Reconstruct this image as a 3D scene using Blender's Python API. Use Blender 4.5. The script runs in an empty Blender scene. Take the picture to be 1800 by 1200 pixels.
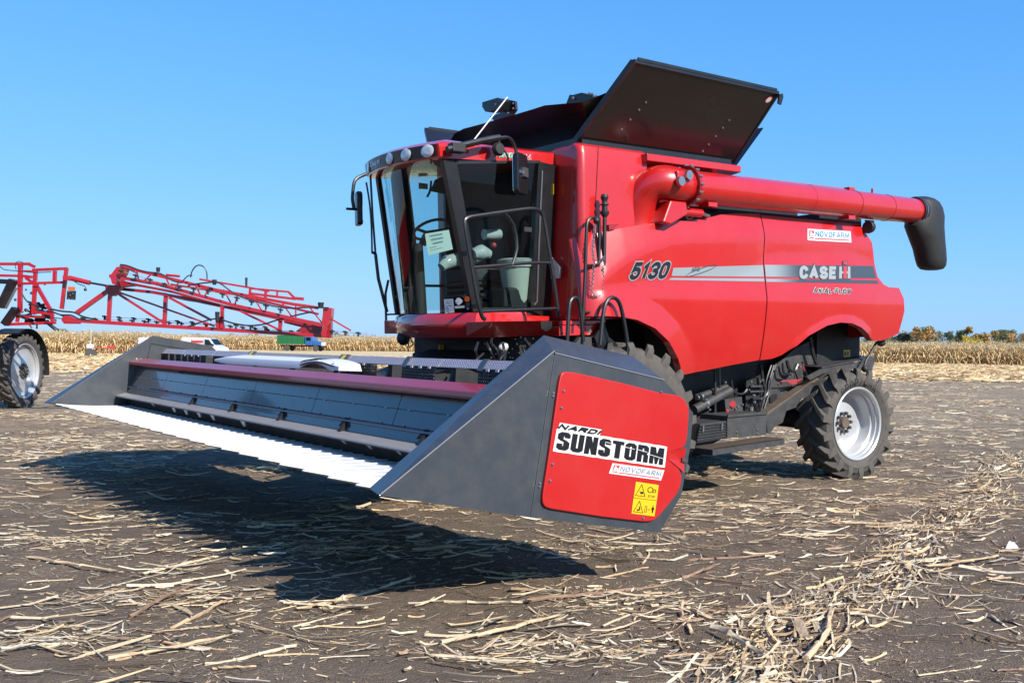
import bpy, bmesh, math, random
import numpy as np
from mathutils import Vector, Matrix, noise

random.seed(7)
rng = np.random.default_rng(11)
scene = bpy.context.scene
COL = scene.collection

# ------------------------------------------------------------------ camera
FPX, EYE = 1650.0, 1.7
ROLL = math.atan(0.0106)
PITCH = math.atan(3.0 / FPX)
cam_d = bpy.data.cameras.new("camera")
cam = bpy.data.objects.new("camera", cam_d)
COL.objects.link(cam)
cam_d.sensor_width = 36.0
cam_d.lens = 36.0 * FPX / 1800.0
cam_d.clip_start = 0.1
cam_d.clip_end = 9000
cam.location = (0, 0, EYE)
_f = Vector((0, math.cos(PITCH), math.sin(PITCH)))
_r0 = Vector((1, 0, 0))
_u0 = _r0.cross(_f)
_r = _r0 * math.cos(ROLL) + _u0 * math.sin(ROLL)
_u = _u0 * math.cos(ROLL) - _r0 * math.sin(ROLL)
cam.rotation_euler = Matrix((( _r.x, _u.x, -_f.x), (_r.y, _u.y, -_f.y), (_r.z, _u.z, -_f.z))).to_euler()
scene.camera = cam

# ------------------------------------------------------------------ sky and sun
SUN = Vector((0.924, -1.119, 1.0)).normalized()
world = bpy.data.worlds.new("World")
scene.world = world
world.use_nodes = True
wn, wl = world.node_tree.nodes, world.node_tree.links
wn.clear()
sky = wn.new("ShaderNodeTexSky")
sky.sky_type = 'NISHITA'
sky.sun_disc = False
sky.sun_elevation = math.asin(SUN.z)
sky.sun_rotation = math.atan2(SUN.x, SUN.y)
sky.altitude = 0
sky.air_density = 1.0
sky.dust_density = 0.35
sky.ozone_density = 2.2
# film response for the whole sky: a*c / (1 + b*c) per channel
def vmath(op, a, b):
    x = wn.new("ShaderNodeVectorMath")
    x.operation = op
    for i, v in enumerate((a, b)):
        if isinstance(v, tuple):
            x.inputs[i].default_value = v
        else:
            wl.new(v, x.inputs[i])
    return x.outputs[0]


SK = 0.172
sky_c = vmath('MULTIPLY', sky.outputs[0], (SK, SK, SK))
sky_n = vmath('MULTIPLY', sky_c, (0.528, 1.573, 4.3))
sky_d = vmath('ADD', vmath('MULTIPLY', sky_c, (0.40, 1.40, 3.0)), (1.0, 1.0, 1.0))
sky_o = vmath('MULTIPLY', vmath('DIVIDE', sky_n, sky_d), (1 / SK, 1 / SK, 1 / SK))
bg = wn.new("ShaderNodeBackground")
bg.inputs["Strength"].default_value = 0.1023
wo = wn.new("ShaderNodeOutputWorld")
wl.new(sky_o, bg.inputs["Color"])
wl.new(bg.outputs[0], wo.inputs["Surface"])

sun_d = bpy.data.lights.new("sun", 'SUN')
sun_d.energy = 5.0
sun_d.angle = math.radians(0.5)
sun_d.color = (1.0, 0.94, 0.85)
sun = bpy.data.objects.new("sun", sun_d)
COL.objects.link(sun)
sun.rotation_euler = SUN.to_track_quat('Z', 'Y').to_euler()
sun.location = (20, -20, 20)

scene.view_settings.view_transform = 'Standard'
scene.view_settings.look = 'None'
scene.view_settings.exposure = 0.75
scene.view_settings.gamma = 1.0
scene.view_settings.use_curve_mapping = False
scene.render.engine = 'CYCLES'
scene.cycles.max_bounces = 7
scene.cycles.transparent_max_bounces = 12


# ------------------------------------------------------------------ frames (measuring on real planes of the place)
def ray(px, py):
    cx, cy = px - 900.0, py - 600.0
    return _r * cx - _u * cy + _f * FPX


class Frame:
    """A machine's own axes: x rearward, y to the machine's right, z up."""
    def __init__(s, o, yaw, tilt):
        c, n = math.cos(yaw), math.sin(yaw)
        ct, st = math.cos(tilt), math.sin(tilt)
        s.R = Matrix(((c * ct, -n, -c * st), (n * ct, c, -n * st), (st, 0, ct)))
        s.o = Vector(o)
        s.Ri = s.R.transposed()

    def L(s, px, py, **k):
        o = s.Ri @ (Vector((0, 0, EYE)) - s.o)
        d = s.Ri @ ray(px, py)
        (a, v), = k.items()
        i = 'xyz'.index(a)
        return o + d * ((v - o[i]) / d[i])

    def W(s, p):
        return s.o + s.R @ Vector(p)

    def mat(s):
        return Matrix.Translation(s.o) @ s.R.to_4x4()


YAW = math.radians(37.19)
FLAT = Frame((0, 0, 0), YAW, 0)
CF = Frame(FLAT.R @ Vector((6.69, 8.438, 0)), YAW, math.radians(2.06))
HF = Frame(FLAT.R @ Vector((4.444, 8.438, 0)) + Vector((0, 0, 0.488)), YAW, math.radians(-11.48))
WF = Frame((0, 0, 0), 0, 0)


def G(px, py):
    return WF.L(px, py, z=0)


def sstep(a, b, x):
    t = np.clip((x - a) / (b - a), 0, 1)
    return t * t * (3 - 2 * t)


# ------------------------------------------------------------------ materials
def nt(name):
    m = bpy.data.materials.new(name)
    m.use_nodes = True
    n, l = m.node_tree.nodes, m.node_tree.links
    return m, n, l, n["Principled BSDF"]


ALB = 0.72     # painted colours below are given for a darker exposure


def paint(name, col, rough=0.4, metal=0.0, coat=0.0, vary=0.08, scale=6.0, bump=0.0, bscale=200.0, dust=0.0,
          dustcol=(0.22, 0.18, 0.14), spec=0.5, coat_rough=0.04):
    m, n, l, b = nt(name)
    tc = n.new("ShaderNodeTexCoord")
    no = n.new("ShaderNodeTexNoise")
    no.inputs["Scale"].default_value = scale
    no.inputs["Detail"].default_value = 6
    l.new(tc.outputs["Object"], no.inputs["Vector"])
    mx = n.new("ShaderNodeMix")
    mx.data_type = 'RGBA'
    c = Vector(col) * ALB
    dustcol = tuple(Vector(dustcol) * ALB)
    mx.inputs["A"].default_value = (*(c * (1 - vary)), 1)
    mx.inputs["B"].default_value = (*(c * (1 + vary)), 1)
    l.new(no.outputs["Fac"], mx.inputs["Factor"])
    out = mx.outputs["Result"]
    if dust > 0:
        n2 = n.new("ShaderNodeTexNoise")
        n2.inputs["Scale"].default_value = scale * 2.3
        n2.inputs["Detail"].default_value = 8
        n2.inputs["Roughness"].default_value = 0.7
        l.new(tc.outputs["Object"], n2.inputs["Vector"])
        mr = n.new("ShaderNodeMapRange")
        mr.inputs["From Min"].default_value = 0.4
        mr.inputs["From Max"].default_value = 0.75
        mr.inputs["To Max"].default_value = dust
        l.new(n2.outputs["Fac"], mr.inputs["Value"])
        m2 = n.new("ShaderNodeMix")
        m2.data_type = 'RGBA'
        m2.inputs["B"].default_value = (*dustcol, 1)
        l.new(mr.outputs["Result"], m2.inputs["Factor"])
        l.new(out, m2.inputs["A"])
        out = m2.outputs["Result"]
    l.new(out, b.inputs["Base Color"])
    rr = n.new("ShaderNodeMapRange")
    rr.inputs["To Min"].default_value = max(0.02, rough * 0.8)
    rr.inputs["To Max"].default_value = min(1, rough * 1.25)
    l.new(no.outputs["Fac"], rr.inputs["Value"])
    l.new(rr.outputs["Result"], b.inputs["Roughness"])
    b.inputs["Metallic"].default_value = metal
    b.inputs["Coat Weight"].default_value = coat
    b.inputs["Coat Roughness"].default_value = coat_rough
    b.inputs["Specular IOR Level"].default_value = spec
    if bump > 0:
        n3 = n.new("ShaderNodeTexNoise")
        n3.inputs["Scale"].default_value = bscale
        n3.inputs["Detail"].default_value = 5
        l.new(tc.outputs["Object"], n3.inputs["Vector"])
        bp = n.new("ShaderNodeBump")
        bp.inputs["Strength"].default_value = bump
        bp.inputs["Distance"].default_value = 0.02
        l.new(n3.outputs["Fac"], bp.inputs["Height"])
        l.new(bp.outputs["Normal"], b.inputs["Normal"])
        if coat > 0:
            l.new(bp.outputs["Normal"], b.inputs["Coat Normal"])
    return m


M = {}
M['red'] = paint("red_paint", (0.565, 0.0045, 0.004), 0.35, coat=1.0, vary=0.05, scale=1.5, dust=0.10, dustcol=(0.42, 0.14, 0.11), bump=0.22, bscale=1.7)
M['red_flat'] = paint("red_sheet_paint", (0.50, 0.0045, 0.004), 0.45, coat=0.25, vary=0.04, scale=2, dust=0.06, dustcol=(0.4, 0.2, 0.16))
M['beam_red'] = paint("dark_red_beam_paint", (0.34, 0.012, 0.016), 0.35, coat=0.5, vary=0.08, scale=2)
M['grey'] = paint("charcoal_blue_paint", (0.038, 0.048, 0.062), 0.42, coat=0.35, vary=0.14, scale=3.5, dust=0.32, dustcol=(0.13, 0.12, 0.11), coat_rough=0.2)
M['grey_gloss'] = paint("glossy_charcoal_paint", (0.036, 0.041, 0.055), 0.26, metal=0.0, coat=0.7, vary=0.08, scale=2, coat_rough=0.06)
M['grey_gloss'].node_tree.nodes["Principled BSDF"].inputs["Coat IOR"].default_value = 1.5
M['shelf'] = paint("light_worn_grey_steel", (0.30, 0.29, 0.29), 0.4, vary=0.12, scale=5)
M['black'] = paint("black_paint", (0.007, 0.0075, 0.009), 0.4, coat=0.2, vary=0.2, scale=8)
M['black_matt'] = paint("black_plastic", (0.016, 0.016, 0.018), 0.55, vary=0.2, scale=10)
M['tankblack'] = paint("tank_cover_black", (0.013, 0.010, 0.008), 0.25, coat=0.35, vary=0.5, scale=1.6, coat_rough=0.15)
M['chassis'] = paint("chassis_dark_grey", (0.042, 0.043, 0.046), 0.5, vary=0.2, scale=5, dust=0.35, dustcol=(0.16, 0.14, 0.12))
M['chassis_dk'] = paint("chassis_black", (0.010, 0.010, 0.011), 0.6, vary=0.3, scale=6, dust=0.2, dustcol=(0.08, 0.07, 0.06))
M['rubber'] = paint("dusty_rubber", (0.098, 0.091, 0.084), 0.9, vary=0.15, scale=7, dust=0.5, dustcol=(0.165, 0.145, 0.125), bump=0.15, bscale=60, spec=0.2)
M['rubber_dk'] = paint("rubber_letters", (0.035, 0.033, 0.033), 0.9, spec=0.2)
M['rubber_mid'] = paint("rubber_worn_letters", (0.09, 0.08, 0.075), 0.9, spec=0.2)
M['rim'] = paint("silver_rim_paint", (0.62, 0.63, 0.65), 0.3, metal=0.35, coat=0.3, vary=0.05, scale=3, dust=0.25, dustcol=(0.4, 0.38, 0.34))
M['steel'] = paint("steel", (0.55, 0.55, 0.55), 0.3, metal=0.9, vary=0.1)
M['white'] = paint("white_plastic", (0.80, 0.80, 0.80), 0.4, vary=0.02)
M['white_pan'] = paint("white_pan_paint", (0.82, 0.83, 0.84), 0.5, vary=0.02, scale=4)
M['decal_white'] = paint("decal_white", (0.80, 0.80, 0.79), 0.35, vary=0.02)
M['decal_black'] = paint("decal_black", (0.010, 0.010, 0.014), 0.35, vary=0.05)
M['decal_navy'] = paint("decal_navy", (0.014, 0.016, 0.028), 0.35, vary=0.05)
M['decal_silver'] = paint("decal_silver", (0.34, 0.37, 0.385), 0.35, vary=0.03)
M['decal_slate'] = paint("decal_slate", (0.055, 0.075, 0.10), 0.35, vary=0.03)
M['decal_blue'] = paint("decal_light_blue", (0.06, 0.30, 0.66), 0.35, vary=0.03)
M['decal_greyblue'] = paint("decal_grey_blue", (0.27, 0.33, 0.42), 0.35, vary=0.03)
M['decal_red'] = paint("decal_red", (0.62, 0.05, 0.06), 0.35, vary=0.03)
M['decal_green'] = paint("decal_green", (0.02, 0.42, 0.22), 0.35, vary=0.03)
M['decal_yellow'] = paint("decal_yellow", (0.80, 0.52, 0.01), 0.4, vary=0.03)
M['amber'] = paint("amber_lens", (0.75, 0.12, 0.01), 0.15, coat=0.8)
M['blue_p'] = paint("blue_truck_paint", (0.02, 0.13, 0.42), 0.35, coat=0.5, dust=0.2)
M['green_p'] = paint("green_truck_paint", (0.01, 0.20, 0.06), 0.45, coat=0.2, dust=0.2)
M['van_white'] = paint("white_van_paint", (0.75, 0.76, 0.78), 0.35, coat=0.6, vary=0.02)
M['guard'] = paint("lilac_grey_guard_paint", (0.40, 0.38, 0.46), 0.4, coat=0.3, vary=0.06)
M['seat'] = paint("seat_fabric", (0.06, 0.06, 0.065), 0.9, vary=0.2, bump=0.2, bscale=150)
M['wrap'] = paint("milky_plastic_wrap", (0.62, 0.62, 0.60), 0.15, coat=0.6, vary=0.25, scale=9, bump=0.5, bscale=14)
M['bin'] = paint("cream_plastic", (0.62, 0.60, 0.53), 0.45, vary=0.05)
M['paper'] = paint("paper", (0.62, 0.72, 0.70), 0.8, vary=0.03)
M['cab_dark'] = paint("cab_trim", (0.013, 0.014, 0.015), 0.7, vary=0.2)
M['brass'] = paint("worn_brown_steel", (0.13, 0.095, 0.07), 0.6, vary=0.3, scale=9)
M['dark_red'] = paint("dark_red_boom_paint", (0.30, 0.008, 0.016), 0.4, coat=0.4, vary=0.05)  # darker red for some boom beams and plates
M['bark'] = paint("bark", (0.10, 0.075, 0.055), 0.9, vary=0.3, scale=3)
M['pitch'] = paint("gusset_black_and_gap_shade", (0.004, 0.004, 0.005), 0.8, vary=0.2)  # near-black of the gussets, also painted shade for the gap under the shelf
M['hose'] = paint("black_hose", (0.02, 0.021, 0.026), 0.35, vary=0.15)


def glass_mat(name, tint, refl_rough=0.0):
    m, n, l, b = nt(name)
    n.remove(b)
    tr = n.new("ShaderNodeBsdfTransparent")
    tr.inputs["Color"].default_value = (*tint, 1)
    gl = n.new("ShaderNodeBsdfGlossy")
    gl.inputs["Roughness"].default_value = refl_rough
    fr = n.new("ShaderNodeFresnel")
    fr.inputs["IOR"].default_value = 1.5
    mr = n.new("ShaderNodeMath")
    mr.operation = 'MULTIPLY_ADD'
    mr.inputs[1].default_value = 0.85
    mr.inputs[2].default_value = 0.0
    mr.use_clamp = True
    l.new(fr.outputs[0], mr.inputs[0])
    mx = n.new("ShaderNodeMixShader")
    l.new(mr.outputs[0], mx.inputs[0])
    l.new(tr.outputs[0], mx.inputs[1])
    l.new(gl.outputs[0], mx.inputs[2])
    l.new(mx.outputs[0], n["Material Output"].inputs["Surface"])
    return m


M['glass'] = glass_mat("cab_glass", (0.66, 0.82, 0.82))
M['glass_dark'] = glass_mat("vehicle_glass", (0.12, 0.15, 0.16))


def mirror_mat():
    m, n, l, b = nt("mirror_glass")
    b.inputs["Base Color"].default_value = (0.8, 0.82, 0.85, 1)
    b.inputs["Metallic"].default_value = 1.0
    b.inputs["Roughness"].default_value = 0.03
    return m


M['mirror'] = mirror_mat()


def lamp_mat():
    m, n, l, b = nt("lamp_lens")
    tc = n.new("ShaderNodeTexCoord")
    v = n.new("ShaderNodeTexVoronoi")
    v.inputs["Scale"].default_value = 18
    l.new(tc.outputs["Object"], v.inputs["Vector"])
    cr = n.new("ShaderNodeMix")
    cr.data_type = 'RGBA'
    cr.inputs["A"].default_value = (0.30, 0.31, 0.34, 1)
    cr.inputs["B"].default_value = (0.62, 0.62, 0.63, 1)
    l.new(v.outputs["Distance"], cr.inputs["Factor"])
    l.new(cr.outputs["Result"], b.inputs["Base Color"])
    b.inputs["Metallic"].default_value = 0.15
    b.inputs["Roughness"].default_value = 0.3
    b.inputs["Coat Weight"].default_value = 1.0
    bp = n.new("ShaderNodeBump")
    bp.inputs["Strength"].default_value = 0.25
    bp.inputs["Distance"].default_value = 0.01
    l.new(v.outputs["Distance"], bp.inputs["Height"])
    l.new(bp.outputs["Normal"], b.inputs["Normal"])
    return m


M['lamp'] = lamp_mat()


def attr_mat(name, rough=0.9, trans=0.0, bump=0.0):
    m, n, l, b = nt(name)
    a = n.new("ShaderNodeAttribute")
    a.attribute_name = "tint"
    tc = n.new("ShaderNodeTexCoord")
    mp = n.new("ShaderNodeMapping")
    mp.inputs["Scale"].default_value = (9, 90, 90) if bump else (40, 40, 40)
    l.new(tc.outputs["Object"], mp.inputs["Vector"])
    no = n.new("ShaderNodeTexNoise")
    no.inputs["Scale"].default_value = 1.0
    no.inputs["Detail"].default_value = 5
    l.new(mp.outputs[0], no.inputs["Vector"])
    mr = n.new("ShaderNodeMapRange")
    mr.inputs["From Min"].default_value = 0.3
    mr.inputs["From Max"].default_value = 0.7
    mr.inputs["To Min"].default_value = 0.55 if bump else 0.8
    mr.inputs["To Max"].default_value = 1.25 if bump else 1.15
    l.new(no.outputs["Fac"], mr.inputs["Value"])
    mu = n.new("ShaderNodeVectorMath")
    mu.operation = 'SCALE'
    l.new(a.outputs["Color"], mu.inputs[0])
    l.new(mr.outputs["Result"], mu.inputs["Scale"])
    l.new(mu.outputs[0], b.inputs["Base Color"])
    if bump:
        bp = n.new("ShaderNodeBump")
        bp.inputs["Strength"].default_value = bump
        bp.inputs["Distance"].default_value = 0.004
        l.new(no.outputs["Fac"], bp.inputs["Height"])
        l.new(bp.outputs["Normal"], b.inputs["Normal"])
    b.inputs["Roughness"].default_value = rough
    b.inputs["Specular IOR Level"].default_value = 0.25
    if trans > 0:
        t = n.new("ShaderNodeBsdfTranslucent")
        l.new(mu.outputs[0], t.inputs["Color"])
        mx = n.new("ShaderNodeMixShader")
        mx.inputs[0].default_value = trans
        l.new(b.outputs[0], mx.inputs[1])
        l.new(t.outputs[0], mx.inputs[2])
        l.new(mx.outputs[0], n["Material Output"].inputs["Surface"])
    return m


M['straw'] = attr_mat("dry_straw", 0.8, 0.1)
M['stalk'] = attr_mat("weathered_stalk", 0.85, 0.0, 0.8)
M['corn'] = attr_mat("dry_corn_leaf", 0.85, 0.45)
M['leaf'] = attr_mat("autumn_leaf", 0.8, 0.3)


def stripe_mat():
    """Printed stripe: silver at the front, fading in print to slate at the rear."""
    m, n, l, b = nt("printed_stripe")
    tc = n.new("ShaderNodeTexCoord")
    sp = n.new("ShaderNodeSeparateXYZ")
    l.new(tc.outputs["Object"], sp.inputs[0])
    mr = n.new("ShaderNodeMapRange")
    mr.inputs["From Min"].default_value = 2.35
    mr.inputs["From Max"].default_value = 2.95
    mr.interpolation_type = 'SMOOTHSTEP'
    l.new(sp.outputs["X"], mr.inputs["Value"])
    mx = n.new("ShaderNodeMix")
    mx.data_type = 'RGBA'
    mx.inputs["A"].default_value = (0.215, 0.25, 0.27, 1)
    mx.inputs["B"].default_value = (0.040, 0.054, 0.072, 1)
    l.new(mr.outputs["Result"], mx.inputs["Factor"])
    l.new(mx.outputs["Result"], b.inputs["Base Color"])
    b.inputs["Roughness"].default_value = 0.35
    return m


M['stripe'] = stripe_mat()


def ground_mat():
    m, n, l, b = nt("soil_with_straw")
    tc = n.new("ShaderNodeTexCoord")
    geo = n.new("ShaderNodeNewGeometry")
    pos = geo.outputs["Position"]

    def tex(scale, detail=6, rough=0.6, sx=1.0, sy=1.0, dist=0.0):
        mp = n.new("ShaderNodeMapping")
        mp.inputs["Scale"].default_value = (sx, sy, 1)
        l.new(pos, mp.inputs["Vector"])
        t = n.new("ShaderNodeTexNoise")
        t.inputs["Scale"].default_value = scale
        t.inputs["Detail"].default_value = detail
        t.inputs["Roughness"].default_value = rough
        t.inputs["Distortion"].default_value = dist
        l.new(mp.outputs[0], t.inputs["Vector"])
        return t.outputs["Fac"]

    def mixc(f, A, B):
        x = n.new("ShaderNodeMix")
        x.data_type = 'RGBA'
        l.new(f, x.inputs["Factor"])
        for k, v in (("A", A), ("B", B)):
            if isinstance(v, tuple):
                x.inputs[k].default_value = (*v, 1)
            else:
                l.new(v, x.inputs[k])
        return x.outputs["Result"]

    def mrange(v, a, c, lo=0.0, hi=1.0):
        x = n.new("ShaderNodeMapRange")
        x.inputs["From Min"].default_value = a
        x.inputs["From Max"].default_value = c
        x.inputs["To Min"].default_value = lo
        x.inputs["To Max"].default_value = hi
        l.new(v, x.inputs["Value"])
        return x.outputs["Result"]

    def math_(op, a, c):
        x = n.new("ShaderNodeMath")
        x.operation = op
        x.use_clamp = True
        for i, v in enumerate((a, c)):
            if isinstance(v, float):
                x.inputs[i].default_value = v
            else:
                l.new(v, x.inputs[i])
        return x.outputs[0]

    soil = mixc(mrange(tex(1.3, 8), 0.3, 0.7), (0.112, 0.084, 0.062), (0.185, 0.140, 0.104))
    soil = mixc(mrange(tex(26, 6), 0.35, 0.7), soil, (0.150, 0.113, 0.084))
    # fine chaff lying on the soil
    chaff = mrange(tex(75, 4, 0.7, 0.30, 1.0, 0.6), 0.555, 0.64)
    patch = mrange(tex(0.9, 5, 0.65, 0.5, 1.0), 0.40, 0.60)
    soil = mixc(math_('MULTIPLY', chaff, math_('MULTIPLY', patch, 0.85)), soil, (0.40, 0.31, 0.20))
    # straw cover thickens with the distance from the trampled show ground to the standing maize
    sp = n.new("ShaderNodeSeparateXYZ")
    l.new(pos, sp.inputs[0])
    streak = mrange(tex(1.0, 7, 0.7, 0.35, 1.6, 0.4), 0.38, 0.6)
    streak2 = mrange(tex(6.0, 5, 0.7, 0.3, 1.4, 0.6), 0.42, 0.62)
    fine = mrange(tex(14.0, 6, 0.72, 0.25, 1.2, 0.5), 0.40, 0.56)
    cover = math_('MULTIPLY', mrange(sp.outputs["Y"], 8, 22, 0.0, 0.95), math_('MULTIPLY', fine, math_('ADD', math_('MULTIPLY', streak, 0.7), math_('ADD', math_('MULTIPLY', streak2, 0.5), 0.25))))
    col = mixc(cover, soil, (0.42, 0.325, 0.215))
    edge = n.new("ShaderNodeMath")
    edge.operation = 'ADD'
    wob = n.new("ShaderNodeMath")
    wob.operation = 'MULTIPLY'
    wob.inputs[1].default_value = 10.0
    l.new(tex(0.15, 3), wob.inputs[0])
    l.new(sp.outputs["Y"], edge.inputs[0])
    l.new(wob.outputs[0], edge.inputs[1])
    band = mrange(edge.outputs[0], 54, 68)
    strawc = mixc(mrange(tex(3.0, 7, 0.75, 0.4, 1.3), 0.35, 0.65), (0.42, 0.325, 0.18), (0.60, 0.475, 0.28))
    col = mixc(band, col, strawc)
    l.new(col, b.inputs["Base Color"])
    b.inputs["Roughness"].default_value = 0.95
    b.inputs["Specular IOR Level"].default_value = 0.15
    bp = n.new("ShaderNodeBump")
    bp.inputs["Strength"].default_value = 0.9
    bp.inputs["Distance"].default_value = 0.03
    add = n.new("ShaderNodeMath")
    add.operation = 'ADD'
    l.new(tex(18, 8, 0.65), add.inputs[0])
    l.new(tex(90, 4, 0.6), add.inputs[1])
    l.new(add.outputs[0], bp.inputs["Height"])
    l.new(bp.outputs["Normal"], b.inputs["Normal"])
    return m


M['ground'] = ground_mat()


# ------------------------------------------------------------------ mesh builder
class MB:
    def __init__(s):
        s.v, s.f, s.m = [], [], []

    def add(s, vs, fs, mi=0):
        k = len(s.v)
        s.v += [tuple(p) for p in vs]
        s.f += [tuple(i + k for i in f) for f in fs]
        s.m += [mi] * len(fs)
        return s

    def box(s, a, b, mi=0):
        (x0, y0, z0), (x1, y1, z1) = a, b
        return s.hexa([(x0, y0, z0), (x1, y0, z0), (x1, y1, z0), (x0, y1, z0),
                       (x0, y0, z1), (x1, y0, z1), (x1, y1, z1), (x0, y1, z1)], mi)

    def hexa(s, p, mi=0):
        return s.add(p, [(3, 2, 1, 0), (4, 5, 6, 7), (0, 1, 5, 4), (1, 2, 6, 5), (2, 3, 7, 6), (3, 0, 4, 7)], mi)

    def slab(s, pts, off, mi=0):
        """A plate: polygon pts (3D, planar) pushed through by vector off."""
        n = len(pts)
        off = Vector(off)
        a = [Vector(p) for p in pts]
        return s.add(a + [p + off for p in a],
                     [tuple(range(n)), tuple(range(2 * n - 1, n - 1, -1))] +
                     [(i, i + n, (i + 1) % n + n, (i + 1) % n) for i in range(n)], mi)

    def bar(s, a, b, w, h=None, up=(0, 0, 1), mi=0):
        a, b = Vector(a), Vector(b)
        h = h or w
        d = (b - a).normalized()
        up = Vector(up)
        if abs(d.dot(up)) > 0.95:
            up = Vector((1, 0, 0))
        x = d.cross(up).normalized() * (w / 2)
        y = x.cross(d).normalized() * (h / 2)
        return s.hexa([a - x - y, a + x - y, a + x + y, a - x + y, b - x - y, b + x - y, b + x + y, b - x + y], mi)

    def tube(s, pts, r, n=8, closed=False, mi=0, smooth_n=0):
        pts = [Vector(p) for p in pts]
        if smooth_n:
            pts = catmull(pts, smooth_n, closed)
        k = len(pts)
        rr = r if isinstance(r, (list, tuple)) else [r] * k
        if len(rr) != k:
            rr = list(np.interp(np.linspace(0, 1, k), np.linspace(0, 1, len(rr)), rr))
        vs = []
        prev = None
        for i, p in enumerate(pts):
            if closed:
                d = pts[(i + 1) % k] - pts[i - 1]
            else:
                d = pts[min(i + 1, k - 1)] - pts[max(i - 1, 0)]
            d.normalize()
            if prev is None:
                u = d.cross(Vector((0, 0, 1)))
                if u.length < 0.1:
                    u = d.cross(Vector((1, 0, 0)))
            else:
                u = prev - d * prev.dot(d)
            u.normalize()
            prev = u
            w = d.cross(u)
            for j in range(n):
                t = 2 * math.pi * j / n
                vs.append(p + u * (math.cos(t) * rr[i]) + w * (math.sin(t) * rr[i]))
        fs = []
        for i in range(k if closed else k - 1):
            for j in range(n):
                a, b2 = i * n + j, i * n + (j + 1) % n
                c, d2 = ((i + 1) % k) * n + (j + 1) % n, ((i + 1) % k) * n + j
                fs.append((a, b2, c, d2))
        if not closed:
            fs.append(tuple(range(n - 1, -1, -1)))
            fs.append(tuple(range((k - 1) * n, k * n)))
        return s.add(vs, fs, mi)

    def lathe(s, prof, n=32, axis='y', o=(0, 0, 0), mi=0, a0=0.0, a1=2 * math.pi):
        """prof: list of (radius, position along axis)."""
        o = Vector(o)
        full = abs(a1 - a0 - 2 * math.pi) < 1e-6
        k = n if full else n + 1
        vs = []
        for r, t in prof:
            for j in range(k):
                a = a0 + (a1 - a0) * j / n
                c, q = r * math.cos(a), r * math.sin(a)
                vs.append(o + (Vector((c, t, q)) if axis == 'y' else Vector((t, c, q)) if axis == 'x' else Vector((c, q, t))))
        fs = []
        for i in range(len(prof) - 1):
            for j in range(n):
                fs.append((i * k + j, i * k + (j + 1) % k, (i + 1) * k + (j + 1) % k, (i + 1) * k + j))
        return s.add(vs, fs, mi)

    def cyl(s, a, b, r, n=12, mi=0, r2=None):
        return s.tube([a, b], [r, r if r2 is None else r2], n, mi=mi)

    def ball(s, c, r, n=10, m=6, mi=0, sc=(1, 1, 1)):
        vs, fs = [], []
        for i in range(m + 1):
            p = math.pi * i / m
            for j in range(n):
                a = 2 * math.pi * j / n
                vs.append((c[0] + r * sc[0] * math.sin(p) * math.cos(a), c[1] + r * sc[1] * math.sin(p) * math.sin(a), c[2] + r * sc[2] * math.cos(p)))
        for i in range(m):
            for j in range(n):
                fs.append((i * n + j, (i + 1) * n + j, (i + 1) * n + (j + 1) % n, i * n + (j + 1) % n))
        return s.add(vs, fs, mi)

    def grid(s, rows, mi=0, flip=False):
        """rows: list of equal-length lists of points."""
        k = len(rows[0])
        vs = [p for r in rows for p in r]
        fs = []
        for i in range(len(rows) - 1):
            for j in range(k - 1):
                f = (i * k + j, i * k + j + 1, (i + 1) * k + j + 1, (i + 1) * k + j)
                fs.append(f[::-1] if flip else f)
        return s.add(vs, fs, mi)

    def xform(s, mt):
        s.v = [tuple(mt @ Vector(p)) for p in s.v]
        return s

    def build(s, name, mats, parent=None, smooth=False, bevel=0.0, clean=True, angle=40):
        me = bpy.data.meshes.new(name)
        me.from_pydata(s.v, [], s.f)
        mats = mats if isinstance(mats, (list, tuple)) else [mats]
        for m in mats:
            me.materials.append(m)
        if len(mats) > 1:
            me.polygons.foreach_set("material_index", s.m)
        if clean:
            bm = bmesh.new()
            bm.from_mesh(me)
            bmesh.ops.remove_doubles(bm, verts=bm.verts, dist=1e-5)
            bmesh.ops.recalc_face_normals(bm, faces=bm.faces)
            bm.to_mesh(me)
            bm.free()
        if smooth:
            me.polygons.foreach_set("use_smooth", [True] * len(me.polygons))
            me.set_sharp_from_angle(angle=math.radians(angle))
        me.update()
        o = bpy.data.objects.new(name, me)
        COL.objects.link(o)
        if parent is not None:
            o.parent = parent
        if bevel > 0:
            b = o.modifiers.new("bevel", 'BEVEL')
            b.width = bevel
            b.segments = 2
            b.limit_method = 'ANGLE'
            b.angle_limit = math.radians(35)
        return o


def catmull(pts, k, closed=False):
    out = []
    n = len(pts)
    rngn = n if closed else n - 1
    for i in range(rngn):
        p0 = pts[i - 1] if (closed or i > 0) else pts[0] * 2 - pts[1]
        p1, p2 = pts[i], pts[(i + 1) % n]
        p3 = pts[(i + 2) % n] if (closed or i < n - 2) else pts[-1] * 2 - pts[-2]
        for j in range(k):
            t = j / k
            out.append(0.5 * ((2 * p1) + (p2 - p0) * t + (2 * p0 - 5 * p1 + 4 * p2 - p3) * t * t + (3 * p1 - p0 - 3 * p2 + p3) * t ** 3))
    if not closed:
        out.append(pts[-1])
    return out


def thing(name, label, cat, mat=None, group=None):
    o = bpy.data.objects.new(name, None)
    o.empty_display_size = 0.2
    COL.objects.link(o)
    if mat is not None:
        o.matrix_world = mat
    o['label'] = label
    o['category'] = cat
    if group:
        o['group'] = group
    return o


def tag(o, label, cat, group=None):
    o['label'] = label
    o['category'] = cat
    if group:
        o['group'] = group
    return o


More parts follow.
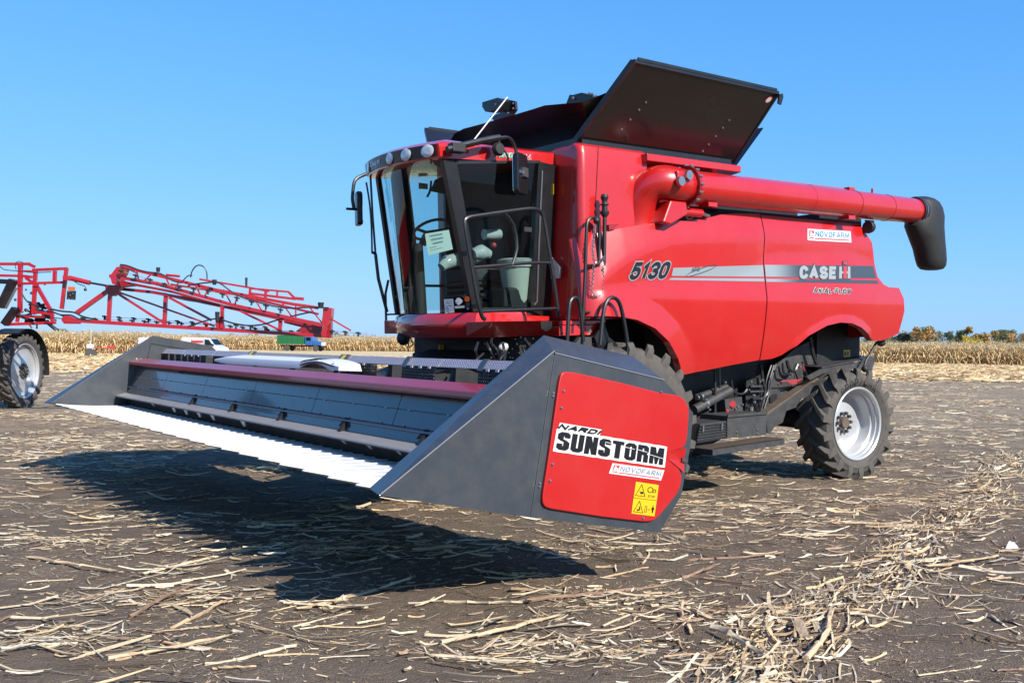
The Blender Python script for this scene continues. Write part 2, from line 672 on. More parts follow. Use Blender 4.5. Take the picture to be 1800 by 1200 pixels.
def text(name, body, mat, parent, at, size, xdir=(1, 0, 0), up=(0, 0, 1), sx=1.0, shear=0.0, bold=0.0, align='LEFT',
         spacing=1.0, fit=None, conform=None):
    """Flat lettering: baseline start at `at`; fit = wanted width."""
    cu = bpy.data.curves.new(name, 'FONT')
    cu.body = body
    cu.size = size
    cu.shear = shear
    cu.offset = bold
    cu.space_character = spacing
    cu.align_x = align
    cu.resolution_u = 4
    tmp = bpy.data.objects.new(name, cu)
    COL.objects.link(tmp)
    bpy.context.view_layer.update()
    dg = bpy.context.evaluated_depsgraph_get()
    me = bpy.data.meshes.new_from_object(tmp.evaluated_get(dg))
    bpy.data.objects.remove(tmp)
    bpy.data.curves.remove(cu)
    co = np.empty(len(me.vertices) * 3)
    me.vertices.foreach_get("co", co)
    co = co.reshape(-1, 3)
    if fit:
        w = co[:, 0].max() - co[:, 0].min()
        sx = fit / w
        co[:, 0] -= co[:, 0].min()
    X, Y = Vector(xdir).normalized(), Vector(up).normalized()
    at = Vector(at)
    out = [at + X * (p[0] * sx) + Y * p[1] for p in co]
    if conform:
        out = [conform(p) for p in out]
    me.vertices.foreach_set("co", [c for p in out for c in p])
    me.materials.clear()
    me.materials.append(mat)
    me.name = name
    me.update()
    o = bpy.data.objects.new(name, me)
    COL.objects.link(o)
    o.parent = parent
    return o


STROKES = {
    'N': (4, [[(0, 0), (0, 6), (4, 0), (4, 6)]]), 'O': (4, [[(1, 0), (3, 0), (4, 1.2), (4, 4.8), (3, 6), (1, 6), (0, 4.8), (0, 1.2), (1, 0)]]),
    'V': (4.4, [[(0, 6), (2.2, 0), (4.4, 6)]]), 'F': (3.4, [[(0, 0), (0, 6), (3.4, 6)], [(0, 3.1), (2.9, 3.1)]]),
    'A': (4.4, [[(0, 0), (2.2, 6), (4.4, 0)], [(.8, 1.9), (3.6, 1.9)]]), 'R': (4, [[(0, 0), (0, 6), (2.8, 6), (3.8, 5.2), (3.8, 3.8), (2.8, 3), (0, 3)], [(2.2, 3), (4, 0)]]),
    'M': (4.8, [[(0, 0), (0, 6), (2.4, 1.2), (4.8, 6), (4.8, 0)]]), 'X': (4.2, [[(0, 0), (4.2, 6)], [(0, 6), (4.2, 0)]]), 'I': (.4, [[(.2, 0), (.2, 6)]]),
    'L': (3.3, [[(0, 6), (0, 0), (3.3, 0)]]), '-': (1.6, [[(0, 2.7), (1.6, 2.7)]]), 'W': (5.6, [[(0, 6), (1.4, 0), (2.8, 5.2), (4.2, 0), (5.6, 6)]]),
    'C': (4, [[(4, 4.5), (3.1, 6), (1, 6), (0, 4.8), (0, 1.2), (1, 0), (3.1, 0), (4, 1.5)]]),
    'S': (4, [[(3.8, 4.6), (3, 6), (1, 6), (0, 5.1), (0, 4.0), (.9, 3.2), (3.1, 2.8), (4, 2), (4, .9), (3, 0), (1, 0), (.1, 1.4)]]),
    'E': (3.5, [[(3.5, 6), (0, 6), (0, 0), (3.5, 0)], [(0, 3.05), (3.1, 3.05)]]), 'H': (4, [[(0, 0), (0, 6)], [(4, 0), (4, 6)], [(0, 3), (4, 3)]]),
    'D': (4, [[(0, 0), (0, 6), (3, 6), (4, 5), (4, 1), (3, 0), (0, 0)]]),
    '5': (4, [[(3.9, 6), (.7, 6), (.4, 3.3), (1.2, 3.75), (3, 3.75), (4, 2.8), (4, 1), (3, 0), (1, 0), (0, 1.3)]]), '1': (2.0, [[(.2, 4.6), (1.5, 6), (1.5, 0)]]),
    '3': (4, [[(.1, 4.7), (1, 6), (3, 6), (4, 5.1), (4, 4), (3.1, 3.15)], [(1.5, 3.1), (3, 3.1), (4, 2.2), (4, .9), (3, 0), (1, 0), (0, 1.3)]]),
    '0': (3.8, [[(.9, 0), (2.9, 0), (3.8, 1.1), (3.8, 4.9), (2.9, 6), (.9, 6), (0, 4.9), (0, 1.1), (.9, 0)]]),
}


def stroke_word(name, word, conv, mat, par, weight=1.1, shear=0.0, gap=1.5, lift=0.0, wide=1.0):
    """Printed capitals drawn as mitred strokes. conv(u, v, lift) maps the unit box of the word to the place."""
    tot = sum(STROKES[ch][0] * wide for ch in word) + gap * (len(word) - 1)
    x0 = 0.0
    mb = MB()
    for ch in word:
        wd, st = STROKES[ch]
        for k_, pts in enumerate(st):
            P = [Vector((a * wide, b)) for a, b in pts]
            closed = (P[0] - P[-1]).length < 1e-6
            if closed:
                P = P[:-1]
            for _ in range(2):          # round the gentle corners
                Q = []
                for i in range(len(P)):
                    a_, b_ = (P[i - 1] if closed or i else None), (P[(i + 1) % len(P)] if closed or i < len(P) - 1 else None)
                    if a_ is None or b_ is None or not 12 < math.degrees((P[i] - a_).angle(b_ - P[i])) < 72:
                        Q.append(P[i])
                    else:
                        Q += [P[i].lerp(a_, .3), P[i].lerp(b_, .3)]
                P = Q
            n_ = len(P)
            L_, R_ = [], []
            for i in range(n_):
                a = P[i - 1] if (closed or i > 0) else None
                b = P[(i + 1) % n_] if (closed or i < n_ - 1) else None
                d0 = (P[i] - a).normalized() if a is not None else None
                d1 = (b - P[i]).normalized() if b is not None else None
                if d0 is None:
                    d0 = d1
                if d1 is None:
                    d1 = d0
                n0, n1 = Vector((-d0.y, d0.x)), Vector((-d1.y, d1.x))
                m_ = (n0 + n1)
                if m_.length < .2:
                    m_ = n1
                m_.normalize()
                k2 = 1 / max(.52, m_.dot(n1))
                e = Vector((0, 0))
                if not closed and i == 0:
                    e = -d1 * weight * .18
                if not closed and i == n_ - 1:
                    e = d0 * weight * .18
                L_.append(P[i] + m_ * (weight / 2 * k2) + e)
                R_.append(P[i] - m_ * (weight / 2 * k2) + e)
            if closed:
                L_.append(L_[0])
                R_.append(R_[0])

            def F(p):
                return conv((x0 + p.x + shear * (p.y - 3)) / tot, p.y / 6, lift + .0004 * k_)
            mb.grid([[F(p) for p in L_], [F(p) for p in R_]])
        x0 += wd * wide + gap
    return mb.build(name, mat, par, clean=False)


# ------------------------------------------------------------------ ground
def ground_h(x, y):
    """Gentle lie of the land: a low rise where the header stands."""
    rise = 0.10 * (1 - sstep(7.0, 10.5, y)) * sstep(-14, -8, x)
    return rise


def lines(a, b, step, lo, hi, grow):
    L = list(np.arange(a, b, step))
    t, s_ = b, step
    while t < hi:
        L.append(t)
        s_ *= grow
        t += s_
    L.append(hi)
    t, s_ = a, step
    R = []
    while t > lo:
        s_ *= grow
        t -= s_
        R.append(max(t, lo))
    return np.array(R[::-1] + L)


gx = lines(-9.0, 9.0, 0.075, -4000, 4000, 1.10)
gy = lines(3.6, 15.0, 0.06, -4000, 4000, 1.07)
X, Y = np.meshgrid(gx, gy)
Z = ground_h(X, Y)
fx, fy = X.ravel(), Y.ravel()
near = (np.abs(fx) < 40) & (fy > 0) & (fy < 60)
nz = np.zeros(fx.size)
for i in np.nonzero(near)[0]:
    p = Vector((fx[i], fy[i], 0))
    fade = 1.0 if fy[i] < 20 else max(0.0, 1 - (fy[i] - 20) / 40)
    nz[i] = fade * (0.035 * noise.noise(p * 0.9) + 0.024 * noise.noise(p * 3.1) + 0.017 * noise.noise(p * 8.0) + 0.010 * abs(noise.noise(p * 17.0)))
Z = (Z.ravel() + nz)
GX, GY, GZ = gx, gy, Z.reshape(X.shape)


def gh(x, y):
    """Ground height by bilinear look-up."""
    i = np.clip(np.searchsorted(GX, x) - 1, 0, len(GX) - 2)
    j = np.clip(np.searchsorted(GY, y) - 1, 0, len(GY) - 2)
    tx = (x - GX[i]) / (GX[i + 1] - GX[i])
    ty = (y - GY[j]) / (GY[j + 1] - GY[j])
    return (GZ[j, i] * (1 - tx) * (1 - ty) + GZ[j, i + 1] * tx * (1 - ty) + GZ[j + 1, i] * (1 - tx) * ty + GZ[j + 1, i + 1] * tx * ty)


def np_mesh(name, v, quads, mat, tint=None, tris=False):
    me = bpy.data.meshes.new(name)
    k = 3 if tris else 4
    nv, nf = len(v), len(quads)
    me.vertices.add(nv)
    me.vertices.foreach_set("co", np.asarray(v, np.float32).ravel())
    me.loops.add(nf * k)
    me.loops.foreach_set("vertex_index", np.asarray(quads, np.int32).ravel())
    me.polygons.add(nf)
    me.polygons.foreach_set("loop_start", np.arange(0, nf * k, k, dtype=np.int32))
    me.update(calc_edges=True)
    me.materials.append(mat)
    if tint is not None:
        a = me.attributes.new("tint", 'FLOAT_COLOR', 'POINT')
        c = np.ones((nv, 4), np.float32)
        c[:, :3] = tint
        a.data.foreach_set("color", c.ravel())
    o = bpy.data.objects.new(name, me)
    COL.objects.link(o)
    return o


nxg, nyg = len(gx), len(gy)
idx = np.arange(nxg * nyg).reshape(nyg, nxg)
quads = np.stack([idx[:-1, :-1], idx[:-1, 1:], idx[1:, 1:], idx[1:, :-1]], -1).reshape(-1, 4)
ground = np_mesh("ground", np.stack([fx, fy, Z], 1), quads, M['ground'])
ground['kind'] = 'structure'
ground.data.polygons.foreach_set("use_smooth", [True] * len(ground.data.polygons))


# ------------------------------------------------------------------ crop residue (nobody could count it)
def scatter(n, y0, y1, power):
    """Random ground points inside the field of view, denser where power says."""
    u = rng.random(n)
    y = (y0 ** power + u * (y1 ** power - y0 ** power)) ** (1 / power)
    x = (rng.random(n) * 2 - 1) * (y * 0.60 + 1.0)
    return x, y


def patchy(x, y, f, thr):
    keep = np.zeros(len(x), bool)
    r = rng.random(len(x))
    for i in range(len(x)):
        v = noise.noise(Vector((x[i] * f, y[i] * f * 1.5, 3.3))) + 0.45 * noise.noise(Vector((x[i] * f * 4, y[i] * f * 5, 1.3)))
        keep[i] = (v * 2.3 + 0.40) > r[i] * 1.25 * thr
    return keep


PALE = np.array([(0.60, 0.50, 0.35), (0.66, 0.58, 0.44), (0.55, 0.42, 0.26), (0.38, 0.27, 0.18), (0.68, 0.63, 0.52), (0.26, 0.20, 0.15)])
RV, RQ, RT = [], [], []
rcount = 0


def ribbons(x, y, ang, L, w, lift, curl, tints, segs=2):
    """Flat torn leaf and stalk bits, bent along their length."""
    global rcount
    n = len(x)
    k = segs + 1
    t = np.linspace(-0.5, 0.5, k)
    dx, dy = np.cos(ang), np.sin(ang)
    bend = rng.normal(0, 0.045, n)
    V = np.zeros((n, k, 2, 3), np.float32)
    roll = rng.normal(0, 0.5, n)
    tiltz = rng.normal(0, 0.07, n)
    for j in range(k):
        off = bend * L * (t[j] ** 2 * 4 - 0.5) * 0.5
        cx = x + dx * L * t[j] - dy * off
        cy = y + dy * L * t[j] + dx * off
        base = gh(cx, cy)
        cz = lift + np.abs(curl * L * (t[j] ** 2) * 1.2) + tiltz * L * t[j] * (0.5 if k > 2 else 1)
        ww = w * (1 - 0.55 * abs(t[j]) * 2 * rng.random(n))
        for s_, sg in enumerate((-0.5, 0.5)):
            V[:, j, s_, 0] = cx - dy * ww * sg * np.cos(roll)
            V[:, j, s_, 1] = cy + dx * ww * sg * np.cos(roll)
            V[:, j, s_, 2] = np.maximum(base + cz + ww * sg * np.sin(roll), base + 0.002 + 0.3 * lift)
    ids = (np.arange(n * k * 2).reshape(n, k, 2)) + rcount
    q = np.stack([ids[:, :-1, 0], ids[:, 1:, 0], ids[:, 1:, 1], ids[:, :-1, 1]], -1).reshape(-1, 4)
    RV.append(V.reshape(-1, 3))
    RQ.append(q)
    RT.append(np.repeat(tints, k * 2, 0))
    rcount += n * k * 2


def tints(n, probs=(0.27, 0.22, 0.2, 0.13, 0.10, 0.08)):
    c = PALE[rng.choice(len(PALE), n, p=probs)] * np.array((0.94, 0.90, 0.84))
    return c * (0.75 + 0.4 * rng.random((n, 1)))


# small chaff close by
x, y = scatter(85000, 4.0, 16, 1.3)
k = patchy(x, y, 0.9, 1.15)
x, y = x[k], y[k]
n = len(x)
ribbons(x, y, rng.normal(0.1, 0.9, n), rng.gamma(1.8, 0.013, n) + 0.008, rng.gamma(2, 0.0014, n) + 0.0012, 0.002 + 0.006 * rng.random(n), rng.random(n) * 0.3, tints(n), 1)
# longer strips and leaves
x, y = scatter(8500, 4.0, 20, 1.4)
k = patchy(x, y, 0.7, 1.1)
x, y = x[k], y[k]
n = len(x)
ribbons(x, y, rng.normal(0.1, 0.7, n), rng.gamma(1.8, 0.045, n) + 0.03, rng.gamma(2.2, 0.0028, n) + 0.0018, 0.004 + 0.012 * rng.random(n), rng.random(n) * 0.25, tints(n), 3)
# husks and flat broken stalk shells
x, y = scatter(5200, 4.2, 17, 1.4)
k = patchy(x, y, 0.6, 1.5)
x, y = x[k], y[k]
n = len(x)
ribbons(x, y, rng.normal(0.12, 0.55, n), rng.gamma(2.5, 0.075, n) + 0.07, rng.gamma(3, 0.004, n) + 0.005, 0.008 + 0.02 * rng.random(n), rng.random(n) * 0.3, tints(n, (0.3, 0.2, 0.25, 0.13, 0.07, 0.05)), 3)
# middle distance
x, y = scatter(120000, 12, 62, 1.15)
k = patchy(x, y, 0.40, 0.90)
x, y = x[k], y[k]
n = len(x)
ribbons(x, y, rng.normal(0.05, 0.6, n), (rng.gamma(1.8, 0.055, n) + 0.03) * (1 + y / 70), (rng.gamma(2.0, 0.0028, n) + 0.0025) * (1 + y / 40), 0.006 + 0.02 * rng.random(n), rng.random(n) * 0.25, tints(n), 2)
# light chopped straw in front of the standing maize
x, y = scatter(34000, 46, 105, 1.2)
n = len(x)
ribbons(x, y, rng.normal(0.0, 0.7, n), rng.gamma(2.5, 0.15, n) + 0.15, rng.gamma(2.5, 0.022, n) + 0.02, 0.02 + 0.10 * rng.random(n), rng.random(n) * 0.4, tints(n, (0.50, 0.15, 0.30, 0.03, 0.02, 0.0)) * np.array((1.15, 1.08, .95)), 2)
# behind the camera too: it shows in the cab glass and the paint
x, y = rng.uniform(-16, 22, 9000), rng.uniform(-22, 4, 9000)
n = len(x)
ribbons(x, y, rng.normal(0.1, 0.7, n), rng.gamma(2.0, 0.08, n) + 0.06, rng.gamma(2.0, 0.006, n) + 0.006, 0.004 + 0.01 * rng.random(n), rng.random(n) * 0.3, tints(n), 1)
# the windrow of straw at the lower right
a, b2 = G(1345, 1200), G(1800, 805)
wa = Vector((a.x, a.y))
wd = Vector((b2.x - a.x, b2.y - a.y))
n = 2600
t = rng.random(n) ** 1.35 * 1.12 - 0.06
wob = np.array([0.22 * noise.noise(Vector((q * 7, 0.5, 0))) for q in t])
sp = rng.normal(0, 0.19, n) + wob
nrm = Vector((-wd.y, wd.x)).normalized()
x = wa.x + wd.x * t + nrm.x * sp
y = wa.y + wd.y * t + nrm.y * sp
wang = math.atan2(wd.y, wd.x)
ribbons(x, y, rng.normal(wang, 0.38, n), rng.gamma(2.0, 0.075, n) + 0.03, rng.gamma(2.2, 0.0042, n) + 0.002,
        0.005 + 0.035 * rng.random(n) * np.exp(-((sp - wob) / 0.13) ** 2), rng.random(n) * 0.3, tints(n, (0.3, 0.2, 0.3, 0.1, 0.06, 0.04)), 3)
# leaf litter gathered in loose heaps
for px, py, s_, n in ((1640, 880, 0.5, 500), (1010, 900, 0.45, 350), (1100, 870, 0.4, 250), (430, 930, 0.5, 350), (330, 1080, 0.4, 400), (650, 980, 0.5, 350),
                      (120, 980, 0.4, 300), (1180, 1100, 0.45, 500), (980, 1180, 0.4, 400), (1300, 900, 0.6, 350), (60, 1160, 0.3, 350), (560, 1000, 0.35, 300), (1500, 930, 0.6, 350)):
    c = G(px, py)
    x, y = c.x + rng.normal(0, s_ * 1.2, n), c.y + rng.normal(0, s_ * 0.45, n)
    ribbons(x, y, rng.normal(0.15, 0.6, n), rng.gamma(1.8, 0.045, n) + 0.02, rng.gamma(2.2, 0.003, n) + 0.0018, 0.004 + 0.02 * rng.random(n), rng.random(n) * 0.3, tints(n), 3)

residue = np_mesh("crop_residue", np.concatenate(RV), np.concatenate(RQ), M['straw'], np.concatenate(RT))
residue['kind'] = 'stuff'
residue['label'] = "torn maize leaves and chopped straw strewn over the dark soil"
residue['category'] = "crop residue"

# crumbs of soil
n = 7000
x, y = scatter(n, 4.2, 15, 1.4)
k = patchy(x, y, 1.7, 1.6)
x, y = x[k], y[k]
n = len(x)
r_ = np.clip(rng.gamma(1.6, .005, n) + .003, 0, .028)
oct_ = np.array([(1, 0, 0), (0, 1, 0), (-1, 0, 0), (0, -1, 0), (0, 0, .8), (.6, .6, .4), (-.6, .6, .45), (-.6, -.6, .35), (.6, -.6, .5)])
V = oct_[None] * r_[:, None, None] * (1 + rng.normal(0, .28, (n, 9, 1)))
a = rng.random(n) * 6.28
ca, sa = np.cos(a)[:, None], np.sin(a)[:, None]
VX, VY = V[..., 0] * ca - V[..., 1] * sa + x[:, None], V[..., 0] * sa + V[..., 1] * ca + y[:, None]
VZ = V[..., 2] + gh(x, y)[:, None] - .1 * r_[:, None]
F_ = np.array([(0, 5, 4), (5, 1, 4), (1, 6, 4), (6, 2, 4), (2, 7, 4), (7, 3, 4), (3, 8, 4), (8, 0, 4), (0, 1, 5), (1, 2, 6), (2, 3, 7), (3, 0, 8)])
clods = np_mesh("soil_clods", np.stack([VX, VY, VZ], -1).reshape(-1, 3), (F_[None] + (np.arange(n) * 9)[:, None, None]).reshape(-1, 3), M['ground'], tris=True)
clods['kind'] = 'stuff'
clods['label'] = "small crumbs of dark soil between the straw"
clods['category'] = "soil"

# loose maize stalks: the ones that can be picked out one by one
STALKS = []
for kk in range(9):
    mb = MB()
    segs = 7
    pts, rr = [], []
    for i in range(segs + 1):
        q = i / segs
        pts.append(Vector((q, 0.012 * math.sin(q * 3 + kk) * (1 if kk % 2 else -1) + random.uniform(-.006, .006), random.uniform(-.003, .003))))
        rr.append(0.0105 * random.uniform(.75, 1.05) * (1 - 0.3 * q))
        if i in (2, 4, 6):      # a swollen joint
            pts[-1] = pts[-1] + Vector((random.uniform(-.03, .03), 0, 0))
            pts.insert(-1, pts[-1] - Vector((.012, 0, 0)))
            rr.insert(-1, rr[-1] * .95)
            rr[-1] = .0135 * (1 - .3 * q)
            pts.append(pts[-1] + Vector((.012, random.uniform(-.004, .004), 0)))
            rr.append(rr[-2])
    k_ = len(mb.v)
    mb.tube(pts, rr, 7)
    for i in range(k_, len(mb.v)):     # ragged, slightly crushed
        v_ = mb.v[i]
        mb.v[i] = (v_[0] + (random.uniform(-.025, .025) if i < k_ + 7 or i >= len(mb.v) - 7 else 0), v_[1] * 1.0 + random.uniform(-.0018, .0018), v_[2] * .85 + random.uniform(-.0015, .0015))
    if kk % 3 == 0:   # a torn leaf still on it
        mb.grid([[(0.3 + 0.35 * q, 0.012 + 0.05 * q, 0.012 + 0.03 * q * (1 - q)), (0.3 + 0.35 * q, 0.035 + 0.06 * q, 0.008)] for q in (0, .33, .66, 1)])
    o = mb.build("maize_stalk", M['stalk'], smooth=True, angle=38)
    base = np.array([(0.50, 0.37, 0.23), (0.54, 0.44, 0.30), (0.25, 0.16, 0.11), (0.44, 0.31, 0.19), (0.55, 0.47, 0.35)][kk % 5])
    at = o.data.attributes.new("tint", 'FLOAT_COLOR', 'POINT')
    nv = len(o.data.vertices)
    c = np.ones((nv, 4), np.float32)
    c[:, :3] = base * (0.8 + 0.4 * rng.random((nv, 1)))
    at.data.foreach_set("color", c.ravel())
    STALKS.append(o)
first_used = set()


def put_stalk(k, x, y, ang, L, thick=1.0, label="dry broken maize stalk lying loose on the dark soil"):
    src = STALKS[k]
    o = src if k not in first_used else src.copy()
    if k in first_used:
        COL.objects.link(o)
    first_used.add(k)
    x1, y1 = x + math.cos(ang) * L, y + math.sin(ang) * L
    z0, z1 = float(gh(np.array(x), np.array(y))), float(gh(np.array(x1), np.array(y1)))
    rad = 0.012 * thick
    o.location = (x, y, z0 + rad)
    o.rotation_euler = (random.uniform(0, 6.28) if k % 3 else 0, -math.atan2(z1 - z0, L), ang)
    o.scale = (L, thick, thick)
    tag(o, label, "maize stalk", "dry maize stalks lying on the soil")


SEG = [(772, 1161, 982, 1117, 1.5), (778, 1088, 917, 1097, 1.2), (928, 1098, 1167, 1057, 1.3), (833, 1027, 912, 1047, 1.5), (602, 1083, 720, 1047, 1.4),
       (777, 1007, 903, 973, 1.0), (753, 1187, 960, 1193, 1.0), (1211, 1007, 1376, 996, 1.2), (1297, 1093, 1530, 1110, 1.0), (1414, 1198, 1462, 1112, 1.9),
       (1245, 1147, 1361, 1196, 1.8), (1200, 1046, 1264, 1024, 1.3), (1627, 1029, 1755, 1001, 1.5), (1714, 986, 1800, 1020, 1.1), (46, 1008, 221, 1031, 1.3),
       (250, 1033, 458, 987, 1.2), (229, 1129, 342, 1058, 1.3), (300, 1140, 404, 1096, 1.1), (187, 1200, 400, 1158, 1.3), (358, 1200, 521, 1179, 1.2),
       (0, 1123, 70, 1092, 1.0), (520, 1104, 600, 1083, 1.2), (0, 1186, 135, 1171, 1.3), (1369, 961, 1500, 962, 1.0), (1480, 930, 1640, 934, 1.0),
       (1640, 868, 1760, 862, 1.0), (1520, 870, 1625, 880, 1.0), (1200, 1090, 1214, 1150, 1.6), (420, 930, 600, 925, 1.0), (630, 940, 760, 935, 1.0)]
SEGL = {0: "thick pale maize stalk slanting near the bottom middle of the photo", 2: "long pale maize stalk pointing from below the header to the right",
        3: "short dark brown maize stalk just below the right end of the header's shadow", 5: "maize stalk lying inside the header's shadow near its right end",
        7: "long straight maize stalk lying across below the warning stickers", 8: "very long thin maize stalk reaching into the straw trail at bottom right",
        9: "thick short maize stalk standing out upright in the straw trail at bottom right", 10: "dark weathered maize stalk left of the thick one by the straw trail",
        12: "pale maize stalk sticking out of the straw trail to the right", 14: "long brown maize stalk at the left below the header's shadow",
        15: "long maize stalk running from the left up to the shadow's lower corner", 18: "long pale maize stalk at the bottom left edge of the photo"}
for i, (xa, ya, xb, yb, th) in enumerate(SEG):
    a, b2 = G(xa, ya), G(xb, yb)
    put_stalk(i % 9, a.x, a.y, math.atan2(b2.y - a.y, b2.x - a.x), max(0.1, (b2 - a).length), th, SEGL.get(i, "dry broken maize stalk lying loose on the dark soil"))
i = 0
while i < 225:
    yy = (4.5 ** 1.3 + random.random() * (15.5 ** 1.3 - 4.5 ** 1.3)) ** (1 / 1.3)
    xx = random.uniform(-1, 1) * (yy * 0.57)
    put_stalk(random.randrange(9), xx, yy, random.gauss(0.1, 0.6), random.uniform(0.14, 0.55), random.uniform(0.45, 1.0))
    i += 1


# ------------------------------------------------------------------ standing maize
def corn_template():
    V, Q, T = [], [], []

    def rib(pts, ws, side, col):
        k0 = len(V)
        for p, w in zip(pts, ws):
            V.append(p - side * w / 2)
            V.append(p + side * w / 2)
            T.extend([col, col])
        for i in range(len(pts) - 1):
            Q.append((k0 + 2 * i, k0 + 2 * i + 1, k0 + 2 * i + 3, k0 + 2 * i + 2))

    lean = Vector((random.gauss(0, 0.06), random.gauss(0, 0.06), 1))
    H = random.uniform(0.92, 1.1)
    brown = np.array((0.50, 0.35, 0.19))
    pale = np.array((0.78, 0.63, 0.37))
    for sd in (Vector((1, 0, 0)), Vector((0, 1, 0))):
        rib([lean * (H * q) for q in (0, .5, .97)], [0.022, 0.018, 0.009], sd, brown)
    for i in range(13):
        z = H * (0.10 + 0.066 * i + random.uniform(-.03, .03))
        a = random.uniform(0, 6.28)
        d = Vector((math.cos(a), math.sin(a), 0))
        L = random.uniform(0.16, 0.34) * (1.1 if i < 9 else 0.8)
        up = random.uniform(0.10, 0.35)
        drop = random.uniform(0.2, 1.2)
        pts = [lean * z + d * (L * q) + Vector((0, 0, L * (up * q * 2 - drop * q * q * 1.5))) for q in (0, .35, .7, 1)]
        sd = Vector((-d.y, d.x, random.uniform(-.6, .6))).normalized()
        cc = (pale * random.uniform(0.75, 1.2)) if random.random() < (.4 if i < 4 else .92) else brown * random.uniform(0.9, 1.4)
        rib(pts, [0.022, 0.034, 0.028, 0.006], sd, cc)
    a = random.uniform(0, 6.28)
    d = Vector((math.cos(a), math.sin(a), -0.5))
    rib([lean * (H * .42) + d * q for q in (0, .07, .14)], [0.03, 0.045, 0.012], Vector((-d.y, d.x, .2)).normalized(), pale * 1.25)
    for i in range(3):
        a = random.uniform(0, 6.28)
        rib([lean * (H * .95), lean * (H * 1.06) + Vector((math.cos(a) * .05, math.sin(a) * .05, 0))], [0.014, 0.006], Vector((-math.sin(a), math.cos(a), 0)), pale * 0.8)
    return np.array([tuple(p) for p in V], np.float32), np.array(Q, np.int32), np.array(T, np.float32)


TPL = [corn_template() for _ in range(9)]


def corn_block(name, label, pos, height):
    Vs, Qs, Ts = [], [], []
    cnt = 0
    n = len(pos)
    which = rng.integers(0, len(TPL), n)
    for t_i, (tv, tq, tt) in enumerate(TPL):
        sel = pos[which == t_i]
        m = len(sel)
        if not m:
            continue
        a = rng.random(m) * 2 * np.pi
        c, s_ = np.cos(a)[:, None], np.sin(a)[:, None]
        h = (height * rng.normal(1.0, 0.05, m))[:, None]
        wv = h * 1.15
        vx = (tv[None, :, 0] * c - tv[None, :, 1] * s_) * wv + sel[:, 0:1]
        vy = (tv[None, :, 0] * s_ + tv[None, :, 1] * c) * wv + sel[:, 1:2]
        vz = tv[None, :, 2] * h + sel[:, 2:3]
        Vs.append(np.stack([vx, vy, vz], -1).reshape(-1, 3))
        q = tq[None] + (np.arange(m) * len(tv))[:, None, None] + cnt
        Qs.append(q.reshape(-1, 4))
        Ts.append((tt[None] * (0.85 + 0.3 * rng.random((m, 1, 1)))).reshape(-1, 3))
        cnt += m * len(tv)
    o = np_mesh(name, np.concatenate(Vs), np.concatenate(Qs), M['corn'], np.concatenate(Ts))
    o['kind'] = 'stuff'
    o['label'] = label
    o['category'] = "maize"
    return o


def corn_rows(p0, p1, depth_rows, step, row):
    p0, p1 = np.array(p0, float), np.array(p1, float)
    d = p1 - p0
    L = np.hypot(*d)
    d /= L
    nrm = np.array([-d[1], d[0]])
    if nrm[1] < 0:
        nrm = -nrm
    out = []
    for r_ in range(depth_rows):
        n_ = int(L / step)
        t_ = np.arange(n_) * step + rng.normal(0, step * 0.3, n_)
        q = p0 + d * t_[:, None] + nrm * (r_ * row + rng.normal(0, 0.10, n_)[:, None])
        out.append(q)
    q = np.concatenate(out)
    return np.concatenate([q, np.zeros((len(q), 1))], 1)


corn_block("maize_field", "standing dry maize at the left behind the sprayer", corn_rows((-66, 103), (-40, 104), 12, 0.14, 0.6), 2.30)
corn_block("maize_field", "standing dry maize far behind the van and the truck", corn_rows((-74, 168), (14, 169), 12, 0.18, 0.7), 2.45)
corn_block("maize_field", "standing dry maize at the right in front of the tree line", corn_rows((30, 101), (58, 88), 12, 0.13, 0.6), 2.05)


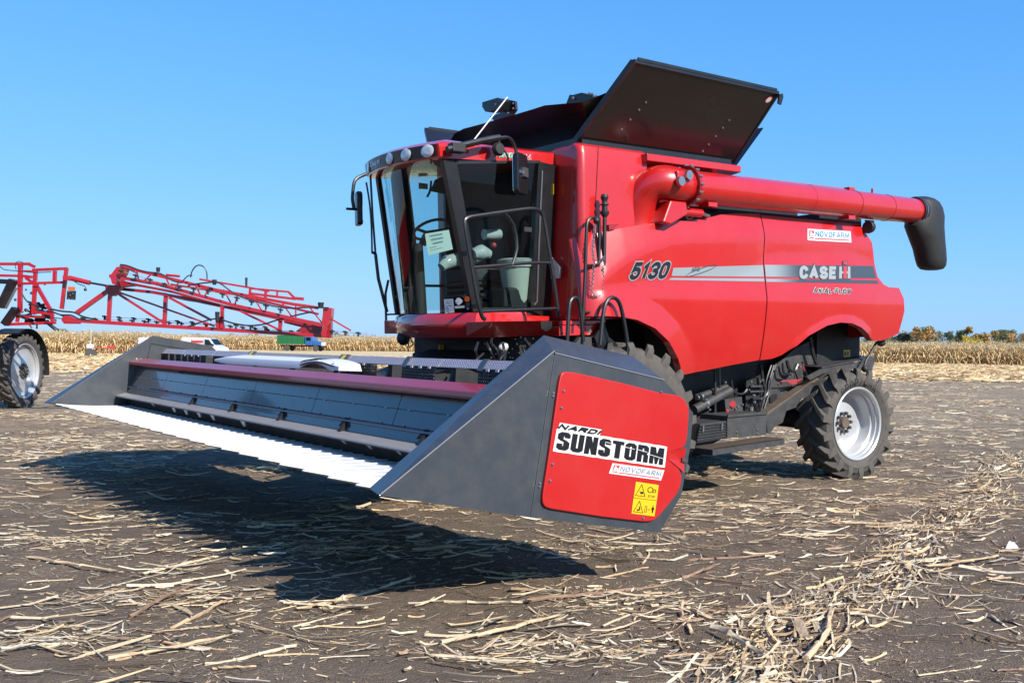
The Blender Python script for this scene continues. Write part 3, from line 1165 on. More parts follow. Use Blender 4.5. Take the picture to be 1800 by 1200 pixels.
# ------------------------------------------------------------------ trees
def tree(px, top, wpx, Y, cols, label, base_z=0.0, dens=1.0, name="tree", shape=1.0):
    """A tapered trunk with limbs and a crown of leaf clumps; px, top, wpx read off at distance Y."""
    hor = 603 + 0.0106 * (px - 900)
    H = 1.7 + (hor - top) / FPX * Y
    R = wpx / FPX * Y / 2 * 1.35
    X = (px - 900) / FPX * Y
    t = thing(name, label, "tree", Matrix.Translation((X, Y, base_z)), "trees of the windbreak beyond the maize")
    mb = MB()
    mb.tube([(0, 0, -0.1), (0.1, 0, H * .3), (0.05, 0.1, H * .6), (0, 0, H * .88)], [H * .030, H * .022, H * .013, H * .004], 7)
    limbs = []
    for i in range(9):
        z0 = H * random.uniform(.22, .7)
        a = random.uniform(0, 6.28)
        e = Vector((math.cos(a) * R * random.uniform(.45, .85), math.sin(a) * R * .7, min(H * .95, z0 + H * random.uniform(.12, .3))))
        mb.tube([(0.05, 0, z0), (e.x * .5, e.y * .5, (z0 + e.z) / 2 - 0.1), e], [H * .010, H * .007, H * .002], 5)
        limbs.append(e)
    mb.build("trunk", M['bark'], t, smooth=True)
    # crown: leaf-sized faces gathered in clumps round the limb ends
    cl = [(e, R * random.uniform(.25, .45)) for e in limbs]
    for i in range(int(10 * dens)):
        a = random.uniform(0, 6.28)
        zz = random.uniform(.30, .97) ** shape
        rad = R * (1 - abs(zz - .6) * 1.1) * math.sqrt(random.random())
        cl.append((Vector((math.cos(a) * rad, math.sin(a) * rad * .8, H * zz)), R * random.uniform(.2, .4)))
    V, Q, T = [], [], []
    cols = [np.array(c) for c in cols]
    for c, r_ in cl:
        base = cols[random.randrange(len(cols))] * random.uniform(.75, 1.2)
        for i in range(int(120 * dens)):
            d = Vector((random.gauss(0, 1), random.gauss(0, 1), random.gauss(0, .8)))
            d = d.normalized() * (r_ * random.random() ** .45)
            p = c + d
            if p.z > H * 1.01:
                continue
            s_ = random.uniform(.14, .32) * (H / 7.5)
            u = Vector((random.gauss(0, 1), random.gauss(0, 1), random.gauss(0, 1))).normalized()
            w = u.cross(Vector((random.gauss(0, 1), random.gauss(0, 1), random.gauss(0, 1)))).normalized()
            k0 = len(V)
            V += [tuple(p - u * s_ - w * s_ * .6), tuple(p + u * s_ - w * s_ * .6), tuple(p + u * s_ * .7 + w * s_ * .6), tuple(p - u * s_ * .7 + w * s_ * .6)]
            Q.append((k0, k0 + 1, k0 + 2, k0 + 3))
            cc = base * random.uniform(.8, 1.25)
            T += [cc] * 4
    o = np_mesh("crown", np.array(V), np.array(Q), M['leaf'], np.array(T))
    o.parent = t
    return t


DG, GG, OR, YL, BR, GRY = (0.055, 0.085, 0.06), (0.17, 0.18, 0.085), (0.46, 0.29, 0.11), (0.50, 0.39, 0.05), (0.31, 0.22, 0.13), (0.22, 0.235, 0.20)
tree(1528, 592, 40, 265, [DG, GG], "dark green tree low behind the rear corner of the red harvester")
tree(1560, 592, 46, 270, [GG, DG, BR], "low olive bushy tree just right of the harvester's tail", dens=.9)
tree(1586, 586, 24, 262, [DG, DG, GG], "small dark green tree left of the tall orange brown tree")
tree(1601, 581, 30, 272, [BR, GRY, GG], "thin greyish brown tree touching the tall orange brown tree", dens=.7)
tree(1624, 573, 34, 258, [OR, BR, GG, OR], "tall broad tree with orange brown autumn leaves")
tree(1641, 590, 16, 256, [GG], "small olive shrub right of the tall orange brown tree")
tree(1657, 582, 30, 262, [GRY, GG, DG], "grey green tree with thin crown right of the gap", dens=.7)
tree(1679, 581, 22, 268, [GRY, BR], "sparse grey tree next to the yellow one", dens=.6)
tree(1699, 574, 28, 266, [GG, GG, OR], "tall olive tree standing over the bright yellow tree")
tree(1707, 590, 26, 255, [YL, YL, GG], "bright yellow low tree, the yellowest of the line")
tree(1722, 586, 22, 262, [OR, BR], "orange tree leaning right of the yellow one", dens=.8)
tree(1743, 581, 26, 260, [GG, OR, GG], "olive tree with orange top right of the gap showing sky")
tree(1763, 580, 34, 264, [GRY, GRY, GG], "broad grey green tree near the right edge", dens=.8)
tree(1789, 586, 30, 258, [BR, OR, GG], "brown orange tree at the right edge of the photo")
tree(1822, 584, 36, 262, [GG, BR], "olive tree just past the right edge")
tree(111, 578, 18, 600, [DG, GG], "tiny dark far tree above the maize left of the boom", dens=.7)
tree(345, 586, 14, 620, [DG], "tiny far tree behind the van", dens=.5)
tree(409, 586, 14, 640, [DG, GG], "tiny far tree right of the van above the maize", dens=.5)
tree(447, 585, 20, 640, [GG, DG], "tiny far tree left of the green truck above the maize", dens=.5)
tree(600, 583, 22, 420, [BR, GRY], "pale brown far bush under the boom's tip", dens=.5)
tree(640, 585, 34, 420, [GRY, BR], "thin grey far bush between the boom tip and the cab", dens=.4)


# ------------------------------------------------------------------ combine harvester
comb = thing("combine_harvester", "large red combine harvester with open black tank covers and unloading tube folded back", "combine harvester", CF.mat())


def c(px, py, **k):
    return CF.L(px, py, **k)


YB = -1.55


def poly(pts, y=YB):
    q = [c(a, b, y=y) for a, b in pts]
    return np.array([p.x for p in q]), np.array([p.z for p in q])


top_f = poly([(1012, 424), (1030, 417), (1072, 405.6), (1121, 396), (1160, 390.5), (1215, 386.4), (1242, 383.6), (1270, 376.7), (1297, 374.5), (1345, 375)])
bot_f = poly([(1005, 553), (1044, 556), (1061, 555.4), (1088, 556.8), (1116, 562.3), (1149, 577.4), (1176, 600.8), (1195.7, 629.7), (1207, 654), (1215, 658.5), (1253, 651.6), (1297, 642), (1345, 632.5)])
top_r = poly([(1338, 376.8), (1516, 393.3), (1530.7, 426.7), (1537, 464), (1541, 486.7), (1550.7, 500), (1560, 504.8), (1578.7, 505.9), (1586, 525), (1588, 546.7)])
bot_r = poly([(1338, 633.7), (1364, 630.7), (1380, 624), (1401, 608), (1420, 589.3), (1449, 572), (1470.7, 566.7), (1492, 568), (1510.7, 576), (1524, 586.7), (1537, 598.7), (1553, 598.7), (1582.7, 586.7), (1588, 547)])
C1 = poly([(1000, 560), (1040, 520), (1066, 484), (1099, 456.5), (1132, 438.6), (1174, 423.5), (1215, 418), (1340, 415), (1406, 420), (1529, 429), (1590, 434)])
C2 = poly([(1000, 512), (1066, 504.6), (1132, 497.7), (1182, 493.6), (1290, 488), (1330, 470), (1345, 456), (1372, 450.7), (1438, 450.7), (1481, 444), (1503, 450.7), (1535, 464), (1590, 500)])
C3 = poly([(1000, 524), (1094, 521), (1340, 526.6), (1380, 528), (1588, 532)])
ARCH = [(q.x, q.z) for q in (c(a, b, y=YB) for a, b in [(1044.5, 556.8), (1061, 555.4), (1088, 556.8), (1116, 562.3), (1149, 577.4), (1176, 600.8), (1195.7, 629.7), (1208, 655.8)])]
ARCH_R = [(q.x, q.z) for q in (c(a, b, y=YB) for a, b in [(1401, 608), (1420, 589.3), (1449, 572), (1470.7, 566.7), (1492, 568), (1510.7, 576), (1524, 586.7)])]


def seg_dist(x, z, P):
    best = 9.0
    for (x0, z0), (x1, z1) in zip(P[:-1], P[1:]):
        dx, dz = x1 - x0, z1 - z0
        t = max(0, min(1, ((x - x0) * dx + (z - z0) * dz) / (dx * dx + dz * dz)))
        best = min(best, math.hypot(x - x0 - t * dx, z - z0 - t * dz))
    return best


def prof(x, z):
    a, b, d = np.interp(x, *C1), np.interp(x, *C2), np.interp(x, *C3)
    a = max(a, b + 0.01)
    if z > a:
        return -0.09 * (a - b) + 0.20 * (z - a) + 0.10 * (z - a) ** 2
    if z > b:
        return -0.09 * (z - b)
    if z > d:
        return 0.11 * (z - b)
    return 0.11 * (d - b) - 0.10 * (z - d) + 0.10 * (z - d) ** 2


def body_y(x, z):
    v = sum(prof(x, z + o) for o in (-.045, -.03, -.015, 0, .015, .03, .045)) / 7
    f = max(0.0, 1 - seg_dist(x, z, ARCH) / 0.26) if x < 1.35 else 0.0
    fr = max(0.0, 1 - seg_dist(x, z, ARCH_R) / 0.10) if x > 2.6 else 0.0
    front = max(0.0, -0.20 - x) ** 2 * 2.0        # the nose of the panel curls round to the front
    return YB + v - 0.055 * f - 0.02 * fr + front


def on_body(p, lift=0.004):
    return Vector((p.x, body_y(p.x, p.z) - lift, p.z))


def side_panel(name, top, bot, x0, x1, nx, nz):
    xs = np.unique(np.concatenate([np.linspace(x0, x1, nx), [v for v in np.concatenate([top[0], bot[0]]) if x0 < v < x1]]))
    rows = []
    for x in xs:
        zt, zb = np.interp(x, *top), np.interp(x, *bot)
        if zt - zb < 0.01:
            zt = zb + 0.01
        rows.append([(x, body_y(x, z), z) for z in np.linspace(zb, zt, nz)])
    mb = MB()
    mb.grid(rows)
    # turned-in edge all round
    loop = [r[0] for r in rows] + rows[-1][1:] + [r[-1] for r in rows[::-1]][1:] + rows[0][::-1][1:-1]
    inner = [(p[0], p[1] + (0.03 if p[0] < -.4 else 0.09), p[2]) for p in loop]
    n = len(loop)
    mb.add(loop + inner, [(i, (i + 1) % n, (i + 1) % n + n, i + n) for i in range(n)])
    return mb.build(name, M['red'], comb, smooth=True, angle=50)


XS = 2.262
bp_f = side_panel("side_panel", top_f, bot_f, -0.455, XS - 0.008, 90, 60)
bp_r = side_panel("side_panel", top_r, bot_r, XS + 0.008, top_r[0][-1], 90, 60)

# printed stripes
def stripe(pts_top, pts_bot, par, mat, lift=0.004, n=24):
    rows = []
    for i in range(n + 1):
        t = i / n
        a = Vector(pts_top[0]).lerp(Vector(pts_top[1]), t)
        b = Vector(pts_bot[0]).lerp(Vector(pts_bot[1]), t)
        rows.append([tuple(on_body(a.lerp(b, q), lift)) for q in (0, .25, .5, .75, 1)])
    mb = MB()
    mb.grid(rows)
    return mb.build("stripe", mat, par)


def C_(px, py):
    return c(px, py, y=YB)


stripe([C_(1181.5, 471), C_(1340.2, 466)], [C_(1179.5, 485), C_(1340.2, 486.5)], bp_f, M['stripe'])
stripe([C_(1179, 488.5), C_(1340.2, 489.5)], [C_(1174, 492), C_(1340.2, 495)], bp_f, M['stripe'])
stripe([C_(1343, 465.5), C_(1534, 467.5)], [C_(1343, 486.5), C_(1538, 489)], bp_r, M['stripe'])
stripe([C_(1343, 490), C_(1539, 493)], [C_(1343, 495.5), C_(1541, 498.5)], bp_r, M['stripe'])


def side_text(body, p0, p1, h_px, par, layers, shear=0.0, name="lettering", squeeze=None):
    """Lettering along the side from p0 to p1 (baseline, measured on the panel)."""
    a, b = C_(*p0), C_(*p1)
    top = C_(p0[0], p0[1] - h_px)
    h = (top - a).length
    d = (b - a)
    for i, (mat, bold, lift) in enumerate(layers):
        extra = bold * h
        dd = d.normalized()
        at = a - dd * extra * (1 if i == 0 and len(layers) > 1 else 0)
        text(name, body, mat, par, at, h / 0.73, dd, (0, 0, 1), shear=shear, bold=bold * h / 0.73 * 1.0, fit=d.length + 2 * extra * (1 if i == 0 and len(layers) > 1 else 0),
             conform=lambda p, l=lift: on_body(p, l))




def side_conv(bl, br, tl):
    """Unit box of a word on the side panel from its measured corners."""
    A, B, T = C_(*bl), C_(*br), C_(*tl)

    def f(u, v, l):
        return tuple(on_body(A + (B - A) * u + (T - A) * v, l))
    return f


cv5 = side_conv((1110, 488.5), (1171.5, 486.5), (1110, 464.5))
stroke_word("lettering", "5130", cv5, M['decal_silver'], bp_f, 2.7, .42, 2.3, .005)
stroke_word("lettering", "5130", cv5, M['decal_navy'], bp_f, 1.75, .42, 2.3, .008)
stroke_word("lettering", "AFS", side_conv((1214, 477), (1227.5, 476.5), (1214, 470.5)), M['decal_slate'], bp_f, .9, .1, 1.3, .008)
mb = MB()
ring = []
for i in range(41):
    a = 2 * math.pi * i / 40
    q = C_(1231.5 + 27 * math.cos(a), 476 - 9.5 * math.cos(a) + 5.0 * math.sin(a) - 0.5)
    q2 = C_(1231.5 + (27 - .9) * math.cos(a), 476 - 9.5 * math.cos(a) * .98 + (5.0 - 1.6) * math.sin(a) - 0.5)
    ring.append([tuple(on_body(q, .007)), tuple(on_body(q2, .007))])
mb.grid(ring)
mb.build("emblem", M['decal_slate'], bp_f)
cvc = side_conv((1404.5, 487.2), (1464, 487.8), (1404.5, 470.2))
stroke_word("lettering", "CASE", cvc, M['decal_slate'], bp_r, 3.3, .15, 2.9, .006)
stroke_word("lettering", "CASE", cvc, M['decal_silver'], bp_r, 2.3, .15, 2.9, .009)


def flat_on_body(name, pts, mat, par, lift):
    mb = MB()
    mb.add([tuple(on_body(C_(*p), lift)) for p in pts], [tuple(range(len(pts)))])
    return mb.build(name, mat, par)


flat_on_body("emblem", [(1468, 466), (1492.5, 466.6), (1490, 492.5), (1466, 492)], M['decal_slate'], bp_r, .0055)
for x0, x1 in ((1470.5, 1476.5), (1485.5, 1491.5)):
    flat_on_body("emblem", [(x0 + 1.5, 468.4), (x1, 468.6), (x1 - 2, 489.8), (x0 - 1, 489.6)], M['decal_silver'], bp_r, .009)
flat_on_body("emblem", [(1475, 477), (1488, 477), (1488, 481), (1475, 481)], M['decal_silver'], bp_r, .0085)
flat_on_body("emblem", [(1479, 468.5), (1485, 468.5), (1482.5, 489.8), (1476.8, 489.8)], M['decal_red'], bp_r, .011)
flat_on_body("emblem", [(1479, 458.5), (1487, 458.7), (1486, 466), (1478.4, 466)], M['decal_slate'], bp_r, .009)
flat_on_body("emblem", [(1480.3, 460.2), (1485.6, 460.3), (1485, 464.8), (1479.8, 464.7)], M['decal_red'], bp_r, .011)
cvx = side_conv((1424, 514.6), (1488.5, 515.6), (1424, 507.2))
stroke_word("lettering", "AXIAL-FLOW", cvx, M['decal_white'], bp_r, 2.7, .15, 2.3, .006)
stroke_word("lettering", "AXIAL-FLOW", cvx, M['decal_navy'], bp_r, 1.5, .15, 2.3, .009)


def novofarm(par, corners, conv, lift_fn, letter_mat, size_h, off):
    """Dealer sticker: white card, red square with a little tractor, name and red rule. conv(u, v, lift) gives the 3D point."""
    def quad(name, u0, v0, u1, v1, mat, l, skew=0.0):
        mb = MB()
        mb.add([conv(u0, v0, l), conv(u1, v0, l), conv(u1, v1, l), conv(u0, v1, l)], [(0, 1, 2, 3)])
        return mb.build(name, mat, par)
    quad("sticker", 0, 0, 1, 1, M['decal_white'], off)
    quad("sticker", .035, .36, .14, .86, M['decal_red'], off + .002)
    quad("sticker", .035, .18, .14, .26, M['decal_red'], off + .002)
    quad("sticker", .16, .15, .95, .24, M['decal_red'], off + .002)
    # the little tractor
    mb = MB()
    def disc(u, v, r):
        n = 10
        return [conv(u + r * .27 * math.cos(2 * math.pi * i / n), v + r * math.sin(2 * math.pi * i / n), off + .004) for i in range(n)]
    for u, v, r in ((.07, .47, .10), (.118, .44, .07)):
        mb.add(disc(u, v, r), [tuple(range(10))])
    mb.add([conv(.06, .55, off + .004), conv(.125, .5, off + .004), conv(.125, .6, off + .004), (conv(.085, .64, off + .004)), conv(.08, .80, off + .004), conv(.05, .74, off + .004)], [(0, 1, 2, 3, 4, 5)])
    mb.build("sticker", M['decal_white'], par)
    return quad


sA, sB, sC, sD = C_(1420, 402), C_(1496.5, 406.5), C_(1494.5, 426.5), C_(1417, 422.5)   # tl tr br bl


def conv_side(u, v, l):
    p = sD.lerp(sC, u).lerp(sA.lerp(sB, u), v)
    return tuple(on_body(p, l))


novofarm(bp_r, None, conv_side, None, M['decal_blue'], 1, .006)
stroke_word("lettering", "NOVOFARM", lambda u, v, l: conv_side(.18 + .77 * u, .40 + .41 * v, l), M['decal_blue'], bp_r, 1.35, 0, 2.6, .009, wide=1.25)

# far side: the same two panels, plain
mbf = MB()
outl = [(-0.05, 2.90), (0.74, 2.98), (2.25, 3.14), (4.26, 3.15), (4.68, 2.32), (5.19, 2.30), (5.22, 2.0), (5.08, 1.67), (4.67, 1.63), (4.2, 1.8), (3.68, 1.83), (2.98, 1.72), (2.22, 1.46), (1.0, 1.35), (.71, 1.71), (.3, 1.96), (-.05, 2.07)]
mbf.slab([(x, 1.50, z) for x, z in outl], (0, 0.05, 0))
mbf.build("side_panel", M['red'], comb)
# inner machine body between the side panels
mb = MB()
mb.box((-0.33, -1.28, 2.02), (4.25, 1.28, 2.96))
mb.box((0.95, -0.92, 0.75), (2.9, 0.92, 2.02))
mb.box((2.9, -0.80, 1.0), (4.55, 0.80, 2.02))
mb.box((4.25, -1.28, 1.9), (4.95, 1.28, 2.28))
mb.box((-0.95, -0.75, 0.9), (0.95, 0.75, 2.02))
mb.build("inner_body", M['chassis_dk'], comb)
mb = MB()
mb.box((1.9, -1.25, 2.97), (4.15, 1.2, 3.08))
mb.slab([(2.3, -1.05, 3.09), (3.2, -1.05, 3.09), (3.2, -1.05, 3.19), (2.3, -1.05, 3.19)], (0, 2.0, 0))
mb.slab([(3.55, -1.15, 3.09), (4.2, -1.15, 3.09), (4.15, -1.15, 3.2), (3.6, -1.15, 3.2)], (0, .8, 0))
mb.box((.95, -1.12, 2.97), (c(1402, 378, y=-1.12).x, 1.1, 3.30))
mb.box((c(1440, 380, y=-1.12).x, -1.12, 3.05), (c(1514, 388, y=-1.12).x, 1.0, 3.29))
mb.build("engine_deck", M['black_matt'], comb)
# tail
mb = MB()
mb.slab([(4.95, -1.5, 2.28), (5.18, -1.5, 2.28), (5.22, -1.5, 2.0), (5.08, -1.5, 1.68), (4.7, -1.5, 1.66), (4.7, -1.5, 1.9)], (0, 3.0, 0))
mb.build("tail_hood", M['red'], comb)

# ---- grain tank front block behind the cab
mb = MB()
rows = []
for z, inset in ((1.96, 0), (2.5, 0), (3.0, 0), (3.4, 0), (3.62, .0), (3.69, .02), (3.72, .06)):
    r_ = .07
    zz = lambda y: z
    pts = [(0.52 - (z - 2.9) * .0 + inset * 0, -1.42 + inset, z), (-0.34, -1.42 + inset, z)]
    for i in range(1, 6):
        a = math.pi / 2 * i / 6
        pts.append((-0.34 - r_ * math.sin(a), -1.42 + inset + r_ * (1 - math.cos(a)), z))
    pts += [(-0.41 + inset * .5, -1.35 + inset, z), (-0.411 + inset * .5, -1.33 + inset, z), (-0.395, -1.05, z - .05 * max(0, z - 3.3)), (-0.30, 1.05, z - .05 * max(0, z - 3.3)), (-0.28, 1.40 - inset, z), (.52, 1.42 - inset, z)]
    rows.append(pts)
mb.grid(rows)
mb.add(rows[-1], [tuple(range(len(rows[-1])))])
mb.build("tank_front_panel", M['red'], comb, smooth=True, angle=35)
mb = MB()
mb.bar(c(1052, 257, y=-1.424), c(1045, 400, y=-1.424), 0.006, 0.004)
mb.bar((-.400, -1.32, 3.09), (-.392, -.9, 3.09), .006, .006)
mb.build("panel_seam", M['black_matt'], comb)
mb = MB()
mb.slab([(.53, -1.12, 2.9), (2.0, -1.12, 2.9), (2.0, -1.12, 3.66), (.53, -1.12, 3.66)], (0, 2.24, 0))
mb.build("grain_tank", M['red'], comb)
mb = MB()
mb.slab([(0.0, -1.5, 3.675), (0.0, -1.5, 3.60), (0.0, -1.15, 3.56), (0.0, -1.15, 3.685)], (1.5, 0, 0))
mb.xform(Matrix.Translation((0.45, 0, 0)))
mb.build("tank_ledge", M['red'], comb, bevel=.006)
# small catch on top of the front side panel
mb = MB()
mb.slab([tuple(c(a, b, y=-1.5)) for a, b in ((1071, 404), (1070, 395), (1087, 393), (1088, 396), (1082, 399), (1081, 403))], (0, .06, 0))
mb.build("catch", M['beam_red'], comb)

# ---- tank covers
def cover(sgn):
    mb = MB()
    b0, b1 = Vector((-0.36, sgn * 1.30, 3.76)), Vector((2.05, sgn * 1.30, 3.75))
    t0, t1 = Vector((-0.12, sgn * 1.89, 4.45)), Vector((2.12, sgn * 1.89, 4.44))
    nrm = (b1 - b0).cross(t0 - b0).normalized() * .012
    mb.slab([b0, b1, t1, t0], nrm)
    o = mb.build("tank_cover", M['tankblack'], comb)
    m2 = MB()
    m2.bar(b0, t0, .05, .05)
    m2.bar(b1, t1, .03, .04)
    m2.bar(t0, t1, .03, .035)
    m2.bar(t0 + Vector((.05, sgn * .01, .025)), t1 + Vector((-.04, sgn * .01, .025)), .02, .03)
    m2.slab([t1 + Vector(v) for v in ((0, 0, -.02), (.06, 0, .0), (.07, 0, -.04), (.03, 0, -.13), (-.02, 0, -.12))], (0, sgn * .02, 0))
    m2.build("cover_frame", M['black'], o)
    for q in (.33, .67):
        m3 = MB()
        s0 = b0.lerp(b1, q)
        s1 = s0.lerp(t0.lerp(t1, q), .22)
        m3.bar(s0 - nrm * (3 if sgn < 0 else -3), s1 - nrm * (2 if sgn < 0 else -2), .08, .03)
        m3.build("hinge_strap", M['black'], o)
    m4 = MB()
    for u, vs in ((.17, (.22, .35, .48, .58)), (.74, (.1, .2, .32, .44, .55))):
        for v in vs:
            p = b0.lerp(b1, u + v * .08).lerp(t0.lerp(t1, u + v * .08), v)
            m4.ball(p - nrm.normalized() * (-.016 if sgn < 0 else .016) * (1 if sgn < 0 else -1), .012, 6, 4)
    m4.build("bolt", M['steel'], o)
    return o


cv = cover(-1)
cover(1)
# round warning sticker near the upper rear corner of the near cover
t0, t1, b0, b1 = Vector((-0.12, -1.89, 4.45)), Vector((2.12, -1.89, 4.44)), Vector((-0.36, -1.30, 3.76)), Vector((2.05, -1.30, 3.75))
pp = b0.lerp(b1, .955).lerp(t0.lerp(t1, .955), .90)
ex, ey = (t1 - t0).normalized(), (t0 - b0).normalized()
nn = ex.cross(ey).normalized()
if nn.y > 0:
    nn = -nn
mb = MB()
mb.add([tuple(pp + nn * .018 + (ex * math.cos(a) + ey * math.sin(a)) * .045) for a in np.linspace(0, 6.283, 17)[:-1]], [tuple(range(16))])
mb.build("sticker", M['decal_red'], cv)
mb = MB()
mb.add([tuple(pp + nn * .020 + (ex * math.cos(a) + ey * math.sin(a)) * .034) for a in np.linspace(0, 6.283, 17)[:-1]], [tuple(range(16))])
mb.build("sticker", M['decal_white'], cv)
# front cover: dark flexible sheet between the side covers
top = [c(a, b, x=-.45) for a, b in ((791.5, 248), (798.7, 235), (814.7, 226.4), (839.5, 220), (870, 211.5), (900, 203), (937, 192), (957, 185.5), (990, 182.5), (1024, 180))]
top.append(Vector((-.2, -1.62, 4.2)))
bot = [Vector((-.10, 1.25 - 2.5 * i / (len(top) - 1), 3.72)) for i in range(len(top))]
rows = []
for i in range(len(top)):
    rows.append([tuple(top[i].lerp(bot[i], q) + Vector((.10 * math.sin(q * math.pi), 0, 0))) for q in np.linspace(0, 1, 6)])
mb = MB()
mb.grid(rows)
mb.grid([[tuple(Vector(p) + Vector((.015, 0, 0))) for p in r] for r in rows])
mb.build("front_cover", M['tankblack'], comb, smooth=True)
mb = MB()
mb.grid([[(2.1, -1.3 + 2.6 * i / 6, 3.72), (2.35, -1.5 + 3.0 * i / 6, 4.15 + .06 * math.sin(i / 6 * math.pi))] for i in range(7)])
mb.grid([[(2.115, -1.3 + 2.6 * i / 6, 3.72), (2.365, -1.5 + 3.0 * i / 6, 4.15 + .06 * math.sin(i / 6 * math.pi))] for i in range(7)])
mb.build("rear_cover", M['tankblack'], comb, smooth=True)
# dark hinge rail behind the cab roof
mb = MB()
mb.box((-.30, -1.3, 3.66), (-.12, 1.3, 3.80))
mb.box((-.33, -1.36, 3.66), (1.95, -1.26, 3.765))
mb.box((-.33, 1.26, 3.66), (1.95, 1.36, 3.765))
mb.build("hinge_rail", M['black'], comb)


def plate_px(name, pts, mat, par=comb, thick=.02, **k):
    (ax, v), = k.items()
    q = [tuple(c(a, b, **k)) for a, b in pts]
    off = Vector((0, 0, 0))
    off['xyz'.index(ax)] = thick
    mb = MB()
    mb.slab(q, off)
    return mb.build(name, mat, par, bevel=0.0)


# camera bracket standing on the front cover
br = plate_px("lamp_bracket", [(847.6, 180), (874, 172), (881, 177), (878, 192), (853, 196.5), (847.6, 188)], M['black'], thick=.16, x=-.44)
plate_px("bracket_arm", [(875, 172), (905, 178), (906.5, 193), (899, 203.5), (889, 205.5), (884, 199), (897, 188), (898, 182), (880, 179)], M['black'], br, .03, x=-.30)
plate_px("bracket_foot", [(861, 205), (884, 197), (895, 203.5), (868, 212)], M['black'], br, .14, x=-.44)
mb = MB()
for a, b in ((871, 184), (874, 195), (902, 182), (902, 191), (893, 199)):
    mb.ball(c(a, b, x=-.445), .012, 6, 4)
mb.build("bolt", M['steel'], br)
br2 = plate_px("lamp_bracket", [(995, 183), (1001, 167), (1008, 167), (1022, 163), (1040, 168), (1050, 181), (1020, 182)], M['black'], thick=.2, x=-.1)
mb = MB()
for a, b in ((1007, 173), (1036, 165), (1041, 166), (1044, 170), (1048, 173)):
    mb.ball(c(a, b, x=-.12), .018, 6, 4)
mb.build("bolt", M['steel'], br2)

# ---- unloading auger
TZ = 3.352
elb = MB()
elb.tube([(.45, -1.30, 2.72), (.465, -1.32, 3.02), (.485, -1.38, 3.23), (.53, -1.48, 3.355), (.63, -1.57, 3.375), (.75, -1.60, 3.36), (.90, -1.6, TZ)], [.175, .175, .178, .18, .182, .18, .176], 24, smooth_n=4)
eo = elb.build("auger_elbow", M['red'], comb, smooth=True)
mb = MB()
mb.slab([(0.50, -1.66, 2.95), (0.62, -1.66, 3.18), (0.86, -1.66, 3.18), (0.88, -1.66, 3.05), (.62, -1.66, 2.93)], (0, .2, 0))
mb.box((.60, -1.78, 3.33), (.76, -1.70, 3.47))
mb.build("elbow_bracket", M['red'], eo, bevel=.015)
mb = MB()
mb.lathe([(.0, -.02), (.05, -.02), (.05, .02), (0, .02)], 12, 'y', (.62, -1.80, 3.36))
mb.lathe([(.0, -.02), (.05, -.02), (.05, .02), (0, .02)], 12, 'y', (.74, -1.80, 3.43))
mb.build("bracket_washer", M['steel'], eo)
fl = MB()
fl.lathe([(.17, -.02), (.215, -.02), (.215, .02), (.17, .02)], 32, 'x', (.92, -1.6, TZ))
fo = fl.build("flange", M['beam_red'], comb, smooth=True)
fb = MB()
for i in range(16):
    a = 2 * math.pi * i / 16
    fb.cyl((.895, -1.6 + .222 * math.cos(a), TZ + .222 * math.sin(a)), (.95, -1.6 + .222 * math.cos(a), TZ + .222 * math.sin(a)), .013, 6)
fb.build("flange_bolt", M['steel'], fo)
tb = MB()
tb.lathe([(.174, .93), (.174, 3.0), (.176, 3.0), (.176, 3.01), (.173, 3.01), (.173, 3.95), (.178, 3.95), (.178, 3.965), (.172, 3.965), (.171, 4.7), (.175, 4.7), (.175, 4.71), (.17, 4.71), (.168, 5.47)], 40, 'x', (0, -1.6, TZ))
to = tb.build("unloading_tube", M['red'], comb, smooth=True, angle=30)
mb = MB()
mb.box((3.86, -1.64, TZ + .17), (3.98, -1.56, TZ + .205))
mb.box((4.42, -1.61, TZ + .17), (4.44, -1.59, TZ + .23))
mb.bar((1.9, -1.6, TZ + .178), (3.86, -1.6, TZ + .185), .008)
mb.build("tube_lug", M['red'], to)
for q in (.16, 2.75):
    mb = MB()
    mb.box((q + 1.0, -1.7, TZ - .205), (q + 1.14, -1.56, TZ - .16))
    mb.build("tube_rest", M['red'], to)
sp = MB()
sp.lathe([(.165, 5.40), (.186, 5.40), (.190, 5.50), (.182, 5.52)], 32, 'x', (0, -1.6, TZ), mi=0)
rows = []
for z, cx, hx, hy in ((3.560, 5.63, .04, .02), (3.552, 5.64, .12, .07), (3.53, 5.66, .20, .12), (3.485, 5.68, .275, .16), (3.41, 5.70, .325, .18), (3.30, 5.71, .355, .19), (3.15, 5.685, .365, .195), (3.0, 5.745, .315, .19), (2.85, 5.81, .265, .185), (2.70, 5.85, .24, .18), (2.62, 5.865, .22, .165), (2.575, 5.87, .18, .13), (2.56, 5.87, .10, .07), (2.557, 5.87, .02, .01)):
    rows.append([(cx + hx * math.copysign(abs(math.cos(a)) ** .9, math.cos(a)), -1.6 + hy * math.copysign(abs(math.sin(a)) ** .9, math.sin(a)), z) for a in np.linspace(0, 2 * math.pi, 33)])
sp.grid(rows)
so = sp.build("spout", M['black_matt'], comb, smooth=True)
mb = MB()
mb.lathe([(.187, 5.44), (.195, 5.44), (.195, 5.455), (.187, 5.455)], 32, 'x', (0, -1.6, TZ))
mb.build("clamp_band", M['steel'], so)
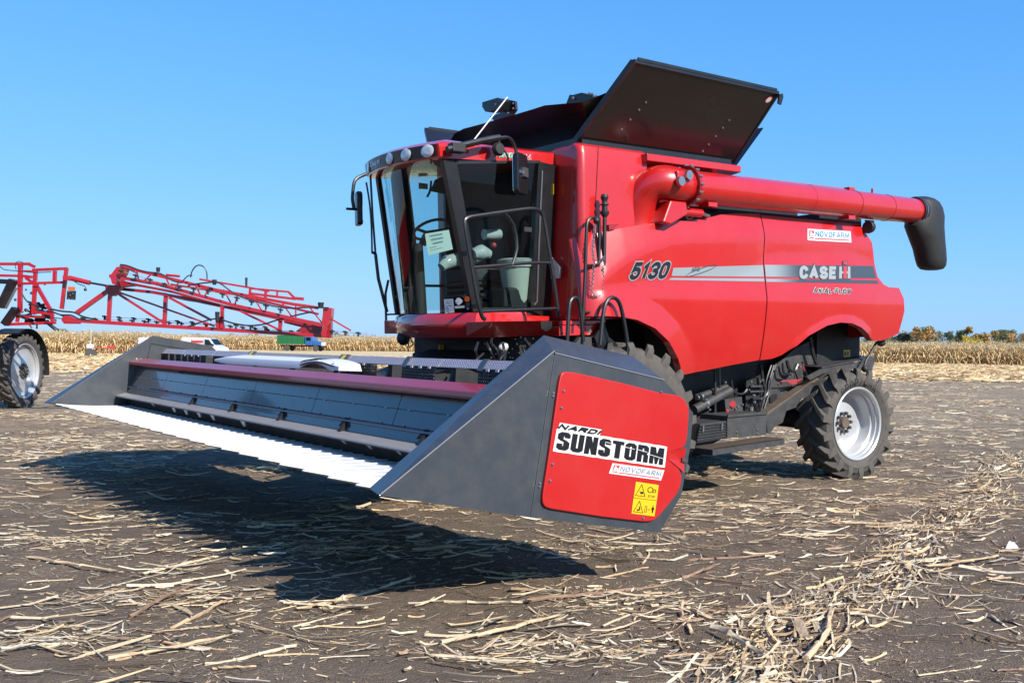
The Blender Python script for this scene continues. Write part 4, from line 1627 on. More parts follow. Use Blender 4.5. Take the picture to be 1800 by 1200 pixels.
# ram that swings the tube
mb = MB()
mb.cyl(c(1196, 372, y=-1.6), c(1232, 375, y=-1.6), .045, 12)
o = mb.build("swing_ram", M['red'], comb, smooth=True)
mb = MB()
mb.tube([c(1205, 377, y=-1.55), c(1208, 384, y=-1.55), c(1215, 384, y=-1.55), c(1222, 378, y=-1.55), c(1240, 374, y=-1.55)], .008, 6, smooth_n=3)
mb.cyl(c(1232, 375, y=-1.6), c(1246, 380, y=-1.58), .02, 8)
mb.build("ram_pipe", M['steel'], o)
plate_px("ram_recess", [(1163, 385), (1168, 374), (1190, 371), (1240, 373), (1300, 374), (1240, 384), (1200, 387)], M['black_matt'], thick=.02, y=-1.30)
# work light hanging under the tube
mb = MB()
p = c(1527, 399, y=-1.6)
mb.lathe([(0, -.03), (.075, -.03), (.085, .0), (.07, .05), (0, .06)], 16, 'x', p)
lo = mb.build("work_light", M['black_matt'], comb, smooth=True)
mb = MB()
mb.tube([c(1521, 388, y=-1.6), c(1535, 389, y=-1.6), c(1536, 398, y=-1.6)], .012, 6)
mb.build("lamp_arm", M['black_matt'], lo)

# ---- cab
def ws_x(y, z):
    """Windscreen: bowed in plan, leaning forward towards the top."""
    t = (z - 2.06) / (3.55 - 2.06)
    s_ = (y + .95) / 1.63
    left = -1.37 - .30 * t
    right = -1.29 - .21 * t
    return left + (right - left) * s_ - .21 * 4 * s_ * (1 - s_) * (1 - .25 * t)


ZB = 2.05


def ws_pt(px, py):
    lo, hi = -.95, .68
    best = None
    for i in range(240):
        y = lo + (hi - lo) * i / 239
        p = c(px, py, y=y)
        e = abs(p.x - ws_x(y, p.z))
        if best is None or e < best[0] - 1e-4:
            best = (e, p)
        if i > 3 and best[0] < .02 and e > best[0] + .05:
            break
    return best[1]


def cab_y(z):
    """Left side of the cab: leans outwards towards the top."""
    return -.875 - .150 * (z - 2.05) / 1.45


def cd(px, py, off=0.0):
    y = -.95
    for _ in range(12):
        p = c(px, py, y=y)
        y = cab_y(p.z) - off
    return c(px, py, y=y)


ys = np.linspace(-.95, .68, 20)
rows = []
for q in np.linspace(0, 1, 8):
    row = []
    for y in ys:
        zt = 3.49 + .10 * (y + .95) / 1.63
        z = ZB + (zt - ZB) * q
        yy = y + (cab_y(z) + .95) * max(0, -y / .95)
        row.append((ws_x(y, z), yy, z))
    rows.append(row)
mb = MB()
mb.grid(rows)
ws = mb.build("windscreen", M['glass'], comb, smooth=True)
# left door
dg = [cd(799, 286), cd(948, 285), cd(935, 543), cd(846, 543)]
mb = MB()
mb.add([tuple(p) for p in dg], [(0, 1, 2, 3)])
door = mb.build("cab_door", M['glass'], comb)
mb = MB()
for a, b in ((0, 1), (1, 2), (2, 3), (3, 0)):
    mb.bar(dg[a] + Vector((0, -.004, 0)), dg[b] + Vector((0, -.004, 0)), .028, .028, up=(0, 1, 0))
mb.build("door_seal", M['black'], door)
mb = MB()
mb.tube([cd(953, 300, .03), cd(948, 420, .03), cd(944, 530, .03), cd(939, 536, .03)], .009, 6)
mb.build("door_strip", M['steel'], door)
mb = MB()
mb.box(tuple(cd(922, 407, .05)), tuple(cd(932, 400, .02)))
mb.build("door_handle", M['black_matt'], door)
# pillars
for q_ in ([(780, 282), (799, 283), (847, 546), (832, 548)], [(947, 284), (977, 291), (967, 562), (933, 545)]):
    mb = MB()
    mb.slab([tuple(cd(a, b, .02)) for a, b in q_], (0, .07, 0))
    mb.build("cab_pillar", M['black'], comb)
mb = MB()
mb.bar((ws_x(.68, 2.05), .70, 2.05), (ws_x(.68, 3.6), .70, 3.6), .05)
mb.build("cab_pillar", M['black'], comb)
# right side of the cab
mb = MB()
mb.slab([(-1.19, .70, 2.05), (-1.06, .70, 2.05), (-1.03, .70, 2.9), (-1.11, .70, 3.62), (-1.34, .70, 3.62)], (0, .02, 0))
mb.build("cab_pillar", M['cab_dark'], comb)
mb = MB()
mb.add([(-1.28, .715, 2.1), (-.60, .715, 2.1), (-.60, .715, 3.6), (-1.48, .715, 3.6)], [(0, 1, 2, 3)])
mb.build("side_window", M['glass'], comb)
mb = MB()
mb.bar((-1.05, .72, 2.38), (-.45, .72, 2.38), .03)
mb.box((-.64, .68, 2.05), (-.44, .72, 3.62))
mb.build("window_rail", M['black'], comb)
mb = MB()
mb.slab([(-.47, -.86, 2.0), (-.47, .66, 2.0), (-.47, .66, 3.6), (-.47, -.98, 3.6)], (.03, 0, 0))
mb.build("cab_rear_wall", M['cab_dark'], comb)
mb = MB()
mb.slab([(-1.36, -.86, 2.02), (-1.50, -.5, 2.02), (-1.52, 0, 2.02), (-1.45, .4, 2.02), (-1.28, .68, 2.02), (-.47, .68, 2.02), (-.47, -.86, 2.02)], (0, 0, .03))
mb.build("cab_floor", M['cab_dark'], comb)

# roof
def roof_ring(z, grow, front):
    pts = []
    for q in np.linspace(0, 1, 15):
        y = -.99 + 1.75 * q - grow * (1 - 2 * q)
        xl, xr = -1.78, -1.60
        x = xl + (xr - xl) * q - .19 * 4 * q * (1 - q) - front
        pts.append((x, y, z(x, y)))
    pts += [(-1.1, .80 + grow, z(-1.1, .8)), (-.33, .80 + grow, z(-.33, .8)), (-.33, -.2, z(-.33, -.2)), (-.33, -1.0 - grow, z(-.33, -1)), (-1.0, -1.0 - grow, z(-1., -1))]
    return pts


def zb(x, y):
    return 3.49 + .06 * (x + 1.78) / 1.45 + .05 * (y + 1) / 1.8


mb = MB()
R0 = roof_ring(lambda x, y: zb(x, y), -.06, -.08)
R1 = roof_ring(lambda x, y: zb(x, y) + .01, 0, 0)
R2 = roof_ring(lambda x, y: 3.635 + .035 * (x + 1.78) / 1.45 + .05 * (y + 1) / 1.8 + .0, .0, .02)
R3 = roof_ring(lambda x, y: 3.665 + .02 * (x + 1.78) / 1.45 + .05 * (y + 1) / 1.8, -.03, -.03)
R4 = roof_ring(lambda x, y: 3.725 + .02 * (x + 1.78) / 1.45 + .04 * (y + 1) / 1.8, -.25, -.22)
R5 = roof_ring(lambda x, y: 3.765, -.6, -.42)
R5 = [(min(p[0], -.5), p[1], p[2] - (.05 if p[0] > -.6 else 0)) for p in R5]
mb.grid([r + [r[0]] for r in (R0, R1, R2, R3, R4, R5)])
mb.add(R5, [tuple(range(len(R5)))])
mb.add(R0, [tuple(range(len(R0)))])
roof = mb.build("cab_roof", M['red'], comb, smooth=True, angle=32)


def visor(q, f, lift):
    """Point on the front of the roof: q across, f up the lamp panel."""
    i = q * 14
    k0 = min(13, int(i))
    a = Vector(R1[k0]).lerp(Vector(R1[k0 + 1]), i - k0)
    b = Vector(R2[k0]).lerp(Vector(R2[k0 + 1]), i - k0)
    p = a.lerp(b, f)
    d = Vector(R1[k0 + 1]) - Vector(R1[k0])
    n_ = Vector((-d.y, d.x, 0)).normalized()
    if n_.x > 0:
        n_ = -n_
    return p + n_ * lift, n_, d.normalized()


mb = MB()
q0, q1 = .02, .985
mb.grid([[tuple(visor(q, f, l)[0]) for f, l in ((.14, .002), (.14, .012), (.96, .012), (.98, .002))] for q in np.linspace(q0, q1, 30)])
mb.build("lamp_panel", M['black'], roof, smooth=True, angle=30)
# lamps
def q_at(px, f=.55):
    best = None
    for i in range(400):
        q = i / 399
        p = visor(q, f, 0)[0]
        w = CF.W(p) - Vector((0, 0, EYE))
        x_ = 900 + FPX * w.dot(_r) / w.dot(_f)
        if best is None or abs(x_ - px) < best[0]:
            best = (abs(x_ - px), q)
        if best[0] < 1.0 and abs(x_ - px) > 6:
            break
    return best[1]


for px, ra, rb in ((753, .085, .062), (715.5, .082, .062), (687, .07, .06), (650, .07, .062)):
    p, n_, d = visor(q_at(px), .56, .016)
    mb = MB()
    rows = []
    for k2, h in ((0.02, .012), (.3, .0115), (.6, .0095), (.85, .006), (1.0, 0)):
        rows.append([tuple(p + d * (ra * k2 * math.cos(a)) + Vector((0, 0, 1)) * (rb * k2 * math.sin(a)) + n_ * h) for a in np.linspace(0, 2 * math.pi, 33)])
    mb.grid(rows)
    mb.build("lamp", M['lamp'], roof, smooth=True)
pa = visor(q_at(670), .40, .022)
pb = visor(q_at(654), .40, .022)
e = (pa[0] - pb[0])
text("lettering", "CASE IH", M['decal_white'], roof, pb[0], .080, e, (0, 0, 1), fit=(pa[0] - pb[0]).length, bold=.003)
# dealer lettering on the roof side
pa, pb = c(871, 276, y=-1.005), c(933, 281.5, y=-1.005)
ra, rb, rt = c(872, 274.5, y=-1.006), c(932, 280.5, y=-1.006), c(872, 267.5, y=-1.006)


def rconv(u, v, l):
    return tuple(ra + (rb - ra) * u + (rt - ra) * v + Vector((0, -l, 0)))


stroke_word("lettering", "NOVOFARM", rconv, M['decal_white'], roof, 2.6, 0, 1.9, 0)
stroke_word("lettering", "NOVO", lambda u, v, l: rconv(u * .49, v, l), M['decal_green'], roof, 1.3, 0, 1.9, .004)
stroke_word("lettering", "FARM", lambda u, v, l: rconv(.535 + u * .465, v, l), M['decal_red'], roof, 1.3, 0, 1.9, .004)

# red cab base under the windscreen
mb = MB()
rows = []
for z, g in ((2.045, 0.0), (2.02, .03), (1.93, .055), (1.86, .03), (1.80, -.05)):
    row = [(-.8, -1.0 - g * .3, z)]
    for q in np.linspace(0, 1, 15):
        y = -.97 - g * .4 + (1.66 + g * .8) * q
        row.append((ws_x(min(max(y, -.95), .68), 2.05) - g, y, z))
    row.append((-.8, .72 + g * .3, z))
    rows.append(row)
mb.grid(rows)
mb.add(rows[-1], [tuple(range(len(rows[-1])))])
mb.build("cab_base", M['red'], comb, smooth=True, angle=35)
plate_px("side_skirt", [(846, 549), (966, 556), (964, 566), (852, 568)], M['red'], thick=.1, y=-1.0)
# platform
mb = MB()
x0, x1 = c(862, 588, y=-1.3).x, c(977, 588, y=-1.3).x
mb.hexa([(x0 + .18, -1.09, 1.805), (x1, -1.09, 1.805), (x1, -.9, 1.815), (x0, -.9, 1.815), (x0, -1.345, 1.955), (x1, -1.345, 1.955), (x1, -.9, 1.955), (x0, -.9, 1.955)])
pf = mb.build("platform", M['red_flat'], comb, bevel=.006)
mb = MB()
mb.box((x1 + .004, -1.35, 1.80), (c(1052, 590, y=-1.3).x, -1.0, 1.905))
mb.box((x1 + .004, -1.36, 1.908), (c(1050, 566, y=-1.3).x, -1.0, 1.95))
mb.build("platform_step", M['red'], comb, bevel=.006)
mb = MB()
for a, b in ((986, 573), (988, 586)):
    mb.ball(c(a, b, y=-1.355), .012, 6, 4)
mb.build("bolt", M['brass'], pf)
pl_ = [c(950, 565, y=-1.33), c(969, 564.5, y=-1.33), c(970, 582, y=-1.16), c(951, 581, y=-1.16)]
mb = MB()
mb.add([tuple(p + Vector((0, -.008, -.002))) for p in pl_], [(0, 1, 2, 3)])
mb.build("sticker", M['decal_white'], pf)
mb = MB()
for v, h in ((.12, .1), (.35, .05), (.5, .05), (.68, .05), (.82, .06)):
    a = [pl_[0].lerp(pl_[3], v), pl_[1].lerp(pl_[2], v), pl_[1].lerp(pl_[2], v + h), pl_[0].lerp(pl_[3], v + h)]
    m_ = sum(a, Vector()) / 4
    mb.add([tuple(m_ + (p - m_) * .8 + Vector((0, -.011, -.003))) for p in a], [(0, 1, 2, 3)])
mb.build("sticker", M['decal_greyblue'], pf)
# far side platform with its rail, lamp and wires
mb = MB()
mb.box((-1.27, .75, 1.84), (-.5, 1.05, 1.99))
fp = mb.build("platform", M['red'], comb, bevel=.006)
mb = MB()
mb.tube([(-1.26, 1.02, 1.99), (-1.26, 1.02, 2.3), (-1.26, .95, 2.45)], .014, 6)
mb.tube([(-1.26, 1.02, 2.06), (-1.2, .7, 2.06)], .012, 6)
mb.build("hand_rail", M['black'], fp)
mb = MB()
p = c(709, 594, y=.5)
mb.ball(p, .075, 10, 6, sc=(1, 1, 1.1))
mb.tube([p, p + Vector((0, 0, .15))], .02, 6)
mb.build("work_light", M['black_matt'], comb, smooth=True)
mb = MB()
mb.tube([c(a, b, y=.3) for a, b in ((716, 589), (718, 600), (717, 612), (719, 617))], .007, 5, smooth_n=3)
mb.tube([c(a, b, y=.3) for a, b in ((721, 590), (723, 598), (726, 604), (719, 611))], .007, 5, smooth_n=3)
mb.build("hanging_wire", M['black_matt'], comb)

# cab inside
mb = MB()
mb.tube([c(740, 560, y=0), c(738, 500, y=0), c(735, 428, y=0)], [.07, .06, .05], 10)
sc_ = mb.build("steering_column", M['cab_dark'], comb, smooth=True)
mb = MB()
cc, rad = c(757, 403, y=-.02), .19
ex = Vector((.30, -.80, -.08)).normalized()
ey = Vector((.55, .2, .45)).normalized()
ey = (ey - ex * ey.dot(ex)).normalized()
mb.tube([cc + ex * rad * math.cos(a) + ey * rad * math.sin(a) for a in np.linspace(0, 2 * math.pi, 25)[:-1]], .016, 8, closed=True)
mb.tube([cc + ex * rad, cc - ey * .06 - ex * .02, cc - ex * rad], .018, 6)
mb.tube([cc - ey * .05, c(742, 430, y=0)], .04, 8)
mb.build("steering_wheel", M['black_matt'], sc_, smooth=True)
pq = [c(747, 411, y=-.30), c(789, 404, y=-.30), c(796, 438, y=-.30), c(753, 449, y=-.30)]
mb = MB()
mb.slab([tuple(p) for p in pq], (0.002, .002, 0))
pap = mb.build("notice_sheet", M['paper'], sc_)
mb = MB()
for v, u0, u1, h in ((.1, .18, .72, .08), (.28, .2, .72, .09), (.47, .25, .68, .08), (.66, .1, .4, .03), (.78, .1, .62, .03)):
    n_ = 9
    for i in range(n_):
        a0, a1 = u0 + (u1 - u0) * i / n_, u0 + (u1 - u0) * (i + .7) / n_
        def P(u, v):
            return tuple(pq[0].lerp(pq[1], u).lerp(pq[3].lerp(pq[2], u), v) + Vector((-.003, -.004, 0)))
        mb.add([P(a0, v), P(a1, v), P(a1, v + h), P(a0, v + h)], [(0, 1, 2, 3)])
mb.build("faint_print", M['decal_greyblue'], pap)
# seat
mb = MB()
mb.box((-1.0, -.42, 2.38), (-.58, .18, 2.52))
st = mb.build("seat", M['seat'], comb, bevel=.04)
mb = MB()
mb.hexa([(-.66, -.42, 2.5), (-.54, -.42, 2.5), (-.54, .16, 2.5), (-.66, .16, 2.5), (-.60, -.38, 3.1), (-.50, -.38, 3.1), (-.50, .12, 3.1), (-.60, .12, 3.1)])
mb.build("backrest", M['seat'], st, bevel=.04)
mb = MB()
for i, z in enumerate((2.10, 2.16, 2.22, 2.28, 2.34)):
    mb.box((-1.02, -.42, z), (-.6, .16, z + .035))
mb.build("seat_bellows", M['black_matt'], st, bevel=.008)
# plastic-wrapped arm rests and console
def lump(name, pts, r, y, mat, par=comb):
    mb = MB()
    mb.tube([c(a, b, y=y) for a, b in pts], r, 10, smooth_n=3)
    return mb.build(name, mat, par, smooth=True)


lump("arm_rest", [(776, 470), (785, 462), (800, 457), (835, 449), (860, 447)], [.05, .075, .075, .09, .05], -.15, M['wrap'], st)
lump("arm_rest", [(832, 447), (845, 444), (860, 447)], [.05, .085, .05], -.70, M['wrap'], st)
mb = MB()
mb.tube([c(851, 412, y=-.6), c(878, 412, y=-.6)], .055, 10)
mb.build("arm_rest", M['wrap'], st, smooth=True)
mb = MB()
mb.ball(c(868, 431, y=-.65), .03, 8, 5)
mb.build("lever_knob", M['decal_red'], st, smooth=True)
mb = MB()
cb = c(909, 538, y=-.72)
mb.lathe([(.115, 0), (.185, .44), (.195, .44), (.195, .46), (.175, .46), (.105, .02)], 20, 'z', cb)
bo = mb.build("storage_bin", M['bin'], comb, smooth=True)
mb = MB()
mb.lathe([(.197, .40), (.20, .45), (.21, .47), (.17, .49), (.14, .44)], 14, 'z', cb)
mb.build("bin_liner", M['wrap'], bo, smooth=True)
mb = MB()
mb.box((-.95, -.84, 2.05), (-.62, -.55, 2.30))
mb.build("side_console", M['cab_dark'], comb, bevel=.03)
# sun blind and yellow warning sticker at the far window
plate_px("sun_blind", [(757, 336), (765, 316), (790, 306), (800, 326), (782, 341)], M['cab_dark'], thick=.01, y=-.2)
lump("microphone_cord", [(758, 318), (756, 335), (751, 346)], .012, -.2, M['black_matt'])
plate_px("sticker", [(736, 321), (752, 323), (752, 333), (736, 332)], M['decal_yellow'], thick=.002, y=.695)
# stickers on the windscreen
def ws_sticker(pts, mat, lift=.006):
    mb = MB()
    q = [ws_pt(*p) + Vector((-lift, -lift * .6, 0)) for p in pts]
    mb.add([tuple(p) for p in q], [tuple(range(len(q)))])
    return mb.build("sticker", mat, ws)


ws_sticker([(781, 526), (797, 525), (799.5, 549), (783, 551)], M['decal_white'])
for yy in (529, 533, 537, 541, 545):
    ws_sticker([(784 + (yy - 529) * .1, yy), (794 + (yy - 529) * .1, yy - .4), (794 + (yy - 529) * .1, yy + 1), (784 + (yy - 529) * .1, yy + 1.4)], M['decal_greyblue'], .009)
for px, py, r, m_ in ((807, 529.5, 6, M['decal_white']), (821.5, 525.5, 4.6, M['amber']), (823, 534.5, 4.4, M['decal_navy']), (823, 542, 2.4, M['decal_greyblue'])):
    ws_sticker([(px + r * math.cos(a), py + r * math.sin(a)) for a in np.linspace(0, 6.283, 15)[:-1]], m_)
ws_sticker([(800, 538), (817, 537), (817, 541), (800, 542)], M['decal_white'])
# wipers
mb = MB()
mb.tube([c(a, b, y=.62) + Vector((-.12, 0, 0)) for a, b in ((661, 322), (667, 360), (670, 400), (671, 444))], .010, 6, smooth_n=2)
mb.tube([c(a, b, y=.62) + Vector((-.12, 0, 0)) for a, b in ((671, 444), (677, 447), (682, 490), (697, 548))], .018, 6)
mb.tube([c(a, b, y=.62) + Vector((-.12, 0, 0)) for a, b in ((668, 305), (672, 380), (677, 447))], .012, 6)
mb.build("wiper", M['black'], comb)

# ---- mirrors
mb = MB()
mb.tube([c(a, b, y=-1.12) for a, b in ((786, 263), (812, 256), (845, 248), (878, 242))], .032, 8)
mb.tube([c(a, b, y=-1.12) for a, b in ((876, 243), (890, 241.5), (899, 246), (905, 258), (908.5, 275), (911, 296))], .016, 8, smooth_n=4)
arm = mb.build("mirror_arm", M['black'], comb, smooth=True)
mb = MB()
mb.box(tuple(c(797, 266, y=-1.16)), tuple(c(809, 255, y=-1.06)))
mb.build("arm_clamp", M['black_matt'], arm, bevel=.01)


def rbox(mb, ctr, w, h, d, r=.03, n=5):
    """Rounded mirror case in the x-z plane, depth along y rotated by caller."""
    pts = []
    for sx, sz, a0 in ((1, 1, 0), (-1, 1, 90), (-1, -1, 180), (1, -1, 270)):
        for i in range(n + 1):
            a = math.radians(a0 + 90 * i / n)
            pts.append((sx * (w / 2 - r) + r * math.cos(a), sz * (h / 2 - r) + r * math.sin(a)))
    return pts


pts = rbox(None, None, .24, .40, .05, .045)
pc = c(915, 306, y=-1.12)
mrot = Matrix.Translation(pc) @ Matrix.Rotation(math.radians(28), 4, 'Z')
mb = MB()
mb.slab([(x, -.03, z) for x, z in pts], (0, .06, 0))
mb.xform(mrot)
mc = mb.build("mirror_case", M['black'], arm, bevel=.012)
mb = MB()
mb.slab([(x * .92, .031, z * .94) for x, z in pts], (0, .004, 0))
mb.xform(mrot)
mb.build("mirror_glass", M['mirror'], arm)
mb = MB()
mb.xform(Matrix())
mb.box((-.03, -.055, -.03), (.07, -.031, .06))
mb.box((-.10, -.045, -.005), (-.03, -.032, .025))
mb.xform(mrot)
mb.build("mirror_clamp", M['steel'], arm)
mb = MB()
p = c(876.5, 262, y=-1.12)
mb.lathe([(0, -.03), (.05, -.028), (.068, 0), (.066, .02), (0, .022)], 20, 'y', p)
mb.tube([p, c(878, 245, y=-1.12)], .010, 6)
mb.build("convex_mirror", M['black_matt'], arm, smooth=True)
mb = MB()
mb.tube([c(a, b, y=1.12) for a, b in ((648, 304), (630, 312), (623, 320), (620.5, 335), (619.5, 350), (622, 366))], .020, 8, smooth_n=3)
mb.tube([c(609, 367, y=1.12), c(626, 368, y=1.12)], .016, 6)
arm2 = mb.build("mirror_arm", M['black'], comb, smooth=True)
pc = c(629.5, 367, y=1.12)
mrot = Matrix.Translation(pc) @ Matrix.Rotation(math.radians(70), 4, 'Z')
mb = MB()
mb.slab([(x * .9, -.035, z * .95) for x, z in pts], (0, .06, 0))
mb.xform(mrot)
mb.build("mirror_case", M['black'], arm2, bevel=.012)
mb = MB()
mb.slab([(x * .83, -.040, z * .90) for x, z in pts], (0, .004, 0))
mb.xform(mrot)
mb.build("mirror_glass", M['mirror'], arm2)
# aerial
mb = MB()
mb.tube([c(823, 259, y=-.9), c(892, 171, y=-.9)], .0065, 6)
ae = mb.build("aerial", M['white'], comb)
mb = MB()
mb.ball(c(819, 266, y=-.98), .03, 8, 5)
mb.tube([c(819, 266, y=-.98), c(824, 258, y=-.9)], .009, 6)
mb.build("aerial_base", M['beam_red'], ae, smooth=True)

# ---- rails, gate and chain
def rail(name, paths, r, y, par=comb, sm=3):
    mb = MB()
    for p_ in paths:
        mb.tube([c(a, b, y=y) for a, b in p_], r, 8, smooth_n=sm if len(p_) > 2 else 0)
    return mb.build(name, M['black'], par, smooth=True)


hr = rail("hand_rail", [[(853, 561), (847, 555), (838, 520), (826, 450), (817, 395), (822, 383), (845, 378.5), (890, 372), (930, 367), (947, 370), (955, 382), (962, 420), (976, 510), (982, 557)]], .020, -1.45)
rail("hand_rail", [[(832, 470), (880, 466), (930, 462), (967, 462)]], .016, -1.45, hr)
rail("hand_rail", [[(846, 547), (977, 542)]], .016, -1.45, hr)
rail("hand_rail", [[(886, 374), (903, 396), (909, 436), (900, 466)]], .016, -1.45, hr, 2)
gt = rail("ladder_gate", [[(1024.5, 566), (1029, 470), (1031, 400), (1036, 385), (1046, 383), (1053, 393), (1053.5, 430), (1051, 500), (1047.5, 560)]], .017, -1.5)
rail("ladder_gate", [[(1029, 466), (1050, 467)]], .014, -1.5, gt)
rail("ladder_gate", [[(1025, 549), (1047, 549)]], .014, -1.5, gt)
mb = MB()
mb.ball(c(1048.5, 387.5, y=-1.52), .034, 10, 6)
mb.build("gate_knob", M['black_matt'], gt, smooth=True)
ps = rail("rail_post", [[(1063, 372), (1061, 566)]], .020, -1.52)
mb = MB()
p0, p1 = c(1063.5, 349, y=-1.52), c(1063, 376, y=-1.52)
mb.lathe([(0, .20), (.03, .195), (.042, .165), (.03, .135), (.026, .12), (.03, .10), (.045, .098), (.045, .088), (.03, .085), (.03, .03), (.045, .028), (.045, 0), (.025, -.03)], 12, 'z', p1)
mb.build("post_finial", M['black_matt'], ps, smooth=True)


def chain(pts, y, n):
    q = catmull([c(a, b, y=y) for a, b in pts], 8)
    # even spacing
    d = [0]
    for i in range(1, len(q)):
        d.append(d[-1] + (q[i] - q[i - 1]).length)
    mb = MB()
    for k2 in range(n):
        s_ = d[-1] * (k2 + .5) / n
        i = max(1, min(len(q) - 1, int(np.searchsorted(d, s_))))
        t = (s_ - d[i - 1]) / max(1e-6, d[i] - d[i - 1])
        p = q[i - 1].lerp(q[i], t)
        u = (q[i] - q[i - 1]).normalized()
        w = (Vector((0, 1, 0)) if k2 % 2 else u.cross(Vector((0, 1, 0))))
        w = (w - u * w.dot(u)).normalized()
        L = d[-1] / n * .72
        mb.tube([p + u * (L * math.cos(a)) + w * (.013 * math.sin(a)) for a in np.linspace(0, 6.283, 9)[:-1]], .0042, 4, closed=True)
    return mb.build("chain", M['steel'], gt)


chain([(1046, 395), (1044, 415), (1042, 440), (1044, 458), (1051, 462), (1058, 458), (1062, 450)], -1.54, 24)
chain([(1044, 462), (1042, 490), (1040, 510), (1044, 520), (1051, 521), (1058, 512), (1060, 490), (1060, 468)], -1.54, 34)
lh = rail("ladder_hoop", [[(997, 600), (1000, 545), (1003, 528), (1010, 523), (1017, 528), (1021, 550), (1025, 600)]], .020, -1.62)
lh2 = rail("ladder_hoop", [[(1055, 606), (1059, 560), (1065, 532), (1075, 523), (1086, 528), (1094, 550), (1105, 615)]], .020, -1.66)
plate_px("ladder_hinge", [(1045, 592), (1062, 566), (1070, 592), (1085, 604), (1088, 618), (1055, 618)], M['black'], thick=.05, y=-1.42)
plate_px("ladder_hinge", [(1020, 592), (1040, 592), (1040, 612), (1010, 606)], M['chassis'], thick=.05, y=-1.38)
plate_px("valve_cover", [(968, 452), (984, 470), (982, 489), (968, 489), (975, 472)], M['bin'], thick=.02, x=-.47)
plate_px("sticker", [(966, 325), (973, 323), (973, 342), (967, 342)], M['decal_yellow'], thick=.003, x=-.46)


# ---- wheels
def tyre_mesh(R, w, rim_r, n_lugs, lug_h, side, spin=1):
    """Farm tyre round the y axis; side=-1 puts the outer face towards -y."""
    Rc = R - lug_h
    mb = MB()
    prof_ = [(rim_r - .012, -.33 * w), (rim_r + .016, -.395 * w), (rim_r + .05, -.455 * w), ((rim_r + Rc) / 2, -.505 * w), (Rc - .10, -.50 * w), (Rc - .035, -.46 * w), (Rc - .005, -.36 * w), (Rc + .006, 0)]
    prof_ = prof_ + [(r, -t) for r, t in prof_[-2::-1]]
    mb.lathe(prof_, 64)
    for sg in (-1, 1):
        for k2 in range(n_lugs):
            th0 = 2 * math.pi * (k2 + (.5 if sg > 0 else 0)) / n_lugs
            st = []
            for t, rt, rb, hw in ((-.04, R - .004, Rc - .01, .026), (.2, R, Rc - .01, .030), (.42, R - .004, Rc - .02, .036), (.475, R - .012, Rc - .05, .040), (.512, R - .065, Rc - .08, .042), (.508, R - .115, Rc - .125, .030)):
                tt = min(t, .46)
                dth = spin * (tt * w * 1.02) / R
                a = th0 + dth
                y = sg * t * w
                st.append([(math.cos(a + s_ * hw * f / R) * r_, y if r_ == rt else y * (.97 if t > .45 else 1), math.sin(a + s_ * hw * f / R) * r_)
                           for s_, r_, f in ((-1, rb, 1.5), (-1, rt, 1), (1, rt, 1), (1, rb, 1.5))])
            mb.grid([s_ + [s_[0]] for s_ in st])
            mb.add(st[0], [(0, 1, 2, 3)])
            mb.add(st[-1], [(3, 2, 1, 0)])
    return mb


def rim_mesh(rim_r, w, dish, side, hub_r):
    mb = MB()
    o = side
    lip = .415 * w
    prof_ = [(rim_r + .012, lip - .012), (rim_r + .014, lip + .006), (rim_r + .002, lip + .012), (rim_r - .015, lip), (rim_r - .02, lip - .04), (rim_r - .032, lip - .05), (rim_r - .034, lip - .10),
             (rim_r - .055, lip - .115), (rim_r - .058, lip - dish + .03), (rim_r - .075, lip - dish + .01), (rim_r - .11, lip - dish), (hub_r + .11, lip - dish + .015), (hub_r + .02, lip - dish + .04), (0, lip - dish + .04)]
    mb.lathe([(r, o * t) for r, t in prof_], 56)
    back = [(rim_r + .012, -lip), (rim_r - .05, -lip), (rim_r - .06, lip - dish)]
    mb.lathe([(r, o * t) for r, t in back], 40)
    return mb


def wheel(par, ctr, R, w, rim_r, n_lugs, lug_h, dish, side, hub_r, nuts, steer=0, spin=1, letters=False, phase=0.0):
    e = bpy.data.objects.new("wheel", None)
    COL.objects.link(e)
    e.parent = par
    e.location = ctr
    e.rotation_euler = (0, 0, steer)
    t = tyre_mesh(R, w, rim_r, n_lugs, lug_h, side, spin)
    t.xform(Matrix.Rotation(phase, 4, 'Y'))
    t.build("tyre", M['rubber'], e, smooth=True, angle=32)
    rim_mesh(rim_r, w, dish, side, hub_r).build("rim", M['rim'], e, smooth=True, angle=40)
    lip = .415 * w
    mb = MB()
    f0 = side * (lip - dish + .04)
    for k2 in range(nuts):
        a = 2 * math.pi * k2 / nuts
        mb.cyl((math.cos(a) * hub_r * .72, f0, math.sin(a) * hub_r * .72), (math.cos(a) * hub_r * .72, f0 + side * .045, math.sin(a) * hub_r * .72), hub_r * .13, 8)
    mb.build("wheel_nut", M['chassis'], e)
    mb = MB()
    mb.lathe([(0, f0 + side * .05), (hub_r * .42, f0 + side * .05), (hub_r * .46, f0 + side * .03), (hub_r * .48, f0 - side * .02)], 24)
    mb.build("hub_cap", M['brass'], e, smooth=True)
    if letters:
        rr = rim_r + .062
        for i, ch in enumerate("GOODYEAR"):
            a = math.radians(128 - i * 10.5)
            p = Vector((math.cos(a) * rr, side * (w * .506), math.sin(a) * rr))
            upv = Vector((math.cos(a), 0, math.sin(a)))
            xd = Vector((math.sin(a), 0, -math.cos(a)))
            text("lettering", ch, M['rubber_dk'] if i < 4 else M['rubber_mid'], e, p - xd * .036, .098, xd, upv, bold=.004, fit=.072)
        for i, ch in enumerate("480/70R24"):
            a = math.radians(-70 + i * 4.2)
            p = Vector((math.cos(a) * (rim_r + .075), side * (w * .492), math.sin(a) * (rim_r + .075)))
            text("lettering", ch, M['rubber_mid'], e, p, .04, Vector((-math.sin(a), 0, math.cos(a))), Vector((-math.cos(a), 0, -math.sin(a))))
    return e


